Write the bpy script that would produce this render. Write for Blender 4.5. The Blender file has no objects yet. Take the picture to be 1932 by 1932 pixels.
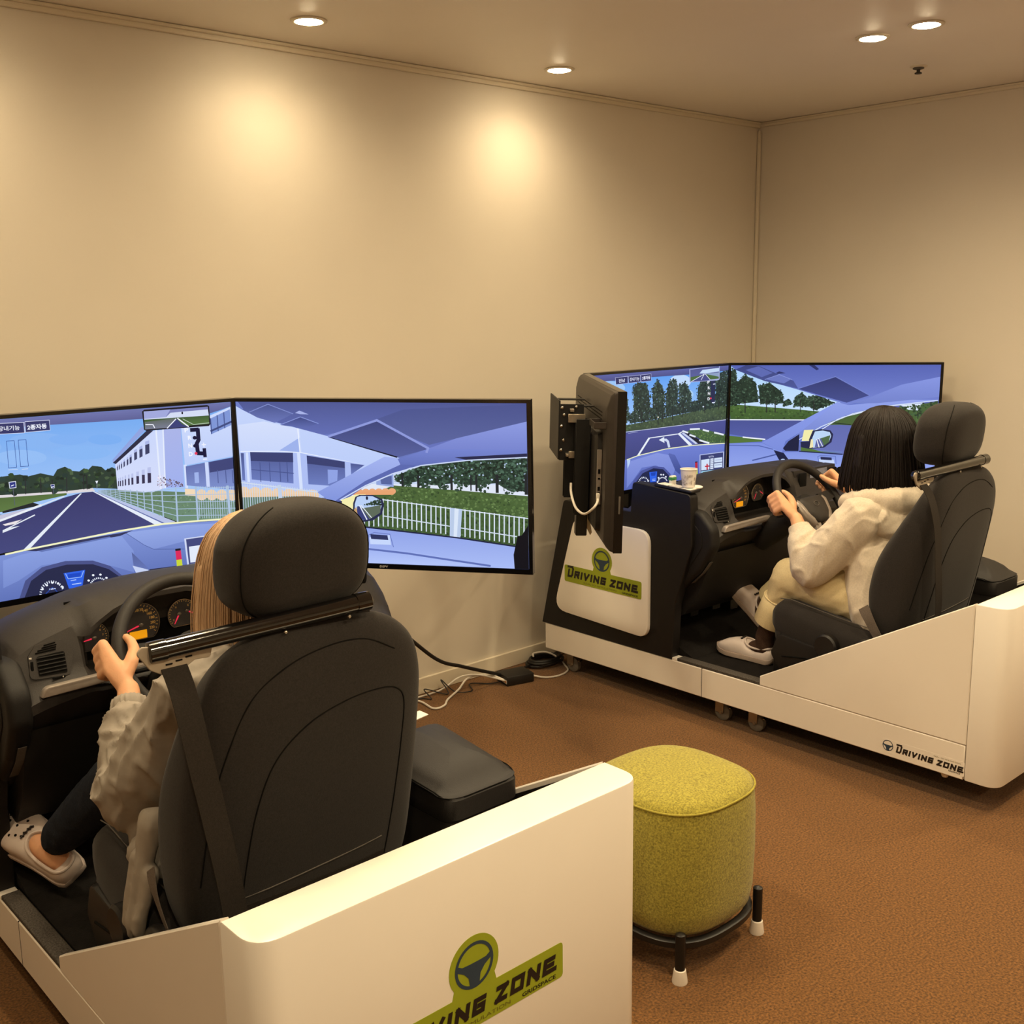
import bpy, bmesh, math, random
import numpy as np
from mathutils import Vector, Matrix, noise

SC = bpy.context.scene
COL = SC.collection
# ------------------------------------------------------------------ camera
CAM_H = 1.6382
FW = Vector((0.65640324, 0.73098984, -0.18651713))
RT = Vector((0.7422577, -0.66997763, -0.01354554))
UP = Vector((0.13486396, 0.12955244, 0.98235832))
cam_data = bpy.data.cameras.new('camera')
cam = bpy.data.objects.new('camera', cam_data)
COL.objects.link(cam)
cam_data.sensor_fit = 'HORIZONTAL'
cam_data.sensor_width = 36.0
cam_data.lens = 2058.17 / 1932 * 36.0
cam_data.clip_start = 0.02
M = Matrix.Identity(4)
for i in range(3):
    M[i][0] = RT[i]; M[i][1] = UP[i]; M[i][2] = -FW[i]
M[2][3] = CAM_H
cam.matrix_world = M
SC.camera = cam
# ------------------------------------------------------------------ world / exposure
W = bpy.data.worlds.new('world'); SC.world = W
W.use_nodes = True
W.node_tree.nodes['Background'].inputs[0].default_value = (1.0, 0.75, 0.45, 1)
W.node_tree.nodes['Background'].inputs[1].default_value = 0.02
SC.view_settings.view_transform = 'Standard'
SC.view_settings.look = 'None'
SC.view_settings.exposure = 0.0
SC.view_settings.gamma = 1.0
SC.view_settings.use_curve_mapping = False
WARM = (1.0, 0.80, 0.50)
LAMP_WALL_W = 17.0       # energy of one downlight of the row along the back wall
LAMP_ROOM_W = 70.0       # energy of one downlight over the rear of the room
LAMP_PAIR_W = 35.0       # energy of each downlight of the close pairs over the simulators
LAMPS_WALL = [(-0.29, 3.26), (0.887, 3.26), (2.064, 3.26), (3.241, 3.29)]
LAMPS_ROOM = [(3.747, 2.207), (3.719, 1.99), (2.50, 2.20), (2.47, 1.98), (1.25, 2.19), (1.22, 1.97), (0.0, 2.1), (3.7, 0.6), (2.45, 0.6), (1.2, 0.3), (0.0, 0.2), (1.2, -1.3), (3.6, -1.3), (4.62, 0.9)]
ROOM = dict(x0=-2.2, x1=5.02, y0=-2.4, y1=3.595, h=2.5613)
RIG1 = (1.1379, 1.8294); RIG2 = (3.7377, 1.8444)
rnd = random.Random(7)

# ------------------------------------------------------------------ material helpers
def lin(c):
    if isinstance(c, str):
        c = tuple(int(c[i:i + 2], 16) / 255 for i in (0, 2, 4))
    return tuple(x / 12.92 if x <= 0.04045 else ((x + 0.055) / 1.055) ** 2.4 for x in c)
MATS = {}
def mat(name, col, rough=0.5, metal=0.0, spec=0.5, noise_scale=0, noise_amt=0.0, bump=0.0, bump_scale=None,
        emit=None, emit_s=0.0, coat=0.0, sheen=0.0, stretch=None, sss=0.0, trans=0.0):
    """procedural principled material: base colour varied by noise, bump from a second noise"""
    m = bpy.data.materials.new(name); m.use_nodes = True
    nt = m.node_tree; b = nt.nodes['Principled BSDF']
    c = lin(col) if isinstance(col, str) else col
    b.inputs['Base Color'].default_value = (*c, 1)
    b.inputs['Roughness'].default_value = rough
    b.inputs['Metallic'].default_value = metal
    b.inputs['Specular IOR Level'].default_value = spec
    b.inputs['Coat Weight'].default_value = coat
    b.inputs['Coat Roughness'].default_value = 0.08
    b.inputs['Sheen Weight'].default_value = sheen
    if sss:
        b.inputs['Subsurface Weight'].default_value = sss
        b.inputs['Subsurface Radius'].default_value = (0.012, 0.005, 0.003)
    if trans: b.inputs['Transmission Weight'].default_value = trans
    if emit:
        e = lin(emit) if isinstance(emit, str) else emit
        b.inputs['Emission Color'].default_value = (*e, 1)
        b.inputs['Emission Strength'].default_value = emit_s
    if noise_scale or bump:
        tc = nt.nodes.new('ShaderNodeTexCoord')
        src = tc.outputs['Object']
        if stretch:
            mp = nt.nodes.new('ShaderNodeMapping'); mp.inputs['Scale'].default_value = stretch
            nt.links.new(src, mp.inputs[0]); src = mp.outputs[0]
    if noise_scale and noise_amt:
        n = nt.nodes.new('ShaderNodeTexNoise'); n.inputs['Scale'].default_value = noise_scale
        n.inputs['Detail'].default_value = 4
        nt.links.new(src, n.inputs['Vector'])
        r = nt.nodes.new('ShaderNodeValToRGB')
        r.color_ramp.elements[0].position = 0.3; r.color_ramp.elements[1].position = 0.7
        r.color_ramp.elements[0].color = (*[x * (1 - noise_amt) for x in c], 1)
        r.color_ramp.elements[1].color = (*[min(1, x * (1 + noise_amt)) for x in c], 1)
        nt.links.new(n.outputs['Fac'], r.inputs[0]); nt.links.new(r.outputs[0], b.inputs['Base Color'])
    if bump:
        n2 = nt.nodes.new('ShaderNodeTexNoise'); n2.inputs['Scale'].default_value = bump_scale or noise_scale
        n2.inputs['Detail'].default_value = 3
        nt.links.new(src, n2.inputs['Vector'])
        bp = nt.nodes.new('ShaderNodeBump'); bp.inputs['Strength'].default_value = bump
        bp.inputs['Distance'].default_value = 0.002
        nt.links.new(n2.outputs['Fac'], bp.inputs['Height']); nt.links.new(bp.outputs[0], b.inputs['Normal'])
    MATS[name] = m
    return m
mat('wall_paint', 'dad1c1', 0.55, spec=0.3, noise_scale=2.0, noise_amt=0.02, bump=0.08, bump_scale=90)
mat('ceiling_paint', 'ece4d8', 0.5, spec=0.5, noise_scale=1.5, noise_amt=0.02, bump=0.05, bump_scale=14)
mat('trim_paint', 'ddd2bc', 0.4, noise_scale=3, noise_amt=0.02)
mat('carpet', (0.148, 0.066, 0.018), 0.95, spec=0.1, noise_scale=165, noise_amt=0.6, bump=0.9, bump_scale=480, sheen=0.15)
mat('white_lacquer', 'ece4d8', 0.28, spec=0.45, noise_scale=6, noise_amt=0.012)
mat('white_edge', 'f2ece2', 0.3, spec=0.45, noise_scale=6, noise_amt=0.01)
mat('seam_dark', '2a2520', 0.7, noise_scale=20, noise_amt=0.05)
mat('black_panel', '171413', 0.5, spec=0.35, noise_scale=60, noise_amt=0.12, bump=0.1, bump_scale=300)
mat('black_mat', '171412', 0.85, spec=0.2, noise_scale=90, noise_amt=0.25, bump=0.5, bump_scale=260)
mat('tread_grey', '4a4540', 0.9, spec=0.2, noise_scale=260, noise_amt=0.5, bump=0.8, bump_scale=300)
mat('dash_plastic', '2b2725', 0.55, spec=0.4, noise_scale=120, noise_amt=0.1, bump=0.22, bump_scale=500)
mat('dash_dark', '191716', 0.6, spec=0.35, noise_scale=80, noise_amt=0.1, bump=0.15, bump_scale=400)
mat('void_black', '0a0908', 0.8, spec=0.15, noise_scale=40, noise_amt=0.1)
mat('seat_cloth', '272321', 0.85, spec=0.25, noise_scale=300, noise_amt=0.22, bump=0.25, bump_scale=700, sheen=0.08)
mat('seat_dark', '181514', 0.9, spec=0.15, noise_scale=300, noise_amt=0.22, bump=0.25, bump_scale=700)
mat('vinyl', '211e1d', 0.58, spec=0.4, noise_scale=90, noise_amt=0.08, bump=0.2, bump_scale=420)
mat('seat_plastic', '1a1716', 0.45, spec=0.4, noise_scale=90, noise_amt=0.08, bump=0.1, bump_scale=420)
mat('bar_black', '0c0a0a', 0.12, spec=0.6, coat=0.6, noise_scale=30, noise_amt=0.05)
mat('webbing', '2b2622', 0.8, spec=0.2, noise_scale=300, noise_amt=0.2, bump=0.4, bump_scale=900)
mat('webbing_grey', '6a6058', 0.8, spec=0.2, noise_scale=300, noise_amt=0.2, bump=0.4, bump_scale=900)
mat('chrome', 'b9b2a8', 0.22, metal=1.0, noise_scale=20, noise_amt=0.03)
mat('silver_plastic', '9a9088', 0.38, metal=0.35, noise_scale=90, noise_amt=0.05)
mat('steel', 'a89e90', 0.35, metal=0.9, noise_scale=40, noise_amt=0.08)
mat('bezel', '0b0a0b', 0.16, spec=0.55, noise_scale=30, noise_amt=0.05)
mat('tv_back', '2c2521', 0.45, spec=0.4, noise_scale=70, noise_amt=0.08, bump=0.12, bump_scale=500)
mat('tv_back_dark', '1b1715', 0.5, spec=0.4, noise_scale=70, noise_amt=0.08)
mat('logo_white', 'c9c4bc', 0.4, noise_scale=10, noise_amt=0.01)
mat('sticker_green', '99a628', 0.5, spec=0.35, noise_scale=30, noise_amt=0.03)
mat('ink_black', '1a1310', 0.5, noise_scale=30, noise_amt=0.03)
mat('ink_brown', '6a6420', 0.5, noise_scale=30, noise_amt=0.03)
mat('ink_navy', '2b3f52', 0.5, noise_scale=30, noise_amt=0.03)
mat('sticker_clear', 'efe8dd', 0.3, noise_scale=8, noise_amt=0.01)
mat('rubber_grey', '57514b', 0.7, noise_scale=60, noise_amt=0.1)
mat('caster_tyre', '6d675f', 0.55, noise_scale=60, noise_amt=0.1)
mat('stool_fabric', '968c3a', 0.9, spec=0.15, noise_scale=210, noise_amt=0.42, bump=0.7, bump_scale=380, sheen=0.2)
mat('stool_piping', '9c913e', 0.85, spec=0.2, noise_scale=210, noise_amt=0.2)
mat('bracket_black', '0e0c0b', 0.55, spec=0.3, noise_scale=50, noise_amt=0.06)
mat('guide_beige', 'a09484', 0.45, noise_scale=60, noise_amt=0.04)
mat('black_metal', '141211', 0.4, spec=0.45, noise_scale=50, noise_amt=0.06)
mat('white_rubber', 'e6ddd0', 0.5, noise_scale=20, noise_amt=0.03)
mat('skin', 'e0a982', 0.5, spec=0.35, noise_scale=60, noise_amt=0.05, bump=0.12, bump_scale=260, sss=0.12)
mat('lip', 'b5695c', 0.4, noise_scale=60, noise_amt=0.05)
mat('eye_white', 'efeae4', 0.2, noise_scale=60, noise_amt=0.02)
mat('eye_dark', '24160f', 0.15, noise_scale=60, noise_amt=0.02)
mat('hair_blonde', 'c2a07e', 0.5, spec=0.4, noise_scale=9, noise_amt=0.18, bump=0.35, bump_scale=60, stretch=(22, 22, 1.2))
mat('hair_dark', '150c08', 0.5, spec=0.3, noise_scale=9, noise_amt=0.3, bump=0.4, bump_scale=60, stretch=(22, 22, 1.2))
mat('windbreaker', '9a9186', 0.62, spec=0.3, noise_scale=60, noise_amt=0.05, bump=0.12, bump_scale=45)
mat('jeans', '20242d', 0.9, spec=0.15, noise_scale=240, noise_amt=0.25, bump=0.3, bump_scale=500)
mat('hoodie', 'd2c5b2', 0.95, spec=0.1, noise_scale=160, noise_amt=0.08, bump=0.35, bump_scale=260, sheen=0.2)
mat('trousers', 'd9c79c', 0.9, spec=0.15, noise_scale=200, noise_amt=0.06, bump=0.25, bump_scale=400)
mat('shoe_white', 'd8cac2', 0.5, spec=0.35, noise_scale=40, noise_amt=0.03)
mat('shoe_sole', 'a8978a', 0.6, spec=0.3, noise_scale=60, noise_amt=0.06)
mat('sock_brown', '4a382e', 0.95, spec=0.1, noise_scale=300, noise_amt=0.2, bump=0.3, bump_scale=700)
mat('paper', 'e8e2d8', 0.7, noise_scale=20, noise_amt=0.02)
mat('paper_print', '9a8f84', 0.7, noise_scale=20, noise_amt=0.05)
mat('green_print', '3e8a50', 0.6, noise_scale=20, noise_amt=0.05)
mat('cable_white', 'd8d0c4', 0.5, noise_scale=20, noise_amt=0.03)
mat('cable_black', '14110f', 0.5, noise_scale=20, noise_amt=0.05)
mat('port_orange', 'c07a2a', 0.4, noise_scale=20, noise_amt=0.05)
mat('dial_face', '3a342e', 0.5, emit='4a4036', emit_s=0.12, noise_scale=60, noise_amt=0.05)
mat('dial_ink', 'b58a4a', 0.5, emit='c89040', emit_s=0.35, noise_scale=60, noise_amt=0.05)
mat('needle_red', 'e03048', 0.4, emit='f03050', emit_s=0.7, noise_scale=60, noise_amt=0.03)
mat('lcd_amber', 'd08010', 0.4, emit='f0a010', emit_s=0.75, noise_scale=60, noise_amt=0.03)
mat('stack_screen', '777c90', 0.12, spec=0.6, noise_scale=14, noise_amt=0.12)
mat('lamp_glow', (1, 0.9, 0.75), 0.5, emit=(1.0, 0.81, 0.52), emit_s=120.0, noise_scale=5, noise_amt=0.01)
mat('lamp_trim', 'd8cdb8', 0.4, noise_scale=8, noise_amt=0.02)
# screen picture: colour attribute drives the emission of the lit display
sm = bpy.data.materials.new('screen_picture'); sm.use_nodes = True
_b = sm.node_tree.nodes['Principled BSDF']
_b.inputs['Base Color'].default_value = (0.004, 0.004, 0.005, 1); _b.inputs['Roughness'].default_value = 0.35
_b.inputs['Specular IOR Level'].default_value = 0.25
_a = sm.node_tree.nodes.new('ShaderNodeAttribute'); _a.attribute_name = 'Col'
sm.node_tree.links.new(_a.outputs['Color'], _b.inputs['Emission Color'])
_b.inputs['Emission Strength'].default_value = 1.0
MATS['screen_picture'] = sm

# ------------------------------------------------------------------ geometry helpers: all return (verts, faces)
def cat(*gs):
    V, F = [], []
    for v, f in gs:
        o = len(V); V += [tuple(p) for p in v]; F += [tuple(i + o for i in q) for q in f]
    return V, F
def frombm(bm):
    bm.verts.index_update()
    g = ([tuple(v.co) for v in bm.verts], [tuple(v.index for v in f.verts) for f in bm.faces])
    bm.free(); return g
def box(c, s, r=0.0, seg=2):
    bm = bmesh.new(); bmesh.ops.create_cube(bm, size=1.0)
    for v in bm.verts: v.co = Vector((v.co.x * s[0] + c[0], v.co.y * s[1] + c[1], v.co.z * s[2] + c[2]))
    if r > 0: bmesh.ops.bevel(bm, geom=bm.edges[:], offset=r, segments=seg, profile=0.5, affect='EDGES')
    return frombm(bm)
def prism(poly, axis, a0, a1, r=0.0, seg=2):
    """poly of 2-D points (the other two axes in order) extruded along axis from a0 to a1"""
    def P(p, a):
        return {'x': (a, p[0], p[1]), 'y': (p[0], a, p[1]), 'z': (p[0], p[1], a)}[axis]
    bm = bmesh.new()
    A = [bm.verts.new(P(p, a0)) for p in poly]; B = [bm.verts.new(P(p, a1)) for p in poly]
    n = len(poly)
    for i in range(n): bm.faces.new((A[i], A[(i + 1) % n], B[(i + 1) % n], B[i]))
    bm.faces.new(A[::-1]); bm.faces.new(B)
    bmesh.ops.recalc_face_normals(bm, faces=bm.faces[:])
    if r > 0:
        caps = set(e for f in bm.faces if len(f.verts) == n and n > 4 or abs(f.normal.dot(Vector(P((0, 0), 1)).normalized())) > 0.99 for e in f.edges)
        bmesh.ops.bevel(bm, geom=list(caps), offset=r, segments=seg, profile=0.5, affect='EDGES')
    return frombm(bm)
def rpoly(pts, r, n=5):
    """round the corners of a 2-D polygon; r a number or a list per corner"""
    out = []; m = len(pts)
    for i in range(m):
        p = Vector(pts[i]); a = Vector(pts[i - 1]) - p; b = Vector(pts[(i + 1) % m]) - p
        rr = r[i] if isinstance(r, (list, tuple)) else r
        if rr <= 0: out.append(tuple(p)); continue
        ang = a.angle(b); d = min(rr / math.tan(ang / 2), a.length * .49, b.length * .49)
        p0 = p + a.normalized() * d; p1 = p + b.normalized() * d
        for k in range(n + 1):
            t = k / n; out.append(tuple(p0 * (1 - t) ** 2 + p * 2 * t * (1 - t) + p1 * t * t))
    return out
def spline(pts, n=8, closed=False):
    P = [Vector(p) for p in pts]; out = []; m = len(P)
    rng = range(m if closed else m - 1)
    for i in rng:
        p0 = P[i - 1] if (closed or i > 0) else P[0]; p1 = P[i]; p2 = P[(i + 1) % m]
        p3 = P[(i + 2) % m] if (closed or i + 2 < m) else P[-1]
        for k in range(n):
            t = k / n
            out.append(0.5 * ((2 * p1) + (p2 - p0) * t + (2 * p0 - 5 * p1 + 4 * p2 - p3) * t * t + (3 * p1 - p0 - 3 * p2 + p3) * t ** 3))
    if not closed: out.append(P[-1])
    return out
def tube(pts, r, n=8, closed=False, caps=True):
    P = [Vector(p) for p in pts]; m = len(P); V, F = [], []
    T0 = (P[1] - P[0]).normalized(); up = Vector((0, 0, 1)) if abs(T0.z) < 0.9 else Vector((1, 0, 0))
    N = (up - T0 * up.dot(T0)).normalized()
    for i in range(m):
        if closed: T = (P[(i + 1) % m] - P[i - 1]).normalized()
        else: T = (P[min(i + 1, m - 1)] - P[max(i - 1, 0)]).normalized()
        N = (N - T * N.dot(T)).normalized(); Bn = T.cross(N)
        rr = r[i] if isinstance(r, (list, tuple)) else r
        for k in range(n):
            a = 2 * math.pi * k / n; V.append(tuple(P[i] + (N * math.cos(a) + Bn * math.sin(a)) * rr))
    for i in range(m if closed else m - 1):
        j = (i + 1) % m
        for k in range(n): F.append((i * n + k, i * n + (k + 1) % n, j * n + (k + 1) % n, j * n + k))
    if caps and not closed:
        F.append(tuple(range(n))[::-1]); F.append(tuple((m - 1) * n + k for k in range(n)))
    return V, F
def loft(rings, cap0=True, cap1=True, closed=False):
    n = len(rings[0]); V = [tuple(p) for r in rings for p in r]; F = []
    m = len(rings)
    for i in range(m if closed else m - 1):
        j = (i + 1) % m
        for k in range(n): F.append((i * n + k, i * n + (k + 1) % n, j * n + (k + 1) % n, j * n + k))
    if not closed:
        if cap0: F.append(tuple(range(n))[::-1])
        if cap1: F.append(tuple((m - 1) * n + k for k in range(n)))
    return V, F
def lathe(prof, c=(0, 0, 0), n=24, axis='z'):
    rings = []
    for r, z in prof:
        ring = []
        for k in range(n):
            a = 2 * math.pi * k / n; x, y = r * math.cos(a), r * math.sin(a)
            p = {'z': (x, y, z), 'x': (z, x, y), 'y': (y, z, x)}[axis]
            ring.append((p[0] + c[0], p[1] + c[1], p[2] + c[2]))
        rings.append(ring)
    return loft(rings)
def sphere(c, r, n=14, m=10):
    rx, ry, rz = r if isinstance(r, (tuple, list)) else (r, r, r)
    rings = []
    for i in range(1, m):
        t = math.pi * i / m
        rings.append([(c[0] + rx * math.sin(t) * math.cos(2 * math.pi * k / n), c[1] + ry * math.sin(t) * math.sin(2 * math.pi * k / n), c[2] - rz * math.cos(t)) for k in range(n)])
    V, F = loft(rings, False, False)
    b = len(V); V += [(c[0], c[1], c[2] - rz), (c[0], c[1], c[2] + rz)]
    for k in range(n):
        F.append((b, (k + 1) % n, k)); F.append((b + 1, (m - 2) * n + k, (m - 2) * n + (k + 1) % n))
    return V, F
def superellipsoid(c, r, e1=0.5, e2=0.5, n=36, m=22):
    def sp(v, e): return math.copysign(abs(v) ** e, v)
    rings = []
    for i in range(m + 1):
        t = -math.pi / 2 + math.pi * (0.02 + 0.96 * i / m)
        rings.append([(c[0] + r[0] * sp(math.cos(t), e1) * sp(math.cos(2 * math.pi * k / n), e2), c[1] + r[1] * sp(math.cos(t), e1) * sp(math.sin(2 * math.pi * k / n), e2), c[2] + r[2] * sp(math.sin(t), e1)) for k in range(n)])
    return loft(rings)
def ribbon(pts, width, wdir, thick=0.002):
    """flat strap along pts, wdir = width direction"""
    rings = []; P = [Vector(p) for p in pts]; wd = Vector(wdir).normalized()
    for i, p in enumerate(P):
        T = (P[min(i + 1, len(P) - 1)] - P[max(i - 1, 0)]).normalized()
        w = (wd - T * wd.dot(T)).normalized(); nrm = T.cross(w)
        h = w * width / 2; t = nrm * thick / 2
        rings.append([p - h - t, p + h - t, p + h + t, p - h + t])
    return loft(rings)
def xform(g, f): return [tuple(f(Vector(p))) for p in g[0]], g[1]
def rot_about(g, c, axis, ang):
    R = Matrix.Rotation(ang, 3, axis); c = Vector(c)
    return xform(g, lambda p: R @ (p - c) + c)
def hull(sA, sB):
    bm = bmesh.new()
    for c, r in (sA, sB):
        for p in sphere(c, r, 12, 8)[0]: bm.verts.new(p)
    res = bmesh.ops.convex_hull(bm, input=bm.verts[:])
    bad = [v for v in set(res['geom_interior'] + res['geom_unused']) if isinstance(v, bmesh.types.BMVert) and v.is_valid]
    if bad: bmesh.ops.delete(bm, geom=bad, context='VERTS')
    return frombm(bm)
def blob(chains, voxel=0.006, smooth=6, disp=None, extra=None):
    """one continuous surface grown around chains of (point, radius)"""
    gs = []
    for ch in chains:
        if len(ch) == 1: gs.append(sphere(ch[0][0], ch[0][1], 16, 12))
        for a, b in zip(ch[:-1], ch[1:]): gs.append(hull(a, b))
    if extra: gs += extra
    V, F = cat(*gs)
    me = bpy.data.meshes.new('tmp'); me.from_pydata(V, [], F)
    ob = bpy.data.objects.new('tmp', me); COL.objects.link(ob)
    md = ob.modifiers.new('r', 'REMESH'); md.mode = 'VOXEL'; md.voxel_size = voxel
    if smooth:
        s = ob.modifiers.new('s', 'SMOOTH'); s.factor = 0.5; s.iterations = smooth
    dg = bpy.context.evaluated_depsgraph_get(); ev = ob.evaluated_get(dg); m2 = ev.to_mesh()
    n = len(m2.vertices); co = np.empty(n * 3); m2.vertices.foreach_get('co', co); co = co.reshape(-1, 3)
    if disp:
        nr = np.empty(n * 3); m2.vertex_normals.foreach_get('vector', nr); nr = nr.reshape(-1, 3)
        co = disp(co, nr)
    F = [tuple(p.vertices) for p in m2.polygons]
    V = [tuple(p) for p in co]
    ev.to_mesh_clear(); bpy.data.objects.remove(ob); bpy.data.meshes.remove(me)
    return V, F

# ------------------------------------------------------------------ object helpers
BASE = {}
def thing(name, label, cat_, base=(0, 0, 0), off=(0, 0), loc=None, rot=None, group=None):
    o = bpy.data.objects.new(name, None); COL.objects.link(o); o.empty_display_size = 0.1
    o.location = loc if loc else (base[0] + off[0], base[1] + off[1], base[2])
    if rot: o.rotation_euler = rot
    o['label'] = label; o['category'] = cat_
    if group: o['group'] = group
    BASE[o] = Vector(base)
    return o
def add(name, geo, m, parent=None, smooth=True, ang=0.7, label=None, kind=None, colors=None):
    V, F = geo
    if parent is not None:
        b = BASE[parent]; V = [(p[0] - b.x, p[1] - b.y, p[2] - b.z) for p in V]
    me = bpy.data.meshes.new(name); me.from_pydata([tuple(p) for p in V], [], [tuple(f) for f in F]); me.update()
    if colors is not None:
        ca = me.color_attributes.new('Col', 'FLOAT_COLOR', 'CORNER'); ca.data.foreach_set('color', colors)
    me.materials.append(MATS[m])
    if colors is None:
        bm = bmesh.new(); bm.from_mesh(me); bmesh.ops.recalc_face_normals(bm, faces=bm.faces[:]); bm.to_mesh(me); bm.free()
    if smooth:
        me.polygons.foreach_set('use_smooth', [True] * len(me.polygons)); me.set_sharp_from_angle(angle=ang)
    o = bpy.data.objects.new(name, me); COL.objects.link(o)
    if parent is not None:
        o.parent = parent; BASE[o] = BASE[parent]
    else: BASE[o] = Vector((0, 0, 0))
    if label: o['label'] = label
    if kind: o['kind'] = kind
    return o
def single(name, geo, m, label, cat_, base, off=(0, 0), group=None, **k):
    """a thing that is one mesh, origin at its base"""
    V, F = geo; V = [(p[0] - base[0], p[1] - base[1], p[2] - base[2]) for p in V]
    o = add(name, (V, F), m, None, **k); o.location = (base[0] + off[0], base[1] + off[1], base[2])
    o['label'] = label; o['category'] = cat_
    if group: o['group'] = group
    BASE[o] = Vector(base)
    return o
TXT = {}
def text_geo(s, shear=0.0, bold=0.0):
    """lettering as flat mesh, returned with its box scaled to 0..1"""
    k = (s, shear, bold)
    if k not in TXT:
        cu = bpy.data.curves.new('t', 'FONT'); cu.body = s; cu.size = 1; cu.shear = shear; cu.offset = bold; cu.resolution_u = 3
        ob = bpy.data.objects.new('t', cu); COL.objects.link(ob)
        dg = bpy.context.evaluated_depsgraph_get(); ev = ob.evaluated_get(dg); me = ev.to_mesh()
        V = [tuple(v.co) for v in me.vertices]; F = [tuple(p.vertices) for p in me.polygons]
        ev.to_mesh_clear(); bpy.data.objects.remove(ob); bpy.data.curves.remove(cu)
        xs = [v[0] for v in V]; ys = [v[1] for v in V]
        x0, x1, y0, y1 = min(xs), max(xs), min(ys), max(ys)
        TXT[k] = ([((v[0] - x0) / (x1 - x0), (v[1] - y0) / (y1 - y0)) for v in V], F, (x1 - x0) / (y1 - y0))
    return TXT[k]
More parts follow.
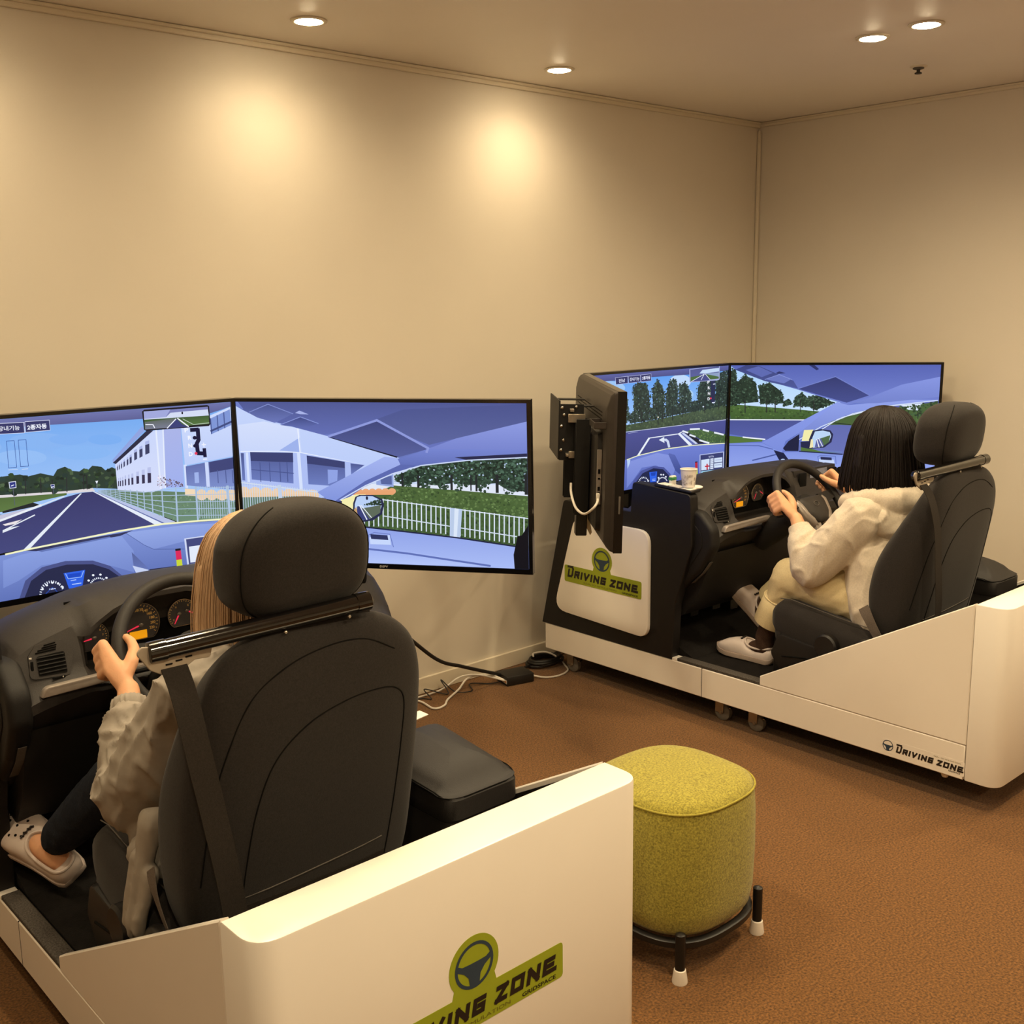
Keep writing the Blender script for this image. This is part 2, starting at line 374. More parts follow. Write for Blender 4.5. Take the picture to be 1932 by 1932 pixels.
# ------------------------------------------------------------------ pictures on the displays (1/10 mm on the panel)
SCREEN_A=[
(0,'6fa8f0','b4d2fb',[120,5330,9570,5330,9570,1579,120,3015]),
(0,'86b4f2',0,[4494,4555,4465,4503,4386,4459,4263,4426,4104,4406,3918,4399,3717,4406,3513,4427,3318,4459,3143,4501,2998,4550,2889,4604,2824,4659,2804,4713,2832,4763,2904,4805,3019,4838,3169,4859,3347,4868,3544,4863,3747,4845,3946,4815,4128,4774,4282,4724,4399,4669,4472,4611]),
(0,'86b6f4',0,[5614,4098,5587,4049,5511,4008,5391,3978,5236,3960,5054,3956,4858,3965,4659,3986,4468,4019,4297,4061,4154,4110,4048,4162,3983,4216,3963,4267,3989,4314,4060,4354,4172,4384,4318,4402,4492,4409,4684,4402,4883,4383,5077,4351,5255,4310,5406,4261,5521,4207,5592,4151]),
(0,'93bdf5',0,[3774,4137,3750,4086,3686,4042,3586,4009,3456,3987,3305,3979,3142,3985,2976,4004,2818,4034,2675,4075,2557,4123,2469,4176,2417,4231,2401,4284,2425,4333,2485,4376,2579,4409,2703,4431,2848,4441,3008,4437,3174,4421,3334,4392,3482,4352,3606,4303,3700,4249,3757,4193]),
(0,'7fb0f2',0,[4981,4547,4963,4512,4912,4482,4833,4460,4731,4445,4610,4439,4480,4443,4347,4456,4220,4477,4105,4505,4009,4538,3937,4575,3893,4613,3880,4649,3898,4683,3946,4712,4022,4735,4121,4750,4238,4756,4366,4754,4498,4742,4627,4722,4745,4694,4845,4661,4921,4624,4967,4585]),
(0,'8ab6f2',0,[2590,4553,2555,4488,2465,4432,2325,4389,2144,4362,1934,4353,1708,4360,1480,4385,1262,4424,1068,4476,907,4537,788,4604,717,4673,697,4741,729,4803,811,4857,940,4899,1109,4927,1308,4940,1528,4936,1756,4915,1978,4878,2182,4828,2355,4766,2486,4697,2566,4625]),
(0,'7aaef2',0,[5989,4453,5973,4417,5927,4386,5855,4362,5761,4346,5651,4339,5532,4341,5410,4353,5293,4373,5188,4401,5099,4434,5034,4471,4993,4509,4981,4547,4998,4582,5042,4613,5111,4637,5202,4653,5309,4661,5426,4659,5548,4648,5666,4629,5774,4602,5865,4569,5934,4531,5976,4492]),
(0,'dcd6da',0,[120,3593,2491,3287,5014,3106,5085,2998,2477,3104,120,3407]),
(0,'2c3d33',0,[120,3979,1225,3777,2324,3731,2730,3736,3006,3740,3209,3659,3566,3710,3918,3592,4039,3768,4264,3826,4459,3681,4663,3638,4800,3718,4930,3664,5051,3767,5319,3706,5430,3587,5631,3662,5785,3565,5776,2986,5014,3106,4255,3108,2486,3214,120,3429]),
(1,['26382a', '33492f', '1d2b24', '405535', '2a3d38', '4a5e44'],(96, 150, 2),[120,3979,1225,3777,2324,3731,2730,3736,3006,3740,3209,3659,3566,3710,3918,3592,4039,3768,4264,3826,4459,3681,4663,3638,4800,3718,4930,3664,5051,3767,5319,3706,5430,3587,5631,3662,5785,3565,5776,2986,5014,3106,4255,3108,2486,3214,120,3429]),
(0,'2a2a30',0,[2816,3585,2795,3165,2771,3168,2792,3587]),
(0,'2a2a30',0,[3145,3581,3125,3158,3101,3161,3121,3583]),
(0,'2a2a30',0,[3568,3566,3550,3138,3525,3141,3544,3568]),
(0,'2a2a30',0,[4294,3515,4278,3079,4252,3082,4268,3518]),
(0,'2a2a30',0,[4783,3533,4769,3092,4743,3095,4757,3536]),
(0,'2a2a30',0,[4878,3522,4864,3080,4838,3082,4852,3524]),
(0,'2a2a30',0,[3888,3489,3871,3057,3845,3060,3863,3491]),
(0,'4b6336','5f7a45',[120,3351,2480,3141,4252,3050,4248,2993,3295,2895,2449,2736,120,2931]),
(0,'22262c',0,[2450,2755,3295,2895,3503,2789,2446,2699]),
(0,'c3c2d8',0,[120,2453,2443,2662,3503,2789,3391,2729,2430,2496,120,2147]),
(0,'38396b','45497f',[120,2284,2430,2496,3463,2737,4169,2926,4663,3003,5008,2996,6946,1716,5732,1691,2427,1569,120,1410]),
(0,'e9eef6',0,[429,2100,2438,2547,2451,2488,440,2044]),
(0,'e9eef6',0,[2411,2540,3508,2822,3524,2763,2426,2482]),
(0,'dfe6f4',0,[3491,2802,4175,2981,4183,2951,3500,2772]),
(0,'e6edf8',0,[4643,2990,4688,2984,3114,1591,2879,1544]),
(0,'e4ecfa',0,[5008,3000,5069,2988,7086,1745,6840,1733]),
(0,'b8c2e6',0,[5092,2985,5181,2957,7514,1729,7163,1733]),
(0,'5d6ba8',0,[5069,2988,5092,2985,7163,1733,7085,1736]),
(0,'5f7a5c','6f8f7a',[5184,3024,5795,2964,7899,2624,9570,2258,9570,1552,7558,1731,5181,2957]),
(1,['587358', '6b8a66', '7d9a80'],(37, 160, 5),[5792,2904,7896,2518,9570,2211,9570,1600,7560,1777,6583,2199]),
(0,'ebe3e6',0,[2421,2384,2946,2453,2763,2349,2486,2336]),
(0,'e6ecf6',0,[2408,2217,3307,2550,3322,2517,2618,2266,2880,2273,2402,2143]),
(0,'c9d6fb','d5ddfb',[5734,3730,6938,4638,7274,4637,7249,2835,6817,2747,5754,2949]),
(0,'aab4e8','9fb0ee',[7276,4678,7856,4669,7869,2785,7249,2835]),
(0,'e4ecfd',0,[7088,4647,7124,2820,7073,2824,7038,4648]),
(0,'e4ecfd',0,[7308,4645,7270,2823,7227,2828,7266,4648]),
(0,'8fa3e0',0,[5662,3876,6634,4799,6732,4684,5669,3777]),
(0,'2a2a42',0,[5665,3785,6772,4660,6980,4643,5755,3743]),
(0,'3a3f63',0,[6696,4328,6830,4355,6813,3966,6678,3927]),
(0,'aab6e6',0,[6696,4328,6830,4355,6825,4250,6691,4223]),
(0,'3a3f63',0,[6504,4186,6604,4216,6590,3888,6489,3847]),
(0,'aab6e6',0,[6504,4186,6604,4216,6600,4127,6500,4097]),
(0,'3a3f63',0,[6336,4103,6428,4134,6414,3827,6322,3785]),
(0,'aab6e6',0,[6336,4103,6428,4134,6424,4049,6332,4019]),
(0,'3a3f63',0,[6187,3959,6254,3992,6242,3737,6175,3693]),
(0,'aab6e6',0,[6187,3959,6254,3992,6250,3920,6184,3887]),
(0,'3a3f63',0,[6091,3889,6145,3923,6134,3693,6079,3647]),
(0,'aab6e6',0,[6091,3889,6145,3923,6142,3858,6088,3824]),
(0,'3a3f63',0,[5991,3829,6037,3863,6027,3657,5980,3611]),
(0,'aab6e6',0,[5991,3829,6037,3863,6034,3804,5988,3769]),
(0,'3a3f63',0,[5908,3770,5946,3806,5936,3616,5898,3568]),
(0,'aab6e6',0,[5908,3770,5946,3806,5943,3750,5905,3715]),
(0,'3a3f63',0,[5842,3734,5876,3770,5867,3596,5833,3548]),
(0,'aab6e6',0,[5842,3734,5876,3770,5873,3718,5839,3682]),
(0,'3a3f63',0,[5784,3697,5814,3733,5806,3575,5775,3527]),
(0,'aab6e6',0,[5784,3697,5814,3733,5811,3685,5782,3649]),
(0,'35304e',0,[6716,3531,6825,3534,6805,3054,6695,3051]),
(0,'b9c2ea',0,[6716,3531,6825,3534,6817,3350,6709,3363]),
(0,'35304e',0,[6534,3478,6626,3484,6608,3058,6516,3053]),
(0,'b9c2ea',0,[6534,3478,6626,3484,6619,3319,6528,3330]),
(0,'35304e',0,[6359,3438,6442,3445,6425,3073,6342,3067]),
(0,'b9c2ea',0,[6359,3438,6442,3445,6435,3299,6353,3309]),
(0,'35304e',0,[6201,3396,6263,3405,6247,3067,6186,3059]),
(0,'b9c2ea',0,[6201,3396,6263,3405,6257,3271,6196,3278]),
(0,'35304e',0,[6099,3376,6148,3386,6133,3065,6083,3056]),
(0,'b9c2ea',0,[6099,3376,6148,3386,6142,3258,6093,3264]),
(0,'35304e',0,[5996,3360,6037,3372,6023,3067,5982,3056]),
(0,'b9c2ea',0,[5996,3360,6037,3372,6032,3249,5991,3254]),
(0,'35304e',0,[5914,3330,5951,3342,5937,3062,5900,3051]),
(0,'b9c2ea',0,[5914,3330,5951,3342,5945,3228,5909,3233]),
(0,'35304e',0,[5845,3311,5878,3323,5865,3067,5832,3056]),
(0,'b9c2ea',0,[5845,3311,5878,3323,5872,3218,5840,3222]),
(0,'35304e',0,[5788,3302,5817,3314,5805,3075,5776,3063]),
(0,'b9c2ea',0,[5788,3302,5817,3314,5812,3215,5784,3218]),
(0,'cfdcfc','bccdf9',[7869,4648,9570,5178,9570,3585,7927,3463]),
(0,'d5e0fd',0,[7883,3489,7980,3487,7990,2675,7901,2687]),
(0,'7d95d6',0,[8842,4850,9542,5100,9565,4591,8853,4356]),
(0,'4a5a96',0,[8883,4864,8895,4365,8858,4367,8847,4866]),
(0,'4a5a96',0,[9112,4943,9125,4435,9088,4437,9076,4945]),
(0,'4a5a96',0,[9344,5023,9357,4506,9320,4508,9306,5024]),
(0,'3d4a80',0,[8828,4483,9569,4730,9570,4727,9570,4665,8854,4428]),
(0,'5e6aa8','7f92d0',[7948,3432,9570,3554,9570,2490,7950,2829]),
(0,'3d4478',0,[8739,3479,9570,3541,9570,3185,8744,3145]),
(0,'cbd8fb',0,[8593,3495,8712,3499,8728,2687,8608,2702]),
(0,'9fb3ea',0,[8222,3206,8366,3202,8370,2861,8221,2867]),
(0,'4d5a94',0,[9024,3196,9033,2772,9005,2774,8996,3199]),
(0,'4d5a94',0,[9305,3164,9315,2736,9287,2739,9276,3166]),
(0,'4d5a94',0,[9542,3136,9554,2706,9525,2709,9513,3139]),
(0,'f2d9b8',0,[7881,2732,8260,2661,8254,2448,7874,2521]),
(0,'f0d2ae',0,[8611,2443,8590,2367,8538,2311,8463,2286,8382,2297,8310,2342,8262,2412,8246,2492,8266,2567,8318,2623,8392,2648,8473,2638,8545,2593,8595,2524]),
(0,'f0d2ae',0,[8958,2396,8938,2319,8885,2263,8809,2238,8726,2249,8653,2295,8604,2365,8588,2446,8608,2522,8661,2578,8735,2603,8818,2592,8892,2548,8942,2477]),
(0,'f0d2ae',0,[9312,2348,9291,2271,9237,2214,9161,2189,9077,2200,9002,2246,8952,2317,8935,2399,8955,2476,9009,2532,9085,2558,9168,2547,9243,2501,9295,2430]),
(0,'f0d2ae',0,[9570,2156,9518,2139,9433,2151,9357,2197,9305,2269,9288,2351,9309,2429,9363,2486,9440,2511,9525,2500,9570,2473]),
(0,'f0cfa6',0,[8254,2469,9570,2257,9570,2181,8253,2405]),
(1,['5a4c5c', '8a7a90'],(33, 70, 9),[6868,2947,7176,3197,7777,2957,7816,2804]),
(1,['e6dcea', 'cfc4dc'],(26, 40, 10),[7006,3218,7222,3275,7248,2815,6992,2848]),
(0,'a9c0dd',0,[5248,3015,5249,2882,5238,2883,5236,3016]),
(0,'a9c0dd',0,[5407,3007,5408,2811,5392,2813,5391,3008]),
(0,'a9c0dd',0,[5545,2993,5543,2745,5527,2746,5529,2994]),
(0,'a9c0dd',0,[5684,2983,5679,2669,5663,2671,5668,2984]),
(0,'a9c0dd',0,[5825,2965,5821,2592,5801,2594,5805,2967]),
(0,'a9c0dd',0,[5987,2952,5980,2508,5959,2511,5966,2954]),
(0,'a9c0dd',0,[6150,2924,6144,2423,6120,2425,6126,2926]),
(0,'a9c0dd',0,[6356,2877,6352,2318,6323,2321,6327,2880]),
(0,'a9c0dd',0,[6564,2822,6561,2216,6528,2219,6530,2826]),
(0,'a9c0dd',0,[6816,2778,6815,2081,6777,2085,6778,2781]),
(0,'a9c0dd',0,[7148,2806,7145,1916,7101,1922,7105,2810]),
(0,'a9c0dd',0,[7604,2815,7604,1716,7551,1722,7552,2820]),
(0,'a9c0dd',0,[8276,2761,8290,1672,8226,1680,8213,2767]),
(0,'a9c0dd',0,[9369,2656,9410,1576,9324,1585,9284,2663]),
(0,'a9c0dd',0,[5161,3033,6552,2792,6550,2772,5159,3014]),
(0,'a9c0dd',0,[6539,2793,7581,2782,7583,2761,6541,2773]),
(0,'a9c0dd',0,[7571,2783,8249,2716,8249,2695,7571,2762]),
(0,'a9c0dd',0,[8238,2718,9570,2595,9570,2573,8238,2696]),
(0,'a9c0dd',0,[5160,3016,6547,2684,6544,2664,5157,2997]),
(0,'a9c0dd',0,[6536,2686,7575,2574,7575,2553,6535,2665]),
(0,'a9c0dd',0,[7564,2575,8243,2505,8243,2484,7564,2554]),
(0,'a9c0dd',0,[8231,2507,9570,2370,9570,2348,8231,2485]),
(0,'a9c0dd',0,[5160,2998,6543,2570,6539,2551,5156,2979]),
(0,'a9c0dd',0,[6532,2573,7569,2356,7566,2335,6529,2553]),
(0,'a9c0dd',0,[7557,2358,8236,2284,8236,2263,7557,2337]),
(0,'a9c0dd',0,[8225,2285,9570,2133,9570,2111,8225,2264]),
(0,'a9c0dd',0,[5160,2980,6539,2457,6533,2437,5154,2962]),
(0,'a9c0dd',0,[6528,2460,7562,2136,7557,2116,6524,2441]),
(0,'a9c0dd',0,[7549,2139,8229,2062,8230,2040,7549,2118]),
(0,'a9c0dd',0,[8218,2063,9570,1895,9570,1873,8218,2042]),
(0,'a9c0dd',0,[5160,2963,6534,2348,6528,2329,5153,2945]),
(0,'a9c0dd',0,[6524,2352,7555,1926,7549,1906,6518,2333]),
(0,'a9c0dd',0,[7541,1930,8223,1849,8223,1827,7541,1908]),
(0,'a9c0dd',0,[8212,1850,9570,1666,9570,1644,8212,1828]),
(0,'b6cae4',0,[8340,2754,8333,1728,8315,1730,8322,2756]),
(0,'b6cae4',0,[8417,2744,8411,1716,8393,1718,8399,2746]),
(0,'b6cae4',0,[8494,2734,8489,1704,8471,1706,8476,2736]),
(0,'b6cae4',0,[8572,2724,8568,1692,8549,1694,8554,2726]),
(0,'b6cae4',0,[8650,2714,8646,1680,8628,1682,8632,2716]),
(0,'b6cae4',0,[8728,2704,8725,1668,8707,1670,8710,2706]),
(0,'b6cae4',0,[8807,2694,8805,1656,8786,1658,8788,2696]),
(0,'b6cae4',0,[8886,2684,8884,1643,8865,1646,8867,2686]),
(0,'b6cae4',0,[8965,2674,8964,1631,8945,1634,8946,2676]),
(0,'b6cae4',0,[9044,2663,9044,1619,9025,1621,9026,2665]),
(0,'b6cae4',0,[9124,2653,9125,1607,9106,1609,9105,2655]),
(0,'b6cae4',0,[9204,2643,9205,1594,9186,1597,9185,2645]),
(0,'b6cae4',0,[9284,2633,9286,1582,9267,1584,9265,2635]),
(0,'b6cae4',0,[9365,2622,9368,1569,9349,1572,9346,2624]),
(0,'b6cae4',0,[9446,2612,9450,1557,9430,1559,9427,2614]),
(0,'b6cae4',0,[9527,2601,9532,1544,9512,1547,9508,2603]),
(0,'7f94d8','5f72b8',[120,180,120,1509,2422,1512,3093,1556,5731,1679,7053,1695,9570,1518,9570,180]),
(0,'93a8e6','8296d8',[5892,1623,7776,1585,9255,1448,9249,1181,7804,1068,6744,973,6453,1151]),
(0,'8aa0e2','7488cc',[2872,1449,5728,1609,6111,1022,6080,351,5475,638,4504,987,3382,1040,2711,701,2279,557,2341,1355]),
(0,'50629f',0,[5893,1632,6461,1155,6452,1142,5884,1620]),
(0,'50629f',0,[6453,1161,6751,978,6744,963,6446,1147]),
(0,'50629f',0,[6740,982,7755,824,7755,806,6739,965]),
(0,'566399','6a7cc0',[6047,992,6548,389,6617,180,6581,180,6084,436]),
(0,'33365c',0,[2741,1581,5729,1638,6141,1665,5724,1548,3930,1513,3267,1474]),
(0,'6477b8',0,[3303,1479,5403,1581,5441,1542,3409,1429]),
(0,'f4f4c6',0,[2409,1544,3102,1597,3109,1547,2415,1494]),
(0,'f4f4c6',0,[3080,1596,5741,1731,5749,1677,3086,1545]),
(0,'f4f4c6',0,[5716,1730,7064,1748,7072,1693,5722,1676]),
(0,'f4f4c6',0,[7039,1749,8334,1674,8339,1617,7042,1693]),
(0,'f4f4c6',0,[8305,1676,9570,1575,9570,1516,8308,1619]),
(0,'4a5288',0,[2686,180,2886,665,3378,981,4050,1052,4852,930,5356,681,5822,190,5827,180]),
(0,'272a4a',0,[2829,180,3045,633,3481,882,4081,938,4845,820,5310,586,5739,186,5740,180]),
(0,'2f62e6',0,[3971,697,4603,687,4484,189,4092,206]),
(0,'1d49c4',0,[4089,642,4483,633,4437,503,4092,515]),
(0,'9ec0ff',0,[4033,682,4102,505,4085,499,4016,676]),
(0,'9ec0ff',0,[4086,518,4479,505,4481,485,4088,497]),
(0,'9ec0ff',0,[4464,496,4548,677,4566,666,4482,485]),
(0,'bcd4ff',0,[4187,328,4461,323,4463,298,4190,303]),
(0,'bcd4ff',0,[4158,446,4320,447,4323,427,4160,426]),
(0,'e8efff',0,[3306,180,3243,180,3245,207,3307,193]),
(0,'e8efff',0,[3312,230,3252,257,3259,283,3319,256]),
(0,'e8efff',0,[3330,291,3274,330,3285,353,3341,314]),
(0,'e8efff',0,[3357,346,3307,395,3322,415,3372,366]),
(0,'e8efff',0,[3392,392,3350,451,3369,467,3412,408]),
(0,'e8efff',0,[3436,430,3403,495,3425,507,3458,441]),
(0,'e8efff',0,[3485,456,3462,526,3486,533,3509,462]),
(0,'e8efff',0,[3539,470,3527,543,3552,545,3564,472]),
(0,'e8efff',0,[3595,472,3595,545,3621,542,3620,469]),
(0,'e8efff',0,[3651,462,3663,532,3689,524,3677,453]),
(0,'e8efff',0,[3707,439,3730,504,3754,491,3731,426]),
(0,'e8efff',0,[3759,405,3792,463,3815,446,3781,388]),
(0,'e8efff',0,[3805,361,3849,410,3868,389,3825,340]),
(0,'e8efff',0,[3845,308,3897,346,3913,321,3862,284]),
(0,'e8efff',0,[3877,248,3935,273,3947,247,3889,221]),
(0,'e8efff',0,[4696,180,4696,184,4717,180]),
(0,'e8efff',0,[4752,192,4701,213,4708,240,4759,219]),
(0,'e8efff',0,[4768,236,4721,266,4733,291,4780,260]),
(0,'e8efff',0,[4793,273,4752,313,4769,333,4810,294]),
(0,'e8efff',0,[4827,304,4793,350,4814,366,4848,320]),
(0,'e8efff',0,[4867,326,4843,377,4868,387,4891,336]),
(0,'e8efff',0,[4913,339,4900,392,4926,396,4939,342]),
(0,'e8efff',0,[4962,341,4960,394,4988,391,4989,338]),
(0,'e8efff',0,[5012,333,5022,384,5049,375,5039,324]),
(0,'e8efff',0,[5061,316,5082,361,5107,346,5086,300]),
(0,'e8efff',0,[5107,289,5138,327,5160,307,5129,268]),
(0,'e8efff',0,[5148,253,5187,283,5205,259,5166,229]),
(0,'e8efff',0,[5181,211,5227,231,5241,204,5194,184]),
(0,'eef4ff',0,[3377,325,3365,305,3338,301,3313,316,3304,340,3316,360,3343,364,3368,349]),
(0,'eef4ff',0,[3505,418,3493,398,3466,394,3441,409,3432,433,3444,453,3470,457,3496,443]),
(0,'eef4ff',0,[3667,465,3655,445,3629,441,3603,455,3594,480,3606,500,3633,504,3658,489]),
(0,'eef4ff',0,[3829,411,3816,391,3789,387,3764,402,3755,427,3767,447,3794,451,3819,436]),
(0,'eef4ff',0,[3945,286,3933,265,3906,262,3880,277,3870,301,3883,322,3910,326,3935,311]),
(0,'eef4ff',0,[4719,339,4707,318,4679,314,4652,329,4642,355,4655,375,4683,379,4709,364]),
(0,'eef4ff',0,[4865,479,4853,458,4824,454,4797,469,4787,494,4800,515,4828,519,4855,504]),
(0,'eef4ff',0,[5083,456,5070,435,5041,431,5014,446,5004,472,5017,493,5045,497,5072,482]),
(0,'eef4ff',0,[5256,326,5243,305,5215,301,5187,316,5177,342,5189,363,5218,367,5246,351]),
(0,'dbe6ff',0,[3525,308,3706,301,3709,268,3527,276]),
(0,'2a4fb0',0,[3404,180,3619,345,3631,328,3438,180]),
(0,'2a4fb0',0,[3625,344,3759,180,3735,180,3612,331]),
(0,'c6d2f3',0,[6192,180,6040,571,6525,359,6585,180]),
(0,'2a2c4c',0,[6547,367,7779,305,7775,180,6847,180,6711,184]),
(0,'1a1a26',0,[7439,871,7617,865,7619,795,7441,801]),
(0,'dc2a5c',0,[7441,801,7619,795,7636,504,7453,511]),
(0,'c8d63a',0,[7453,511,7636,504,7653,201,7460,212]),
(0,'cfd8f4',0,[7814,180,7753,1155,9570,1129,9570,180]),
(0,'42487c',0,[7872,180,7814,1119,9570,1089,9570,180]),
(2,'장내기능','e8ecff',[8464,955,8886,941,8457,1054]),
(0,'e3ebfb',0,[7897,869,8554,851,8573,303,7916,346]),
(0,'e3ebfb',0,[8601,852,8884,848,8904,305,8620,312]),
(0,'e3ebfb',0,[8931,844,9570,838,9570,264,8952,309]),
(0,'c52438',0,[8248,674,8535,663,8555,351,8257,371]),
(0,'f6eef2',0,[8270,644,8516,635,8525,455,8279,469]),
(0,'a3122c',0,[8277,567,8338,614,8393,568,8455,611,8514,556,8512,484,8279,491]),
(0,'8d93a8',0,[8627,795,8864,787,8869,756,8631,763]),
(0,'8d93a8',0,[8624,697,8862,689,8866,657,8628,666]),
(0,'8d93a8',0,[8622,600,8860,591,8864,559,8626,568]),
(0,'8d93a8',0,[8619,502,8857,492,8861,460,8623,470]),
(0,'8d93a8',0,[8616,404,8855,394,8859,362,8621,372]),
(0,'dbe6f2',0,[7920,180,7915,302,8117,295,8121,180]),
(0,'3f9a63',0,[8139,180,8135,291,8338,284,8343,180]),
(0,'e0f0ea',0,[8361,180,8357,281,8563,274,8567,180]),
(0,'45a46c',0,[8585,180,8581,270,8789,263,8793,180]),
(0,'dbe6f2',0,[8812,180,8808,259,9018,252,9021,180]),
(0,'3f9a63',0,[9040,180,9037,249,9249,241,9252,180]),
(0,'6e74ad','5c6096',[120,5138,120,5330,9570,5330,9570,5186,9543,5184,9286,5118,8824,5018,6643,5020,3944,5066,2631,5088]),
(0,'15151f',0,[6653,5244,6717,5291,8763,5291,8830,5253,8847,4683,8791,4629,6730,4656,6675,4701]),
(0,'7e83bd','6f74ad',[6702,5240,8784,5236,8804,4945,6703,4976]),
(0,'a0a8dc',0,[6702,5240,7552,5240,7382,5011,6704,5003]),
(0,'d3dcf4',0,[7395,5018,7549,5140,8782,5153,8804,4953,7888,4952,6703,4976,6705,5015]),
(0,'3f5a35','54753f',[6704,4992,8804,4961,8802,4695,6708,4706]),
(0,'5c665c','777c92',[6717,4923,7671,4957,7737,4984,7425,4685,6716,4697]),
(0,'394078',0,[7735,4936,7903,4760,8097,4662,7425,4673]),
(0,'f2f6ff',0,[7729,4931,7417,4663,7396,4684,7708,4953]),
(0,'f2f6ff',0,[7771,4969,8127,4676,8101,4649,7746,4942]),
(0,'eef2ff',0,[6732,4857,6974,4837,6973,4809,6731,4829]),
(0,'eef2ff',0,[6976,4836,7032,4718,7006,4708,6950,4825]),
(0,'c6d6c8',0,[7931,4930,8284,4722,8276,4708,7922,4916]),
(0,'c6d6c8',0,[8271,4725,8802,4737,8804,4720,8272,4709]),
(0,'15152a',0,[7958,5102,7951,5078,7936,5065,7917,5066,7902,5082,7897,5106,7904,5129,7919,5143,7938,5142,7953,5126]),
(0,'e3e7ff',0,[2331,5230,3230,5205,3229,4896,2307,4923]),
(0,'343767',0,[2343,5218,3215,5191,3215,4908,2321,4937]),
(0,'e3e7ff',0,[3249,5217,3928,5212,3930,4909,3244,4905]),
(0,'343767',0,[3258,5206,3917,5198,3920,4920,3254,4919]),
(2,'장내기능','eef2ff',[2525,5004,3098,4991,2525,5140]),
(2,'2종자동','eef2ff',[3303,4973,3838,4972,3303,5119]),
(0,'2f4f9a',0,[2713,4722,2926,4716,2926,4702,2713,4707]),
(0,'2f4f9a',0,[2930,4713,2935,3956,2922,3956,2916,4713]),
(0,'2f4f9a',0,[2932,3952,2710,3951,2709,3966,2932,3967]),
(0,'2f4f9a',0,[2706,3955,2710,4718,2723,4718,2720,3955]),
(0,'2f4f9a',0,[3029,4721,3243,4716,3243,4702,3029,4706]),
(0,'2f4f9a',0,[3246,4713,3251,3949,3237,3950,3232,4713]),
(0,'2f4f9a',0,[3247,3946,3029,3951,3029,3966,3247,3960]),
(0,'2f4f9a',0,[3025,3955,3026,4717,3039,4717,3039,3955]),
(0,'c9d8f4',0,[2698,3914,2952,3904,2952,3885,2698,3896]),
(0,'c9d8f4',0,[3056,3891,3229,3890,3229,3872,3057,3872]),
(0,'e8eefa',0,[2676,3566,2872,3571,2871,3378,2686,3376]),
(0,'2b3580',0,[2694,3549,2855,3553,2854,3395,2702,3393]),
(0,'eaf0ff',0,[2732,3457,2812,3480,2818,3459,2738,3436]),
(0,'e8eefa',0,[3808,3358,3917,3356,3917,3241,3816,3247]),
(0,'2b3580',0,[3819,3348,3908,3346,3908,3252,3824,3256]),
(0,'eaf0ff',0,[3818,3285,3903,3308,3909,3286,3825,3262]),
(0,'5a6070',0,[2787,3383,2795,2887,2778,2888,2770,3383]),
(0,'5a6070',0,[3873,3244,3881,3020,3867,3021,3859,3244]),
(0,'e9effc',0,[5095,3312,5181,3309,5136,3208]),
(0,'8a90a0',0,[5145,3231,5136,3066,5120,3068,5130,3233]),
(0,'101038',0,[8146,4618,8435,4615,8442,4490,8153,4494]),
(0,'101038',0,[8472,4582,8482,4194,8348,4200,8337,4587]),
(0,'101038',0,[8489,4223,8393,4050,8273,4114,8369,4287]),
(0,'101038',0,[8412,4140,8440,3773,8305,3775,8278,4141]),
(0,'101038',0,[8341,3873,8639,3831,8630,3706,8332,3748]),
(0,'101038',0,[8648,3943,8663,3654,8545,3659,8530,3947]),
(0,'101038',0,[8362,4295,8352,4267,8325,4248,8289,4244,8253,4255,8228,4279,8219,4308,8230,4336,8256,4355,8292,4360,8328,4349,8353,4325]),
(0,'101038',0,[8364,4041,8353,4012,8326,3994,8290,3989,8255,4001,8229,4025,8221,4055,8231,4083,8258,4102,8294,4106,8329,4095,8355,4071]),
(2,'P','f4f6ff',[7969,4496,8092,4493,7964,4628]),
(2,'R','f4f6ff',[8067,4252,8191,4249,8062,4385]),
(2,'N','f4f6ff',[8068,4003,8192,3999,8063,4136]),
(2,'D','f4f6ff',[8068,3741,8193,3736,8064,3875]),
(0,'e83a5c',0,[8352,3803,8345,3781,8326,3766,8301,3762,8277,3771,8260,3790,8254,3813,8261,3836,8279,3850,8304,3854,8329,3845,8346,3827]),
(0,'eef2ff',0,[8509,4074,8652,4070,8653,4040,8510,4045]),
(0,'eef2ff',0,[8588,4124,8600,3982,8568,3983,8557,4124]),
(0,'eef2ff',0,[8526,3616,8668,3610,8669,3576,8528,3582])]

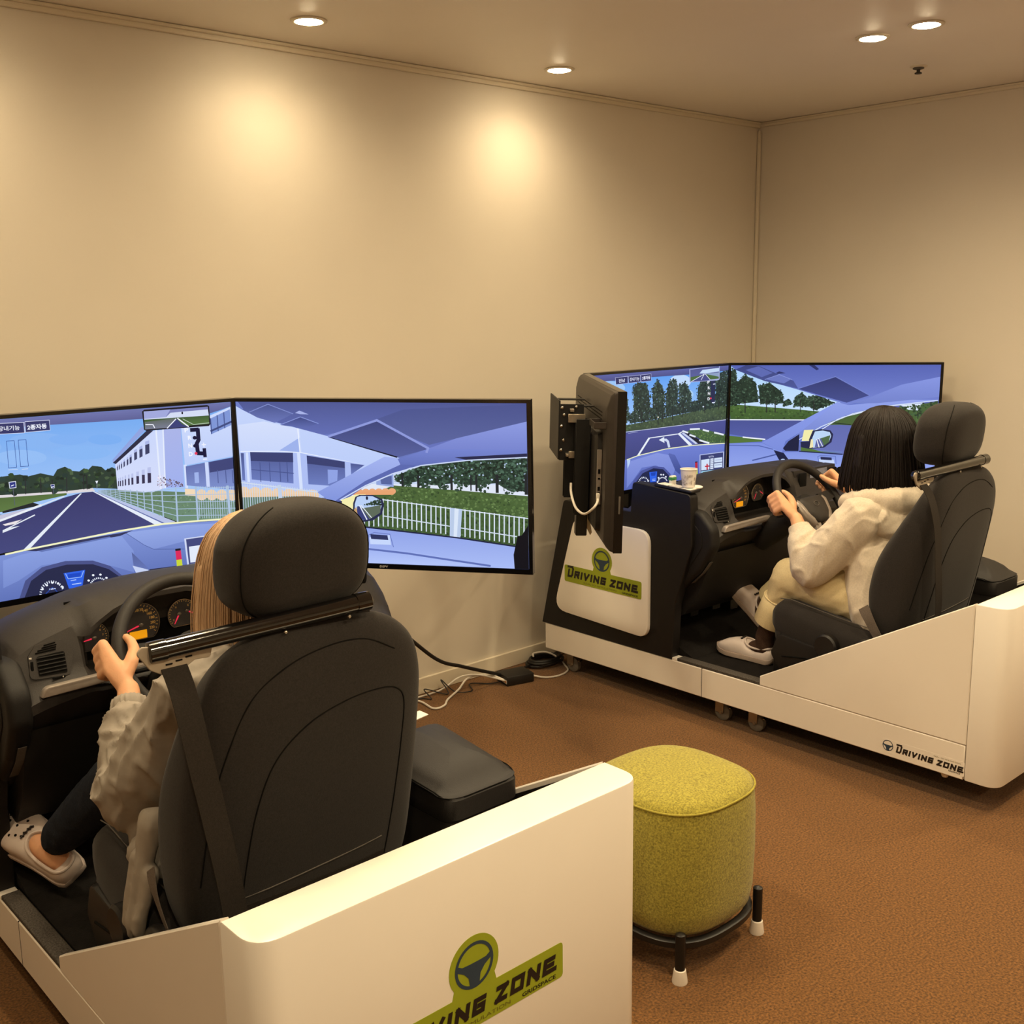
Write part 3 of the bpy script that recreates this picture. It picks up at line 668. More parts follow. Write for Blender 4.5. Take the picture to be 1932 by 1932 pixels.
SCREEN_B=[
(0,'6f7fc8','55639f',[120,180,120,5330,9570,5330,9570,180]),
(0,'4f5894','6a78c4',[195,5330,9570,5330,9570,3752,6748,3681,6430,3977,4615,4538,2991,4298,1377,4715,411,5047]),
(0,'8d9be2','6c7ac6',[6429,3901,7823,4413,9570,4804,9570,3752,7711,3604,5457,3547]),
(0,'4a538e','5a659f',[4619,4740,5698,5116,9570,5303,9570,4779,6484,4028]),
(0,'c4d4fb','b5c8f8',[120,5191,331,5071,838,4830,3206,4252,5512,3599,4586,3169,3154,2311,1286,2054,171,1660,120,2024]),
(0,'d4dffc','c8d6fb',[148,4586,1051,4708,2238,4483,2269,3722,1509,3779,169,3721]),
(0,'9db2ec',0,[1509,3779,2229,4204,2242,3721]),
(0,'e9f0ff',0,[2205,4493,2237,3712,2193,3708,2162,4489]),
(0,'e9f0ff',0,[162,3733,1515,3767,1514,3741,161,3708]),
(0,'e9f0ff',0,[1503,3767,2250,3733,2247,3708,1500,3741]),
(0,'e9f0ff',0,[2238,3735,4330,3377,4324,3352,2232,3710]),
(0,'aebff4',0,[168,3695,2214,3705,4374,3367,3492,2731,2722,2454,154,2643]),
(0,'4c568f','6c7dc0',[167,3670,276,3672,258,2774,160,2787]),
(0,'4c568f','6c7dc0',[497,3713,1969,3714,1921,2715,490,2816]),
(0,'4c568f','6c7dc0',[2429,3634,3700,3452,3686,2916,3164,2671,2429,2703]),
(0,'4c568f','6c7dc0',[3888,3406,4347,3356,3934,3076,3890,3049]),
(0,'3a4172',0,[497,3713,1969,3714,1960,3408,502,3422]),
(0,'3a4172',0,[2429,3634,3700,3452,3695,3248,2432,3369]),
(0,'48548e',0,[826,3386,814,2747,787,2745,799,3385]),
(0,'48548e',0,[1154,3394,1143,2755,1116,2754,1127,3393]),
(0,'48548e',0,[1510,3403,1499,2765,1472,2764,1482,3402]),
(0,'48548e',0,[1755,3409,1746,2771,1718,2770,1728,3408]),
(0,'48548e',0,[497,3154,1957,3062,1953,3036,494,3128]),
(0,'8fa2e4',0,[3112,3192,3449,3180,3413,2832,3100,2721]),
(0,'d6e2fd',0,[2213,3722,2232,2469,2122,2461,2104,3715]),
(0,'d6e2fd',0,[430,3698,422,2733,334,2729,342,3693]),
(0,'f2cfa8',0,[397,2391,372,2305,308,2235,218,2195,120,2192,120,2192,120,2568,135,2575,233,2578,320,2542,378,2476]),
(0,'f2cfa8',0,[792,2383,767,2297,704,2227,614,2187,516,2184,429,2220,371,2287,352,2371,377,2457,441,2527,531,2567,628,2570,715,2534,774,2468]),
(0,'f2cfa8',0,[1187,2375,1163,2290,1099,2220,1010,2179,912,2177,825,2212,766,2279,748,2363,773,2449,836,2519,926,2559,1023,2562,1110,2526,1168,2460]),
(0,'f2cfa8',0,[1582,2368,1557,2282,1494,2212,1405,2172,1307,2169,1220,2204,1161,2271,1143,2356,1167,2441,1231,2511,1320,2551,1418,2554,1504,2518,1563,2452]),
(0,'f2cfa8',0,[1976,2360,1951,2274,1888,2204,1799,2164,1701,2161,1615,2197,1556,2263,1537,2348,1562,2433,1625,2503,1714,2543,1811,2546,1898,2511,1957,2444]),
(0,'f2cfa8',0,[2369,2352,2345,2266,2282,2196,2193,2156,2096,2153,2009,2189,1950,2255,1931,2340,1956,2425,2019,2495,2107,2535,2205,2538,2291,2503,2350,2436]),
(0,'f2cfa8',0,[2762,2344,2738,2258,2675,2189,2587,2148,2489,2146,2403,2181,2344,2248,2325,2332,2349,2418,2412,2487,2500,2527,2598,2530,2684,2495,2743,2428]),
(0,'f0caa0',0,[120,2380,2719,2377,2606,2245,120,2177]),
(0,'5f7a68',0,[120,2221,2062,2307,1289,2131,618,1828,120,1795]),
(0,'c9d8ee',0,[169,2749,143,1810,121,1809,147,2748]),
(0,'c9d8ee',0,[251,2742,226,1812,204,1811,229,2741]),
(0,'c9d8ee',0,[333,2735,309,1814,287,1813,311,2734]),
(0,'c9d8ee',0,[415,2728,392,1817,370,1816,393,2727]),
(0,'c9d8ee',0,[497,2721,474,1819,452,1818,475,2720]),
(0,'c9d8ee',0,[579,2714,557,1821,535,1820,557,2713]),
(0,'c9d8ee',0,[661,2707,640,1824,618,1823,640,2706]),
(0,'c9d8ee',0,[744,2700,723,1826,701,1825,722,2699]),
(0,'c9d8ee',0,[826,2693,805,1828,783,1827,804,2692]),
(0,'c9d8ee',0,[908,2685,888,1831,866,1830,886,2685]),
(0,'c9d8ee',0,[990,2678,970,1833,948,1832,968,2677]),
(0,'c9d8ee',0,[1071,2671,1053,1835,1031,1834,1050,2670]),
(0,'c9d8ee',0,[1153,2664,1136,1837,1114,1837,1131,2663]),
(0,'c9d8ee',0,[1235,2657,1218,1840,1196,1839,1213,2656]),
(0,'c9d8ee',0,[1317,2650,1301,1842,1279,1841,1295,2649]),
(0,'c9d8ee',0,[1399,2643,1383,1844,1361,1844,1377,2642]),
(0,'c9d8ee',0,[1481,2636,1466,1847,1444,1846,1459,2635]),
(0,'c9d8ee',0,[1563,2629,1548,1849,1526,1848,1541,2628]),
(0,'c9d8ee',0,[1645,2622,1630,1851,1609,1850,1623,2621]),
(0,'c9d8ee',0,[1727,2615,1713,1854,1691,1853,1705,2614]),
(0,'c9d8ee',0,[1808,2608,1795,1856,1773,1855,1787,2607]),
(0,'c9d8ee',0,[1890,2600,1878,1858,1856,1857,1868,2600]),
(0,'c9d8ee',0,[1972,2593,1960,1861,1938,1860,1950,2593]),
(0,'c9d8ee',0,[2054,2586,2042,1863,2020,1862,2032,2585]),
(0,'c9d8ee',0,[2136,2579,2125,1865,2103,1864,2114,2578]),
(0,'c9d8ee',0,[2217,2572,2207,1867,2185,1867,2195,2571]),
(0,'c9d8ee',0,[2299,2565,2289,1870,2267,1869,2277,2564]),
(0,'c9d8ee',0,[2381,2558,2371,1872,2349,1871,2359,2557]),
(0,'c9d8ee',0,[2462,2551,2453,1874,2432,1873,2440,2550]),
(0,'c9d8ee',0,[2544,2544,2536,1877,2514,1876,2522,2543]),
(0,'c9d8ee',0,[2626,2537,2618,1879,2596,1878,2604,2536]),
(0,'c9d8ee',0,[2707,2530,2700,1881,2678,1880,2685,2529]),
(0,'d0dcf0',0,[120,2731,2763,2474,2756,2433,120,2689]),
(0,'c2d2ea',0,[1490,2663,1514,2241,1383,2227,1359,2649]),
(0,'dfe6f6',0,[3478,2192,4360,2703,5287,3111,6208,3389,7711,3594,9570,3710,9570,807,7260,1191,3786,1426]),
(0,'c9d8f4',0,[4586,3169,9570,3697,9570,2843,4578,2760]),
(0,'4d6638','3d5530',[5281,2728,6736,2654,9570,2491,9570,803,3786,1426,4571,2453]),
(1,['4a6338', '5a7542', '3a502e', '6a8550'],(54, 420, 21),[5307,2677,6735,2613,9570,2441,9570,1779,4893,2256]),
(1,['3a5030', '46603a', '2d4028', '55704a'],(60, 420, 22),[5001,2233,9570,1830,9570,829,4004,1406]),
(0,'26382f',0,[5340,3036,6207,3363,7710,3564,9570,3660,9570,2639,9202,2629,8561,2866,7812,2795,7168,2829,6522,2761,6093,2877,5660,2789,5337,2857]),
(1,['22332a', '2f4536', '3f5a48', '1a271f', '4d6a58'],(60, 900, 23),[5340,3036,6207,3363,7710,3564,9570,3660,9570,2639,9202,2629,8561,2866,7812,2795,7168,2829,6522,2761,6093,2877,5660,2789,5337,2857]),
(1,['a9c0dc', 'c6d8f0'],(38, 60, 24),[5340,3036,6207,3363,7710,3564,9570,3660,9570,2639,9202,2629,8561,2866,7812,2795,7168,2829,6522,2761,6093,2877,5660,2789,5337,2857]),
(1,['22332a', '2f4536', '3a5242'],(65, 40, 1110),[5501,2989,5933,3000,5874,2692,5550,2684]),
(1,['22332a', '2f4536', '3a5242'],(65, 40, 1215),[6068,3004,6498,3015,6440,2670,6116,2661]),
(1,['22332a', '2f4536', '3a5242'],(65, 40, 1330),[6686,3020,7116,3031,7059,2646,6736,2637]),
(1,['22332a', '2f4536', '3a5242'],(65, 40, 1440),[7277,3035,7706,3047,7649,2622,7327,2614]),
(1,['22332a', '2f4536', '3a5242'],(65, 40, 1570),[7974,3054,8402,3065,8346,2595,8025,2586]),
(1,['22332a', '2f4536', '3a5242'],(65, 40, 1720),[8776,3075,9203,3086,9148,2563,8828,2554]),
(0,'23272b',0,[5616,3058,5610,2696,5545,2694,5551,3056]),
(0,'23272b',0,[6133,3074,6127,2673,6052,2671,6058,3072]),
(0,'23272b',0,[7208,3102,7204,2630,7128,2628,7133,3100]),
(0,'23272b',0,[7809,3110,7805,2613,7762,2612,7766,3109]),
(0,'23272b',0,[7996,3120,7993,2601,7928,2600,7932,3119]),
(0,'23272b',0,[8664,3145,8662,2568,8566,2566,8568,3143]),
(0,'23272b',0,[9570,3169,9570,2532,9474,2530,9474,3166]),
(0,'93a6de',0,[4718,3019,5288,3136,5280,2677,4713,2738]),
(0,'56659f',0,[4853,2972,5232,3033,5227,2752,4876,2768]),
(0,'e9a878',0,[4268,2496,4250,2444,4201,2405,4136,2389,4071,2401,4024,2438,4007,2489,4026,2540,4075,2579,4140,2595,4205,2583,4252,2547]),
(0,'e9a878',0,[4486,2506,4467,2454,4419,2415,4353,2400,4288,2411,4241,2448,4225,2499,4244,2550,4292,2589,4358,2605,4422,2593,4469,2557]),
(0,'e9a878',0,[4703,2516,4684,2464,4636,2425,4570,2410,4506,2422,4459,2458,4442,2509,4461,2560,4509,2599,4575,2615,4639,2603,4686,2566]),
(0,'e9a878',0,[4920,2526,4901,2474,4853,2435,4788,2420,4723,2432,4676,2468,4659,2519,4678,2570,4726,2609,4792,2625,4856,2613,4903,2576]),
(0,'e9a878',0,[5136,2536,5118,2484,5070,2445,5005,2430,4940,2441,4893,2478,4876,2529,4895,2580,4943,2619,5008,2635,5073,2623,5120,2586]),
(0,'e9a878',0,[5353,2546,5335,2494,5287,2455,5221,2439,5157,2451,5110,2488,5093,2538,5112,2590,5160,2629,5225,2644,5290,2632,5337,2596]),
(0,'e8a472',0,[3866,2485,5278,2564,5264,2430,3918,2394]),
(0,'d9e4f4',0,[3989,2266,3951,1369,3913,1369,3951,2265]),
(0,'d9e4f4',0,[4147,2270,4110,1374,4072,1373,4109,2270]),
(0,'d9e4f4',0,[4304,2274,4268,1378,4230,1378,4266,2274]),
(0,'d9e4f4',0,[4462,2279,4426,1383,4388,1383,4424,2278]),
(0,'d9e4f4',0,[4620,2283,4584,1388,4546,1387,4582,2283]),
(0,'d9e4f4',0,[4777,2287,4742,1392,4704,1392,4739,2287]),
(0,'d9e4f4',0,[4934,2296,4900,1397,4862,1396,4896,2295]),
(0,'d9e4f4',0,[5091,2280,5058,1401,5020,1401,5053,2279]),
(0,'d9e4f4',0,[5248,2263,5216,1390,5178,1389,5210,2263]),
(0,'d9e4f4',0,[5405,2247,5373,1374,5335,1373,5367,2247]),
(0,'d9e4f4',0,[5562,2231,5530,1357,5492,1357,5524,2231]),
(0,'d9e4f4',0,[5718,2215,5688,1341,5650,1340,5680,2214]),
(0,'d9e4f4',0,[5875,2198,5845,1324,5807,1324,5837,2198]),
(0,'d9e4f4',0,[6031,2182,6002,1308,5964,1307,5994,2182]),
(0,'d9e4f4',0,[6188,2166,6159,1291,6121,1291,6150,2166]),
(0,'d9e4f4',0,[6344,2150,6316,1275,6278,1275,6306,2149]),
(0,'d9e4f4',0,[6501,2134,6473,1259,6435,1258,6463,2133]),
(0,'d9e4f4',0,[6657,2118,6630,1242,6592,1242,6619,2117]),
(0,'d9e4f4',0,[6813,2101,6787,1226,6749,1225,6775,2101]),
(0,'d9e4f4',0,[6969,2085,6943,1210,6905,1209,6932,2085]),
(0,'d9e4f4',0,[7126,2069,7100,1193,7062,1193,7088,2069]),
(0,'d9e4f4',0,[7282,2053,7257,1177,7219,1176,7244,2052]),
(0,'d9e4f4',0,[7438,2037,7413,1160,7375,1160,7400,2036]),
(0,'d9e4f4',0,[7594,2021,7570,1144,7532,1144,7556,2020]),
(0,'d9e4f4',0,[7749,2004,7726,1128,7689,1127,7712,2004]),
(0,'d9e4f4',0,[7905,1988,7883,1111,7845,1111,7868,1988]),
(0,'d9e4f4',0,[8061,1972,8039,1095,8001,1095,8023,1972]),
(0,'d9e4f4',0,[8217,1956,8195,1079,8158,1078,8179,1956]),
(0,'d9e4f4',0,[8373,1940,8352,1063,8314,1062,8335,1939]),
(0,'d9e4f4',0,[8528,1924,8508,1046,8470,1046,8491,1923]),
(0,'d9e4f4',0,[8684,1908,8664,1030,8626,1029,8646,1907]),
(0,'d9e4f4',0,[8839,1892,8820,1014,8782,1013,8802,1891]),
(0,'d9e4f4',0,[8995,1875,8976,997,8938,997,8957,1875]),
(0,'d9e4f4',0,[9150,1859,9132,981,9094,981,9113,1859]),
(0,'d9e4f4',0,[9305,1843,9288,965,9250,964,9268,1843]),
(0,'d9e4f4',0,[9461,1827,9444,948,9406,948,9423,1827]),
(0,'d9e4f4',0,[9570,932,9562,932,9570,1360]),
(0,'dde8f6',0,[4887,2283,9570,1805,9570,1774,4882,2252]),
(0,'d4e0f0',0,[4878,1758,9210,1221,9205,1190,4872,1727]),
(0,'b9cbe8',0,[7106,2061,7483,2030,7394,1102,7054,1143]),
(0,'dbe7f8',0,[7241,2049,7376,2038,7286,1114,7178,1126]),
(0,'a4b4f0','8093dc',[2722,2454,5027,3638,5458,3598,5535,3397,4363,2857,3368,2163,3150,2157]),
(0,'5b69b0',0,[5535,3397,6208,3439,5124,3030,4304,2650,3476,2114,3259,2149,4363,2857]),
(0,'7484d0','6170b8',[5457,3573,6483,3902,9570,3904,9570,3709,7710,3579,6208,3389,5535,3397]),
(0,'26284a',0,[7283,3654,9570,3810,9570,3689,7710,3574]),
(0,'cfdcfb',0,[3461,2228,4359,2723,4377,2692,3479,2197]),
(0,'cfdcfb',0,[4344,2716,5289,3131,5303,3098,4358,2683]),
(0,'cfdcfb',0,[5273,3125,6212,3398,6221,3364,5283,3091]),
(0,'cfdcfb',0,[6196,3395,7718,3588,7722,3552,6200,3360]),
(0,'cfdcfb',0,[7700,3586,9570,3707,9570,3672,7702,3551]),
(0,'8c9fe6','a9bcf6',[3097,180,3132,1485,3786,1400,7259,1113,9570,855,9570,180]),
(0,'1f2342',0,[3777,1424,7274,1135,7268,1089,3770,1378]),
(0,'1f2342',0,[7251,1138,9215,909,9208,863,7243,1092]),
(0,'9fb2f2','b4c6fa',[3130,180,3439,636,4316,688,5625,624,7793,327,8009,229,5597,180]),
(0,'5f70b6',0,[3092,631,4332,679,4331,616,3091,568]),
(0,'5f70b6',0,[4303,679,5644,576,5635,513,4294,617]),
(0,'5f70b6',0,[5613,579,6894,431,6883,369,5602,517]),
(0,'5f70b6',0,[6861,435,8355,269,8345,207,6851,373]),
(0,'6a7bc2',0,[4331,788,4367,1113,4394,1112,4358,786]),
(0,'6a7bc2',0,[4368,1115,4574,1204,4584,1180,4378,1092]),
(0,'6a7bc2',0,[4567,1203,5098,1165,5094,1139,4564,1177]),
(0,'6a7bc2',0,[5101,1163,5205,738,5179,731,5074,1156]),
(0,'c6d7fc',0,[4405,1029,5089,1127,5110,806,4417,806]),
(0,'2e3560',0,[4435,1134,5007,1114,5031,959,4459,979]),
(0,'0d0d16',0,[9570,180,9570,1579,9361,1252,9227,1223,9091,625,9114,180]),
(0,'f4eeb0',0,[3506,2218,4027,2412,4354,2421,3880,1919,3525,1909]),
(0,'2a2c50',0,[3423,2164,3543,2193,3514,1909,3880,1919,3899,1558,3576,1756,3416,1906]),
(0,'262a4c',0,[3912,2126,3998,2334,4136,2400,4570,2412,4893,2282,4944,2103,4857,1792,4553,1587,4170,1514,3871,1532]),
(0,'b9d0f6',0,[3966,2102,4053,2326,4190,2370,4570,2370,4838,2244,4862,2075,4776,1841,4500,1653,4172,1576,3926,1569]),
(0,'5d6a5a',0,[3962,1922,4835,2090,4803,1842,4500,1653,3926,1569]),
(1,['26382c', '34493a'],(49, 60, 31),[4292,2085,4812,2280,4863,2101,4400,2063]),
(0,'3a4078',0,[4046,2027,4155,2040,4445,1615,4008,1572]),
(0,'e8effa',0,[4141,2071,4368,1613,4334,1596,4107,2055]),
(0,'e8effa',0,[4189,2070,4516,1682,4494,1666,4168,2053]),
(0,'c8a070',0,[3888,1568,3934,1921,4018,2016,4045,1769,4008,1551]),
(0,'2a2c44',0,[4427,2305,4418,2269,4396,2245,4369,2245,4348,2267,4340,2303,4349,2339,4371,2362,4398,2363,4420,2341]),
(0,'49538c','6a77ba',[332,5096,1234,5267,2063,4958,1430,4666,838,4830]),
(0,'7f8ccc',0,[562,5010,1235,5271,1245,5248,571,4986]),
(0,'7f8ccc',0,[1233,5271,2075,4968,2064,4944,1222,5248]),
(0,'3d4680','5f6cb0',[1618,4595,2304,4863,2893,4660,2401,4512]),
(0,'8694d6',0,[1607,4619,2306,4877,2314,4854,1616,4596]),
(0,'8694d6',0,[2303,4877,2904,4669,2894,4646,2292,4853]),
(0,'a7b2e8',0,[2134,4985,2283,5064,2587,4945,2306,4949]),
(0,'3c4378','57619e',[3205,4227,4834,4770,6456,3901,5458,3623]),
(0,'8d99dc',0,[3177,4280,4842,4819,4863,4753,3198,4213]),
(0,'8d99dc',0,[4838,4820,6492,3949,6453,3887,4799,4758]),
(0,'8d99dc',0,[6498,3931,6429,3770,6359,3795,6429,3956]),
(0,'15172c',0,[3205,4222,3313,4214,5459,3649,5431,3608])]

SCREEN_C=[
(0,'4f9af2','b9d8fb',[120,5330,9570,5330,9570,2033,120,2957]),
(0,'9cc6f6',0,[2336,4700,2298,4618,2177,4548,1983,4492,1730,4457,1438,4443,1127,4451,819,4481,535,4529,292,4593,120,4662,120,4987,263,5031,499,5069,780,5087,1087,5083,1399,5057,1696,5011,1955,4948,2158,4871,2288,4786]),
(0,'bfd9fa',0,[6824,4732,6800,4651,6725,4579,6603,4520,6443,4479,6256,4458,6057,4458,5858,4480,5673,4521,5514,4578,5392,4649,5313,4727,5284,4808,5305,4886,5376,4957,5492,5015,5646,5058,5828,5081,6026,5083,6227,5064,6416,5024,6581,4967,6710,4896,6793,4816]),
(0,'a6ccf8',0,[2268,4167,2247,4085,2177,4012,2062,3954,1911,3915,1735,3896,1546,3899,1357,3923,1182,3967,1030,4028,913,4101,838,4181,808,4264,827,4343,893,4414,1002,4472,1147,4513,1319,4534,1506,4534,1697,4512,1877,4469,2034,4409,2157,4334,2237,4252]),
(0,'a8cff8',0,[7035,4127,7020,4067,6967,4013,6882,3969,6770,3939,6639,3924,6499,3925,6359,3942,6229,3974,6116,4018,6029,4072,5974,4131,5952,4193,5968,4252,6018,4305,6100,4349,6209,4380,6337,4396,6477,4396,6618,4380,6750,4349,6866,4305,6956,4250,7014,4190]),
(0,'4a5d43','3b4a38',[120,2872,2585,3072,5084,3186,9570,3506,9570,2724,2602,2785,120,2771]),
(1,['3f4f3a', '4d5e42', '56684a', '344232'],(71, 330, 41),[120,2797,2587,3036,5086,3148,9570,3424,9570,2785,2600,2821,120,2793]),
(0,'2a3934',0,[120,4182,246,4278,540,4223,717,3285,120,3218]),
(1,['1c2726', '2a3a35', '3a4f45', '4c6256', '222e2b'],(66, 260, 50),[120,4236,257,4334,556,4242,821,3203,120,3147]),
(1,['9cc4f2', 'b4d4f8'],(25, 16, 150),[120,4207,251,4301,532,4213,782,3234,120,3180]),
(0,'2a3934',0,[1953,4490,2142,4631,2459,4414,2679,3281,1945,3198]),
(1,['1c2726', '2a3a35', '3a4f45', '4c6256', '222e2b'],(66, 260, 51),[1903,4577,2132,4697,2468,4430,2759,3154,1915,3116]),
(1,['9cc4f2', 'b4d4f8'],(25, 16, 151),[1922,4545,2138,4657,2455,4406,2729,3202,1933,3165]),
(0,'2a3934',0,[2857,4619,3105,4882,3684,4826,3913,4393,4062,3266,3403,3124,2963,3601]),
(1,['1c2726', '2a3a35', '3a4f45', '4c6256', '222e2b'],(66, 260, 52),[2759,4709,3073,4963,3695,4855,4003,4444,4131,3178,3403,3086,2884,3512]),
(1,['9cc4f2', 'b4d4f8'],(25, 16, 152),[2796,4675,3092,4915,3679,4812,3969,4425,4090,3231,3403,3143,2913,3546]),
(0,'2a3934',0,[4170,4523,4438,4930,4787,4652,4984,4238,4954,3269,4191,3204]),
(1,['1c2726', '2a3a35', '3a4f45', '4c6256', '222e2b'],(66, 260, 53),[4097,4590,4422,5011,4795,4672,5055,4255,4993,3178,4175,3167]),
(1,['9cc4f2', 'b4d4f8'],(25, 16, 153),[4124,4565,4432,4962,4783,4642,5028,4249,4969,3233,4198,3222]),
(0,'2a3934',0,[5075,4239,5290,4818,5689,4880,5898,4363,5921,3341,5130,3239]),
(1,['1c2726', '2a3a35', '3a4f45', '4c6256', '222e2b'],(66, 260, 54),[5000,4255,5269,4888,5696,4908,5970,4401,5965,3256,5115,3204]),
(1,['9cc4f2', 'b4d4f8'],(25, 16, 154),[5028,4249,5282,4846,5685,4865,5943,4387,5938,3307,5137,3257]),
(0,'2a3934',0,[5981,4563,6402,4706,6858,4180,6896,3450,6071,3327]),
(1,['1c2726', '2a3a35', '3a4f45', '4c6256', '222e2b'],(66, 260, 55),[5901,4655,6398,4775,6875,4186,6979,3344,6033,3253]),
(1,['9cc4f2', 'b4d4f8'],(25, 16, 155),[5931,4620,6400,4733,6850,4178,6948,3384,6056,3297]),
(0,'2a3934',0,[7332,4405,7641,4711,8671,4778,8633,3489,7394,3536]),
(1,['1c2726', '2a3a35', '3a4f45', '4c6256', '222e2b'],(66, 260, 56),[7229,4447,7612,4767,8701,4802,8761,3367,7340,3471]),
(1,['9cc4f2', 'b4d4f8'],(25, 16, 156),[7268,4431,7629,4733,8656,4766,8713,3413,7372,3510]),
(0,'2a3934',0,[8634,4942,9557,5147,9570,4912,9570,3392,8749,3609]),
(1,['1c2726', '2a3a35', '3a4f45', '4c6256', '222e2b'],(66, 260, 57),[8548,5059,9570,5233,9570,3350,8683,3491]),
(1,['9cc4f2', 'b4d4f8'],(25, 16, 157),[8580,5016,9570,5183,9570,3399,8708,3535]),
(0,'2a3934',0,[5260,3669,7290,3823,9407,3783,9145,3424,5162,3237]),
(1,['1c2726', '2a3a35', '3a4f45', '4c6256', '222e2b'],(66, 260, 58),[4938,3684,7304,3848,9499,3791,9515,3395,4963,3203]),
(1,['9cc4f2', 'b4d4f8'],(25, 16, 158),[5058,3679,7296,3833,9360,3779,9375,3406,5082,3223]),
(0,'2a3934',0,[2716,3558,3435,3713,5086,3683,4946,3213,2677,3116]),
(1,['1c2726', '2a3a35', '3a4f45', '4c6256', '222e2b'],(66, 260, 59),[2540,3577,3404,3741,5140,3693,5168,3169,2570,3082]),
(1,['9cc4f2', 'b4d4f8'],(25, 16, 159),[2606,3570,3423,3724,5058,3679,5084,3186,2634,3103]),
(0,'262a2c',0,[3481,3582,3513,3016,3466,3021,3433,3586]),
(0,'262a2c',0,[4591,3496,4622,2917,4572,2922,4541,3500]),
(0,'262a2c',0,[5589,3610,5619,3018,5568,3023,5537,3614]),
(0,'262a2c',0,[6328,3712,6357,3110,6304,3114,6274,3715]),
(0,'262a2c',0,[7920,3801,7948,3179,7891,3184,7863,3804]),
(0,'262a2c',0,[8984,3936,9010,3300,8951,3305,8924,3939]),
(0,'262a2c',0,[4892,3586,4923,3003,4872,3007,4841,3590]),
(0,'f6f2e0',0,[4624,3250,4616,3229,4595,3217,4568,3219,4545,3234,4535,3257,4542,3279,4564,3290,4591,3288,4614,3273]),
(0,'dbe6fa',0,[7855,3491,7845,3471,7817,3460,7782,3462,7753,3478,7741,3500,7751,3520,7779,3531,7814,3529,7843,3513]),
(0,'dbe6fa',0,[3346,3322,3338,3308,3316,3303,3293,3311,3283,3328,3291,3342,3313,3347,3336,3339]),
(0,'4c5194','42477f',[120,2555,2603,2778,9570,2744,9570,1601,9448,1596,5497,1790,2778,1525,120,1481]),
(0,'c3cbe8',0,[120,2649,2608,2780,2616,2755,120,2625]),
(0,'c3cbe8',0,[2592,2780,9570,2758,9570,2729,2598,2755]),
(0,'aab4dc',0,[2601,2703,3223,2715,3228,2700,2605,2688]),
(0,'eaf1fb',0,[3171,1589,3969,2392,4070,2338,3269,1534]),
(0,'eaf1fb',0,[3957,2380,6053,2391,6065,2349,3968,2340]),
(0,'eaf1fb',0,[6013,2386,6390,2483,6422,2442,6046,2346]),
(0,'e6eefb',0,[6015,2361,6188,2402,7085,1777,6843,1764]),
(0,'c5d0ee',0,[6278,2374,6424,2398,7513,1782,7329,1774]),
(0,'5a66ac',0,[6189,2382,6278,2374,7329,1774,7085,1777]),
(0,'1a1c22',0,[6361,2481,6631,2436,8014,1748,7513,1782]),
(0,'46633a','3c572f',[6631,2436,6990,2500,7922,2412,9570,2041,9570,1621,8397,1727,7755,1934]),
(1,['3f5a30', '56753e', '6c8a4a'],(46, 200, 63),[6722,2420,7923,2392,9570,2020,9570,1642,8428,1744]),
(0,'e6edf6',0,[6347,2513,6768,2397,6739,2325,6319,2442]),
(0,'e6edf6',0,[6867,2293,7328,2158,7295,2087,6835,2222]),
(0,'e6edf6',0,[7615,1971,8379,1763,8348,1689,7586,1899]),
(0,'e6edf6',0,[6863,2549,7600,2511,7612,2431,6874,2470]),
(0,'e6edf6',0,[7841,2443,8320,2330,8295,2254,7816,2368]),
(0,'e6edf6',0,[8712,2241,9476,2065,9451,1988,8687,2165]),
(0,'dfe8f8',0,[4679,2214,5045,2325,5077,2042]),
(0,'cdd8f2',0,[5050,2243,5219,2225,5395,2102,5508,1796,5354,1798,5227,2082,5054,2156]),
(0,'6f80d2','5666b4',[120,180,120,1274,2576,1550,3540,1683,5611,1777,9570,1598,9570,180]),
(0,'5a69b4','3c4a8c',[5453,1532,5860,1409,6358,741,6255,451,5777,779,5179,1378]),
(0,'8797e0','7282cf',[2834,1448,4612,1630,5400,1463,5894,726,5687,305,5211,779,4533,1070,3575,1068,2988,545,2604,251,2591,1302]),
(0,'b9d2f6',0,[2578,1515,2804,1522,2764,1350,2627,1122]),
(0,'f0f2c4',0,[2553,1550,3284,1663,3307,1624,2575,1511]),
(0,'f0f2c4',0,[3260,1661,5166,1774,5183,1733,3277,1621]),
(0,'f0f2c4',0,[5138,1774,7097,1760,7109,1716,5150,1732]),
(0,'f0f2c4',0,[7066,1760,9570,1625,9570,1580,7074,1717]),
(0,'4d579c',0,[2872,180,3039,537,3531,931,4372,1055,5092,924,5559,584,5805,180]),
(0,'23284c',0,[3067,180,3198,444,3642,808,4377,955,5040,839,5449,524,5653,180]),
(0,'2f62e6',0,[4091,801,4631,783,4602,312,4186,336]),
(0,'1c45b8',0,[4199,768,4551,757,4505,599,4234,618]),
(0,'bcd4ff',0,[4311,467,4530,460,4537,434,4318,441]),
(0,'bcd4ff',0,[4315,401,4524,388,4529,362,4321,375]),
(0,'e8efff',0,[3445,274,3361,273,3349,306,3433,307]),
(0,'e8efff',0,[3429,352,3343,372,3348,403,3433,383]),
(0,'e8efff',0,[3438,426,3358,465,3377,491,3458,452]),
(0,'e8efff',0,[3472,490,3403,545,3435,563,3504,509]),
(0,'e8efff',0,[3528,539,3476,605,3516,615,3568,550]),
(0,'e8efff',0,[3602,569,3570,640,3615,642,3647,571]),
(0,'e8efff',0,[3688,577,3678,648,3725,643,3735,572]),
(0,'e8efff',0,[3778,562,3791,629,3838,617,3825,550]),
(0,'e8efff',0,[3865,526,3901,584,3946,566,3910,507]),
(0,'e8efff',0,[3944,473,4000,517,4039,492,3983,448]),
(0,'e8efff',0,[4007,406,4080,432,4110,402,4037,375]),
(0,'e8efff',0,[4776,301,4699,321,4706,353,4783,333]),
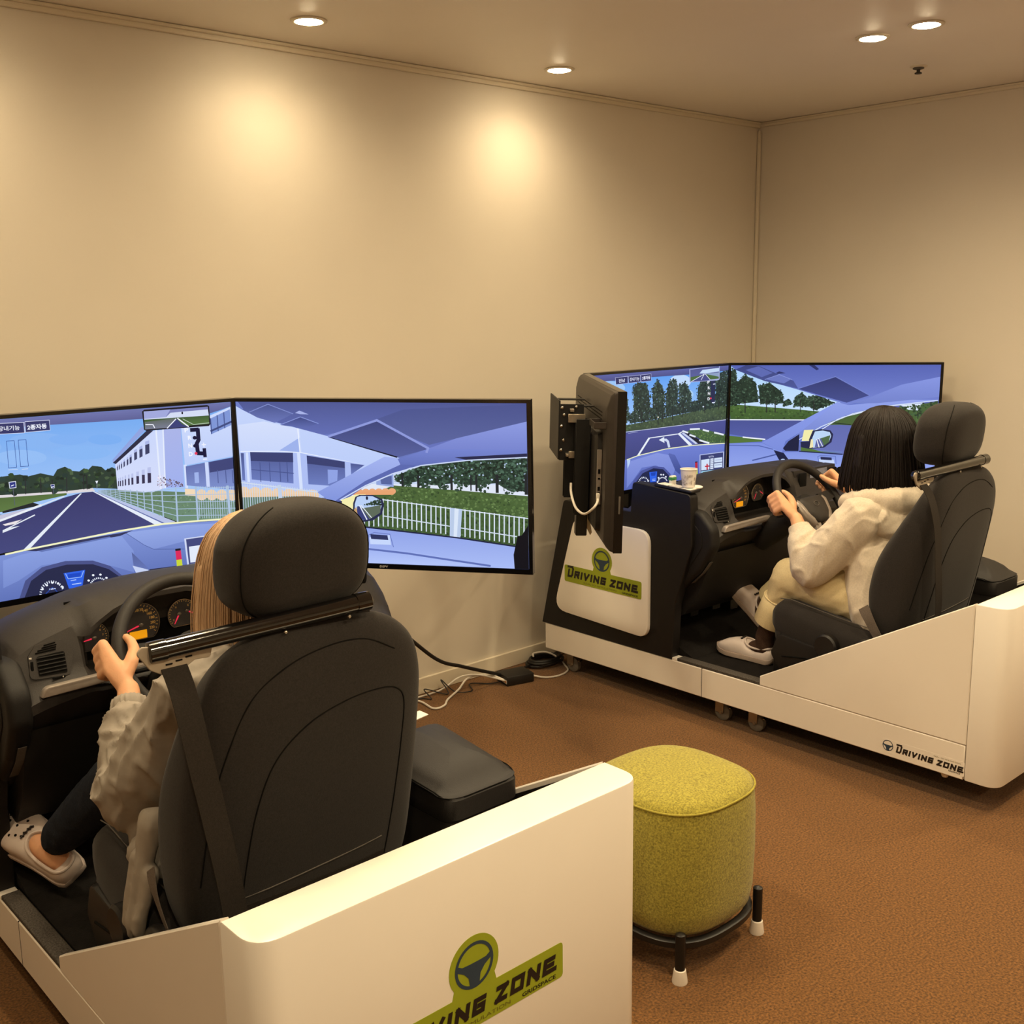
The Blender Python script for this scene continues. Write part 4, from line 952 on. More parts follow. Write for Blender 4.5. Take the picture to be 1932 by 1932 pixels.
(0,'e8efff',0,[4788,345,4717,377,4736,404,4808,372]),
(0,'e8efff',0,[4818,382,4756,424,4787,444,4848,403]),
(0,'e8efff',0,[4863,410,4816,459,4856,472,4903,423]),
(0,'e8efff',0,[4920,427,4891,479,4937,484,4967,431]),
(0,'e8efff',0,[4986,432,4977,485,5027,480,5036,427]),
(0,'e8efff',0,[5057,424,5067,474,5117,461,5106,411]),
(0,'e8efff',0,[5126,404,5157,447,5204,427,5173,384]),
(0,'e8efff',0,[5190,374,5239,407,5279,380,5230,347]),
(0,'e8efff',0,[5245,335,5308,356,5339,324,5275,303]),
(0,'e8efff',0,[5285,290,5359,297,5378,263,5304,256]),
(0,'eaf1ff',0,[4976,589,4960,563,4917,557,4873,575,4854,606,4870,632,4913,638,4957,620]),
(0,'eaf1ff',0,[5144,566,5127,540,5084,534,5040,552,5021,583,5037,609,5080,615,5124,597]),
(0,'eaf1ff',0,[5318,450,5301,423,5258,417,5213,435,5194,467,5210,493,5253,499,5298,481]),
(0,'eaf1ff',0,[4801,466,4785,440,4742,434,4699,452,4680,483,4696,510,4738,516,4782,498]),
(0,'eaf1ff',0,[4746,273,4730,247,4687,241,4644,259,4625,290,4641,317,4683,322,4726,304]),
(0,'eaf1ff',0,[4092,404,4076,378,4035,372,3993,390,3974,421,3990,446,4030,452,4073,434]),
(0,'eaf1ff',0,[4126,273,4110,247,4069,241,4027,259,4008,290,4023,315,4064,321,4107,303]),
(0,'dbe6ff',0,[3658,434,3854,430,3865,397,3668,401]),
(0,'16161f',0,[7337,943,7521,940,7530,880,7346,884]),
(0,'b8283e',0,[7345,892,7529,892,7555,604,7371,601]),
(0,'b9cf3c',0,[7371,601,7555,604,7581,309,7395,334]),
(0,'b4bfe6',0,[7734,180,7662,1243,9544,1206,9570,544,9570,180]),
(0,'343a6c',0,[7796,180,7726,1205,9465,1171,9505,180]),
(2,'장내기능','c9d0f0',[8364,1014,8762,1007,8346,1116]),
(0,'d3e2f8',0,[7798,976,8430,967,8452,448,7833,470]),
(0,'d8e4f8',0,[8493,967,8738,961,8760,448,8516,452]),
(0,'d3e2f8',0,[8797,958,9421,940,9430,724,8806,741]),
(0,'d3e2f8',0,[8808,701,9431,680,9440,460,8817,480]),
(0,'c02434',0,[8311,740,8338,448,8236,460,8209,751]),
(0,'c02434',0,[8093,662,8435,650,8453,585,8111,597]),
(0,'9fd0ec',0,[7823,433,9444,359,9450,217,7830,275]),
(0,'3f9a63',0,[7962,375,8201,375,8206,264,7967,272]),
(0,'c02434',0,[8436,367,8605,364,8617,327,8448,331]),
(0,'8d93b0',0,[8518,903,8723,900,8734,868,8528,870]),
(0,'8d93b0',0,[8521,815,8727,812,8737,779,8532,782]),
(0,'8d93b0',0,[8525,727,8731,724,8741,691,8536,694]),
(0,'8d93b0',0,[8529,639,8734,636,8745,603,8539,606]),
(0,'8d93b0',0,[8533,551,8738,547,8749,515,8543,518]),
(0,'98a4c8',0,[8869,868,9355,848,9363,815,8877,836]),
(0,'98a4c8',0,[8879,627,9365,604,9373,571,8887,594]),
(0,'5b61a2','4b5088',[120,5330,9570,5330,9570,5115,8907,5085,6747,5052,3987,5076,1718,5053,120,5069]),
(0,'aab2e0',0,[6645,5294,7757,5330,8897,5330,8922,4712,8825,4675,6765,4688,6690,4719]),
(0,'52588f','5d63a2',[6707,5272,8663,5330,8844,5330,8868,4748,6763,4719]),
(0,'4a6a3a',0,[6753,4933,8856,5045,8868,4748,6763,4719]),
(0,'c6dcf6',0,[7395,5065,7607,5217,8847,5252,8854,5087,7869,5037]),
(0,'8fa2c4',0,[7806,5028,8856,5037,8864,4839,8258,4947]),
(0,'474c86',0,[6763,4719,7774,5029,8203,4726,8075,4703]),
(0,'e6ecf8',0,[6807,4733,7754,5031,7773,5009,6825,4711]),
(0,'e6ecf8',0,[7777,5016,7546,4746,7513,4759,7743,5029]),
(0,'e6ecf8',0,[7846,5026,8223,4740,8195,4726,7818,5012]),
(0,'c3c9f2',0,[1666,5180,2466,5208,2496,4889,1711,4873]),
(0,'2f3264',0,[1686,5168,2448,5192,2476,4902,1728,4889]),
(2,'전남','e6eaff',[1890,4956,2301,4964,1881,5106]),
(0,'c3c9f2',0,[2489,5202,3293,5216,3322,4907,2524,4890]),
(0,'2f3264',0,[2509,5189,3275,5200,3301,4919,2542,4905]),
(2,'장내기능','e6eaff',[2605,4972,3228,4984,2596,5125]),
(0,'c3c9f2',0,[3305,5219,3995,5231,4024,4913,3339,4901]),
(0,'2f3264',0,[3322,5206,3980,5215,4007,4926,3354,4917]),
(2,'2종자동','e6eaff',[3408,4984,3943,4992,3400,5139]),
(0,'262a4e',0,[8270,4661,8594,4678,8637,3663,8346,3642]),
(2,'P','f2f5ff',[8018,4552,8184,4556,8005,4691]),
(2,'R','f2f5ff',[8068,4286,8235,4289,8055,4425]),
(2,'N','f2f5ff',[8092,4022,8259,4024,8080,4160]),
(2,'D','f2f5ff',[8084,3773,8251,3774,8072,3911]),
(0,'e83a5c',0,[8383,3850,8371,3822,8340,3807,8300,3809,8267,3829,8253,3859,8264,3886,8296,3902,8336,3899,8369,3880]),
(0,'e6ecff',0,[8441,4525,8610,4531,8619,4498,8449,4492]),
(0,'e6ecff',0,[8421,3655,8648,3663,8660,3622,8434,3614])]

SCREEN_D=[
(0,'5a6cc0','6b7dcc',[120,180,120,5330,9570,5330,9570,180]),
(0,'a9d2fb','cfe4fc',[120,2990,120,5322,3307,4671,5196,3564,4789,2810,130,2717]),
(0,'4c6a36','3d5a30',[120,2990,120,3483,3347,3233,4354,3138,3793,2715,128,2755]),
(1,['44602f', '56753c', '35492a'],(65, 160, 70),[141,3447,3348,3196,4284,3115,3756,2752,164,2794]),
(0,'26372c',0,[120,5067,343,5186,476,3490,120,3411]),
(1,['22332a', '34493a', '4a6350', '1c2822'],(58, 170, 80),[120,5136,351,5258,495,3428,120,3344]),
(0,'26372c',0,[367,4490,802,4880,1298,4499,1439,3582,327,3488]),
(1,['22332a', '34493a', '4a6350', '1c2822'],(58, 170, 81),[329,4514,799,4935,1334,4524,1486,3534,285,3432]),
(0,'26372c',0,[1414,4347,1925,4506,2525,4055,2614,3524,1515,3507]),
(1,['22332a', '34493a', '4a6350', '1c2822'],(58, 170, 82),[1367,4376,1919,4547,2567,4060,2663,3487,1476,3468]),
(0,'26372c',0,[2611,3600,2826,3717,2978,3492,2617,3410]),
(1,['22332a', '34493a', '4a6350', '1c2822'],(58, 170, 83),[2600,3603,2832,3730,2996,3487,2606,3399]),
(0,'26372c',0,[3113,3835,3434,4028,3729,3768,3703,3390,3090,3380]),
(1,['22332a', '34493a', '4a6350', '1c2822'],(58, 170, 84),[3089,3847,3435,4056,3754,3775,3726,3367,3064,3356]),
(0,'26372c',0,[3727,3843,4191,3925,4913,3560,4067,3208,3739,3391]),
(1,['22332a', '34493a', '4a6350', '1c2822'],(58, 170, 85),[3695,3864,4196,3952,4975,3558,4062,3178,3708,3375]),
(0,'2a2c2c',0,[828,3661,848,3064,804,3063,784,3660]),
(0,'2a2c2c',0,[1826,3676,1845,3082,1801,3081,1782,3675]),
(0,'2a2c2c',0,[2233,3683,2251,3087,2200,3086,2182,3683]),
(0,'2a2c2c',0,[3388,3697,3405,3112,3369,3111,3352,3696]),
(0,'2a2c2c',0,[4000,3706,4015,3123,3979,3122,3964,3705]),
(0,'4a5396','5660a8',[120,2731,3649,2727,1937,1768,120,2026]),
(0,'e9f0fb',0,[120,2754,3659,2764,3660,2719,120,2708]),
(0,'55753a',0,[120,1946,1715,1823,1646,1684,120,1585]),
(0,'eef3fb',0,[742,1921,1807,1823,1802,1763,737,1861]),
(0,'5a64aa','6a74b8',[3395,1505,5212,2893,7225,3412,9570,3702,9570,816,3403,1206]),
(0,'4a6338',0,[4371,2502,5771,3052,9536,3632,9554,2325,5221,2521]),
(0,'dbe8f8',0,[7911,3460,8863,3563,8665,3216,8256,3246]),
(1,['33482f', '2a3b2c', '44603f'],(79, 130, 92),[7638,3382,9536,3632,9547,2832,7783,2943]),
(1,['55703f', '48613a'],(65, 110, 93),[8127,2803,9546,2905,9553,2361,8203,2366]),
(0,'2a2a2a',0,[8695,3190,8715,2807,8682,2805,8661,3188]),
(0,'26352a',0,[4785,2647,5725,2552,5721,2508,4781,2602]),
(0,'c3d0f0','aebfee',[8205,2220,9554,2289,9570,1130,9570,811,8423,1352]),
(0,'20233c',0,[8202,2403,9553,2361,9555,2252,8205,2257]),
(0,'e3ecfb',0,[4359,2289,5210,2876,5230,2845,4379,2257]),
(0,'e3ecfb',0,[5200,2871,7229,3410,7238,3374,5209,2835]),
(0,'e3ecfb',0,[7215,3407,9541,3710,9545,3674,7219,3370]),
(0,'6a7cc0',0,[3471,1358,5391,1264,5394,1116,3473,1283]),
(0,'55753a',0,[3469,1447,3828,1405,4403,1235,5392,1190,3475,1208]),
(0,'7d90e0','95a8ee',[120,871,120,1584,1648,1624,2610,1183,2989,595,1979,412,144,199]),
(0,'5566b0',0,[120,1514,1517,1506,1517,1461,120,1468]),
(0,'5566b0',0,[1500,1509,2185,1340,2175,1296,1490,1464]),
(0,'4a5aa0',0,[1213,790,2474,1137,2489,1078,1229,732]),
(0,'8a9cea','7b8ddc',[1648,1647,5054,3600,5551,3458,3801,2415,2740,1713,2610,1183]),
(0,'95a6ee','6f80cc',[5054,3600,5551,3458,6876,3591,9570,3921,9570,3717,7224,3434,5770,3090,4793,2661,3809,2115,2814,1640]),
(0,'d3e0fb',0,[3366,1818,4370,2452,4393,2414,3389,1780]),
(0,'d3e0fb',0,[4354,2444,5773,3077,5789,3036,4371,2402]),
(0,'d3e0fb',0,[5756,3072,7230,3436,7240,3393,5766,3028]),
(0,'d3e0fb',0,[7212,3432,9543,3714,9547,3670,7217,3388]),
(0,'1c2040',0,[2641,1372,2884,1717,3380,2067,3367,1242,2753,1247]),
(0,'8295e2','9aadf2',[2862,180,2683,1185,3475,1208,5395,1079,9570,745,9570,180]),
(0,'20264a',0,[3392,1263,5408,1141,5405,1090,3389,1211]),
(0,'1a1f40',0,[2207,1284,2684,1148,2985,744,2476,803]),
(0,'bcd0f6',0,[2759,812,2740,781,2690,760,2628,758,2576,776,2556,806,2575,837,2625,858,2687,860,2738,842]),
(0,'c8d9fb',0,[4327,861,5014,846,5053,662,4360,669]),
(0,'262c54',0,[4395,982,4905,953,4923,821,4413,849]),
(0,'6a7cc4',0,[4332,626,4248,998,4282,1006,4366,634]),
(0,'6a7cc4',0,[4252,1007,4410,1070,4422,1035,4265,972]),
(0,'6a7cc4',0,[4400,1068,5090,1036,5088,999,4398,1031]),
(0,'6a7cc4',0,[5096,1029,5143,643,5108,638,5062,1025]),
(0,'6a7bc4',0,[2980,618,5423,437,5419,393,2977,573]),
(0,'6a7bc4',0,[5402,439,8799,180,8226,180,5398,395]),
(0,'f2ecac',0,[3497,1733,3590,2260,4019,2285,3891,1743]),
(0,'24284a',0,[3447,1694,3855,1727,3887,1354,3469,1432]),
(0,'24284a',0,[3832,1816,3985,2232,4375,2315,4803,2251,4935,2068,4873,1694,4540,1425,3865,1369]),
(0,'bcd6f6',0,[3960,1819,4093,2197,4448,2242,4769,2175,4845,1991,4746,1691,4468,1475,4042,1411]),
(0,'4f6a48',0,[4245,1827,4809,2027,4746,1691,4468,1475,4255,1439]),
(0,'5c62a0',0,[4174,1825,4387,1845,4538,1499,4113,1435]),
(0,'eaf0fa',0,[4205,1843,4336,1437,4295,1423,4165,1829]),
(0,'eaf0fa',0,[4292,1875,4487,1490,4456,1473,4260,1857]),
(0,'efe6b4',0,[3871,1399,3924,1819,4017,1821,4042,1433]),
(0,'5664b4','7484d2',[120,5288,120,5330,9570,5330,9570,3708,6456,3733,5551,3458,3249,4177,1328,4730,346,5108]),
(0,'8696e2','7282cc',[6454,3807,7895,4418,9570,4784,9570,3843,6876,3554,5620,3534]),
(0,'39437c','4d589a',[308,5123,787,5327,1383,5307,3019,4593,3247,4231,1702,4580]),
(0,'5c69b2',0,[795,5111,1384,5284,2058,4966,1548,4770]),
(0,'6a78c0',0,[1773,4657,2354,4877,2908,4668,2586,4474]),
(0,'8795da',0,[1688,4669,2356,4909,2366,4880,1698,4640]),
(0,'8795da',0,[2352,4909,2957,4664,2947,4636,2342,4880]),
(0,'333a70','454f90',[3248,4215,4919,4776,6487,3919,5478,3569]),
(0,'7483cc',0,[3233,4246,4921,4812,4933,4776,3244,4210]),
(0,'7483cc',0,[4919,4812,6502,3931,6487,3898,4903,4779]),
(0,'2c3368',0,[3705,5330,3955,5330,4160,5148,4054,5087]),
(0,'2c3368',0,[2205,4967,2349,5045,2645,4955,2280,4922])]
# ------------------------------------------------------------------ room shell
R_ = ROOM
def struct(name, geo, m, parent=None, **k):
    o = add(name, geo, m, parent, **k)
    if parent is None: o['kind'] = 'structure'
    return o
struct('floor', box(((R_['x0'] + R_['x1']) / 2, (R_['y0'] + R_['y1']) / 2, -0.05), (R_['x1'] - R_['x0'] + .2, R_['y1'] - R_['y0'] + .2, 0.1)), 'carpet', smooth=False)
struct('ceiling', box(((R_['x0'] + R_['x1']) / 2, (R_['y0'] + R_['y1']) / 2, R_['h'] + 0.05), (R_['x1'] - R_['x0'] + .2, R_['y1'] - R_['y0'] + .2, 0.1)), 'ceiling_paint', smooth=False)
struct('wall_back', box(((R_['x0'] + R_['x1']) / 2, R_['y1'] + 0.05, R_['h'] / 2), (R_['x1'] - R_['x0'] + .2, 0.1, R_['h'])), 'wall_paint', smooth=False)
struct('wall_right', box((R_['x1'] + 0.05, (R_['y0'] + R_['y1']) / 2, R_['h'] / 2), (0.1, R_['y1'] - R_['y0'], R_['h'])), 'wall_paint', smooth=False)
struct('wall_left', box((R_['x0'] - 0.05, (R_['y0'] + R_['y1']) / 2, R_['h'] / 2), (0.1, R_['y1'] - R_['y0'], R_['h'])), 'wall_paint', smooth=False)
struct('wall_front', box(((R_['x0'] + R_['x1']) / 2, R_['y0'] - 0.05, R_['h'] / 2), (R_['x1'] - R_['x0'] + .2, 0.1, R_['h'])), 'wall_paint', smooth=False)
def strip_x(z0, z1, d, y): return box(((R_['x0'] + R_['x1']) / 2, y - d / 2, (z0 + z1) / 2), (R_['x1'] - R_['x0'], d, z1 - z0), 0.003, 1)
def strip_y(z0, z1, d, x): return box((x - d / 2, (R_['y0'] + R_['y1']) / 2, (z0 + z1) / 2), (d, R_['y1'] - R_['y0'], z1 - z0), 0.003, 1)
struct('baseboard_back', strip_x(0, .072, .012, R_['y1']), 'trim_paint')
struct('baseboard_right', strip_y(0, .072, .012, R_['x1']), 'trim_paint')
H = R_['h']
struct('trim_1', cat(strip_x(H - .028, H - .001, .012, R_['y1']), strip_x(H - .012, H - .001, .026, R_['y1'])), 'trim_paint')
struct('trim_2', cat(strip_y(H - .024, H - .001, .012, R_['x1']), strip_y(H - .011, H - .001, .022, R_['x1'])), 'trim_paint')
struct('trim_3', cat(box((R_['x1'] - .011, R_['y1'] - .010, H / 2 + .02), (.020, .018, H - .12), .006, 2)), 'trim_paint')

# ------------------------------------------------------------------ ceiling downlights
def downlight(x, y, label, watts, cone):
    t = thing('ceiling_downlight', label, 'light', (x, y, H - .012), group='recessed ceiling downlights')
    add('trim_ring', lathe([(.047, H + .002), (.060, H - .0005), (.060, H - .004), (.052, H - .007), (.046, H - .006), (.044, H + .002)], (x, y, 0), 32), 'lamp_trim', t)
    add('diffuser', lathe([(.001, H - .014), (.018, H - .0125), (.034, H - .009), (.0455, H - .002), (.0455, H + .001), (.001, H + .001)], (x, y, 0), 28), 'lamp_glow', t)
    ld = bpy.data.lights.new('downlight_bulb', 'SPOT'); ld.energy = watts; ld.color = WARM
    ld.spot_size = math.radians(cone); ld.spot_blend = 0.9 if cone > 155 else 1.0; ld.shadow_soft_size = 0.045
    lo = bpy.data.objects.new('bulb', ld); COL.objects.link(lo); lo.parent = t; lo.location = (0, 0, -0.012)
lab = {2.064: 'round recessed ceiling downlight leftmost in view, near the back wall', 3.241: 'round recessed ceiling downlight in the middle of the ceiling near the back wall',
       3.747: 'round recessed ceiling downlight, left one of the close pair at the right', 3.719: 'round recessed ceiling downlight, right one of the close pair at the right'}
OUT = {(-0.29, 3.26): 'near the back wall, farthest left', (0.887, 3.26): 'near the back wall, above the left television', (2.50, 2.20): 'between the simulators, one nearer the displays', (2.47, 1.98): 'between the simulators, one nearer the stool',
       (1.25, 2.19): 'above the near dashboard', (1.22, 1.97): 'above the near headrest', (0.0, 2.1): 'left of the near simulator', (3.7, 0.6): 'behind the far simulator', (2.45, 0.6): 'in front of the stool', (1.2, 0.3): 'in the room centre',
       (0.0, 0.2): 'above the viewer', (1.2, -1.3): 'behind the viewer, left one', (3.6, -1.3): 'behind the viewer, right one', (4.62, 0.9): 'beside the right wall'}
for x, y in LAMPS_WALL: downlight(x, y, lab.get(x) or 'ceiling downlight out of view ' + OUT[(x, y)], LAMP_WALL_W, 160)
for x, y in LAMPS_ROOM: downlight(x, y, lab.get(x) or 'ceiling downlight out of view ' + OUT[(x, y)], LAMP_PAIR_W if y > 1.9 else LAMP_ROOM_W, 164)
t = thing('ceiling_sprinkler', 'small dark sprinkler head on the ceiling below the pair of lights', 'sprinkler', (4.347, 2.35, H - .03))
add('flange', lathe([(.001, H), (.034, H), (.034, H - .003), (.026, H - .006), (.001, H - .006)], (4.347, 2.35, 0), 24), 'lamp_trim', t)
add('cup', lathe([(.022, H - .005), (.022, H - .010), (.012, H - .013), (.001, H - .013)], (4.347, 2.35, 0), 20), 'rubber_grey', t)
add('nozzle', lathe([(.007, H - .008), (.007, H - .022), (.014, H - .025), (.014, H - .029), (.001, H - .030)], (4.347, 2.35, 0), 16), 'seam_dark', t)

# ------------------------------------------------------------------ stickers
def rrect(x0, x1, y0, y1, r): return rpoly([(x0, y0), (x1, y0), (x1, y1), (x0, y1)], r, 4)
def flat(poly, mapf, d0, d1):
    n = len(poly); V = [mapf(u, v, d0) for u, v in poly] + [mapf(u, v, d1) for u, v in poly]
    F = [tuple(range(n, 2 * n))] + [(i, (i + 1) % n, n + (i + 1) % n, n + i) for i in range(n)]
    return V, F
def ringflat(r0, r1, mapf, c, d, n=40):
    V = []; F = []
    for k in range(n):
        a = 2 * math.pi * k / n
        V += [mapf(c[0] + r0 * math.cos(a), c[1] + r0 * math.sin(a), d), mapf(c[0] + r1 * math.cos(a), c[1] + r1 * math.sin(a), d)]
    for k in range(n): j = (k + 1) % n; F.append((2 * k, 2 * k + 1, 2 * j + 1, 2 * j))
    return V, F
def txt(s, mapf, x0, x1, y0, y1, d, shear=0, bold=0):
    V, F, _ = text_geo(s, shear, bold)
    return [mapf(x0 + u * (x1 - x0), y0 + v * (y1 - y0), d) for u, v in V], F
def emblem(mapf, c, r, d):
    k = r / .045
    sp = [(-.042, .014), (-.028, .006), (-.012, .005), (.012, .005), (.028, .006), (.042, .014), (.0425, .002), (.024, -.009), (.014, -.021), (.0105, -.043), (-.0105, -.043), (-.014, -.021), (-.024, -.009), (-.0425, .002)]
    g = ringflat(r * .86, r, mapf, c, d)
    h = ([mapf(c[0] + u * k, c[1] + v * k, d + 2e-5) for u, v in sp], [tuple(range(len(sp)))])
    return cat(g, h)
GLYPH = {'R': [[(0, 0), (0, 1), (1, 1), (1, .5), (.25, .5)], [(.45, .5), (1, 0)]], 'I': [[(0, 0), (0, 1)]], 'V': [[(0, 1), (.42, 0), (1, 1)]], 'N': [[(0, 0), (0, 1), (1, 0), (1, 1)]],
         'G': [[(1, 1), (0, 1), (0, 0), (1, 0), (1, .5), (.5, .5)]], 'Z': [[(0, 1), (1, 1), (0, 0), (1, 0)]], 'O': [[(0, 0), (0, 1), (1, 1), (1, 0), (0, 0)]],
         'E': [[(1, 1), (0, 1), (0, 0), (1.35, 0)], [(0, .5), (.95, .5)]], 'D': [[(.05, .80), (.05, 0), (.8, 0), (1, .22), (1, .95), (.8, 1.2), (-.25, 1.2)]]}
def wordmark(mapf, x0, x1, y0, h, d):
    """DRIVING ZONE in heavy slanted block strokes: tall first letter with a bar, tail on the last letter"""
    w = x1 - x0; g = []; th = h * .158; cw = w * .0550; x = x0 + w * .028
    for ch in 'DRIVING ZONE':
        if ch == ' ': x += w * .040; continue
        k = 1.12 if ch == 'D' else .78
        lw = 0 if ch == 'I' else cw * (1.05 if ch in 'DVNO' else .92)
        for st in GLYPH[ch]:
            P = [Vector((x + a * lw, y0 + b * h * k)) for a, b in st]
            for p, q in zip(P[:-1], P[1:]):
                t = (q - p).normalized(); n = Vector((-t.y, t.x)) * th; e = t * th
                quad = [p - n - e, q - n + e, q + n + e, p + n - e]
                g.append(([mapf(c.x + (c.y - y0) * .2, c.y, d + 1.2e-5 * len(g)) for c in quad], [(0, 1, 2, 3)]))
        x += lw + th * 2 + w * .0185
    return cat(*g)
def sticker(parent, mapf, label):
    a0 = math.radians(-35)
    arc = [(.058 * math.cos(a), .087 + .058 * math.sin(a)) for a in [a0 + (math.pi - 2 * a0) * k / 36 for k in range(37)]]
    base = rpoly([(-.2225, .037), (-.2225, -.037), (.2225, -.037), (.2225, .037)], .009, 4)
    st = add('sticker', flat(base + [(.052, .037)] + arc + [(-.052, .037)], mapf, 0, .0006), 'sticker_green', parent, smooth=False, label=label)
    add('wordmark', wordmark(mapf, -.212, .200, -.010, .031, .0011), 'ink_black', st, smooth=False)
    add('wheel_emblem', emblem(mapf, (0, .087), .045, .0011), 'ink_navy', st, smooth=False)
    add('tagline', txt('REAL 3D SIMULATION', mapf, -.105, .085, -.030, -.0225, .0011), 'ink_brown', st, smooth=False)
    add('maker_name', txt('GRIDSPACE', mapf, .115, .203, -.032, -.0235, .0011, 0, .02), 'ink_black', st, smooth=False)
    return st
# ------------------------------------------------------------------ simulator platform: white base, side panels, rounded rear panel
def platform(off, label, rear_sticker, side_decal, cab_label):
    t = thing('simulator_platform', label, 'platform', (0, .6, 0), off)
    zb, zt, hw, ys, yf, yp, zp, zs = .10, .2185, .44, -.352, 1.614, .448, .2553, .693
    band = add('base_frame', cat(box((-hw + .01, (ys + yf) / 2 + .002, (zb + zt) / 2), (.02, yf - ys - .006, zt - zb), .003, 1),
                                 box((hw - .01, (ys + yf) / 2 + .002, (zb + zt) / 2), (.02, yf - ys - .006, zt - zb), .003, 1),
                                 box((0, yf - .01, (zb + zt) / 2), (2 * hw - .04, .02, zt - zb), .003, 1)), 'white_lacquer', t)
    add('deck', box((0, (ys + yf) / 2, .16), (2 * hw - .042, yf - ys - .05, .11), 0), 'black_panel', t, smooth=False)
    for s in (-1, 1): add('joint_gap', box((s * (hw - .004), .72, (zb + zt) / 2), (.0088, .0025, zt - zb + .0005)), 'seam_dark', band, smooth=False)
    for s in (-1, 1):
        pol = [(yp, zt + .002), (yp, zp), (ys + .003, zs), (ys + .003, zt + .002)]
        a, b = sorted((s * (hw + .0005), s * (hw - .018)))
        add('side_panel', prism(pol, 'x', a, b, .0025, 1), 'white_lacquer', t)
        a, b = sorted((s * (hw - .019), s * (hw - .024)))
        add('panel_lining', prism([(yp - .01, zt), (yp - .01, zp - .008), (ys, zs - .012), (ys, zt)], 'x', a, b), 'black_panel', t, smooth=False)
    out = rpoly([(-hw, ys), (hw, ys), (hw, ys - .106), (-hw, ys - .106)], [0, 0, .105, .105], 8)
    add('rear_panel', prism(out, 'z', zb, zs, .004, 2), 'white_edge', t)
    add('floor_mat', box((.012, .47, .2225), (.80, 1.60, .008), .002, 1), 'black_mat', t)
    add('tread_strip', box((-.416, .648, .2245), (.044, .40, .012), .002, 1), 'tread_grey', t)
    add('corner_plate', box((-.418, .862, .2235), (.042, .03, .010), .001, 1), 'white_edge', t)
    for cx, cy in [(-.365, .67), (-.365, .51), (-.375, 1.497), (.365, .67), (.365, .51), (.375, 1.497), (-.18, -.16), (.18, -.16)]:
        sgn = -1 if cx < 0 else 1
        fk = add('caster', cat(box((cx, cy, .097), (.06, .07, .006), .001, 1), box((cx - .017, cy + .004, .066), (.003, .040, .062), .001, 1), box((cx + .017, cy + .004, .066), (.003, .040, .062), .001, 1), tube([(cx - .022, cy - .004, .036), (cx + .022, cy - .004, .036)], .006, 8)), 'steel', t)
        add('wheel', lathe([(.008, cx - .013), (.030, cx - .013), (.0355, cx - .009), (.0355, cx + .009), (.030, cx + .013), (.008, cx + .013)], (0, cy - .004, .0365), 24, 'x'), 'caster_tyre', fk)
        add('brake_tab', box((cx - .004 * sgn, cy - .03, .058), (.022, .026, .005), .001, 1), 'chrome', fk)
    for sx in (-1, 1): add('levelling_foot', lathe([(.001, .078), (.010, .078), (.014, .090), (.014, .1005), (.001, .1005)], (sx * .405, -.27, 0), 12), 'white_rubber', t)
    if rear_sticker:
        yr = ys - .106
        sticker(t, lambda u, v, d: (-.013 + u, yr - d, .389 + v), 'green logo sticker reading DRIVING ZONE')
    if side_decal:
        mf = lambda u, v, d: (-hw - d, -.205 - u, .137 + v)
        st = add('base_decal', flat(rrect(-.145, .145, -.025, .025, .004), mf, 0, .0003), 'white_lacquer', t, smooth=False, label='black DRIVING ZONE lettering on the base')
        add('wordmark', wordmark(mf, -.098, .135, -.010, .019, .0008), 'ink_black', st, smooth=False)
        add('wheel_emblem', emblem(mf, (-.124, .003), .0195, .0008), 'ink_navy', st, smooth=False)
        add('tagline', txt('REAL 3D SIMULATION', mf, .04, .132, .0145, .018, .0008), 'ink_brown', st, smooth=False)
        add('maker_name', txt('GRIDSPACE', mf, .092, .132, -.021, -.0155, .0008, 0, .02), 'ink_black', st, smooth=False)
    # black pedestal cabinet that carries dashboard and displays
    c = thing('pedestal_cabinet', cab_label, 'cabinet', (0, 1.3, .2185), off)
    z0 = zt + .0005
    pol = rpoly([(1.632, z0), (1.49, .800), (1.10, .800), (1.09, .925), (.79, .905), (.78, .70), (.86, .45), (.872, z0)], [0, .02, 0, .02, .02, .05, .02, 0], 4)
    for s in (-1, 1):
        a, b = sorted((s * .442, s * .395))
        if s > 0: pol = rpoly([(1.60, z0), (1.47, .62), (1.22, .62), (1.20, z0)], [0, .02, .02, 0], 4)
        add('cabinet_side', prism(pol, 'x', a, b, .003, 1), 'black_panel', c)
    add('cabinet_core', prism([(1.60, z0), (1.47, .72), (1.12, .72), (1.12, z0)], 'x', -.394, .394), 'black_panel', c, smooth=False)
    add('display_post', box((0, 1.46, .93), (.16, .06, .42), .005, 1), 'black_metal', c)
    pan = rpoly([(1.535, .305), (1.405, .735), (.985, .735), (.985, .285)], [.06, .055, .06, .055], 6)
    wp = add('white_panel', prism(pan, 'x', -.4425, -.462, .003, 2), 'white_edge', c)
    sticker(wp, lambda u, v, d: (-.4625 - d, 1.240 - u, .483 + v), 'green logo sticker reading DRIVING ZONE')
    for px in (-.17, -.02, .08):
        add('pedal', cat(box((px, .96 + (.02 if px < 0 else 0), .36), (.06, .012, .10 if px > 0 else .07), .004, 1), tube([(px, .97, .38), (px, 1.12, .52)], .008, 6)), 'black_metal', c)
    add('footwell_floor', prism([(.80, .2268), (1.115, .2268), (1.115, .36)], 'x', -.39, .39), 'black_mat', c, smooth=False)
    return t
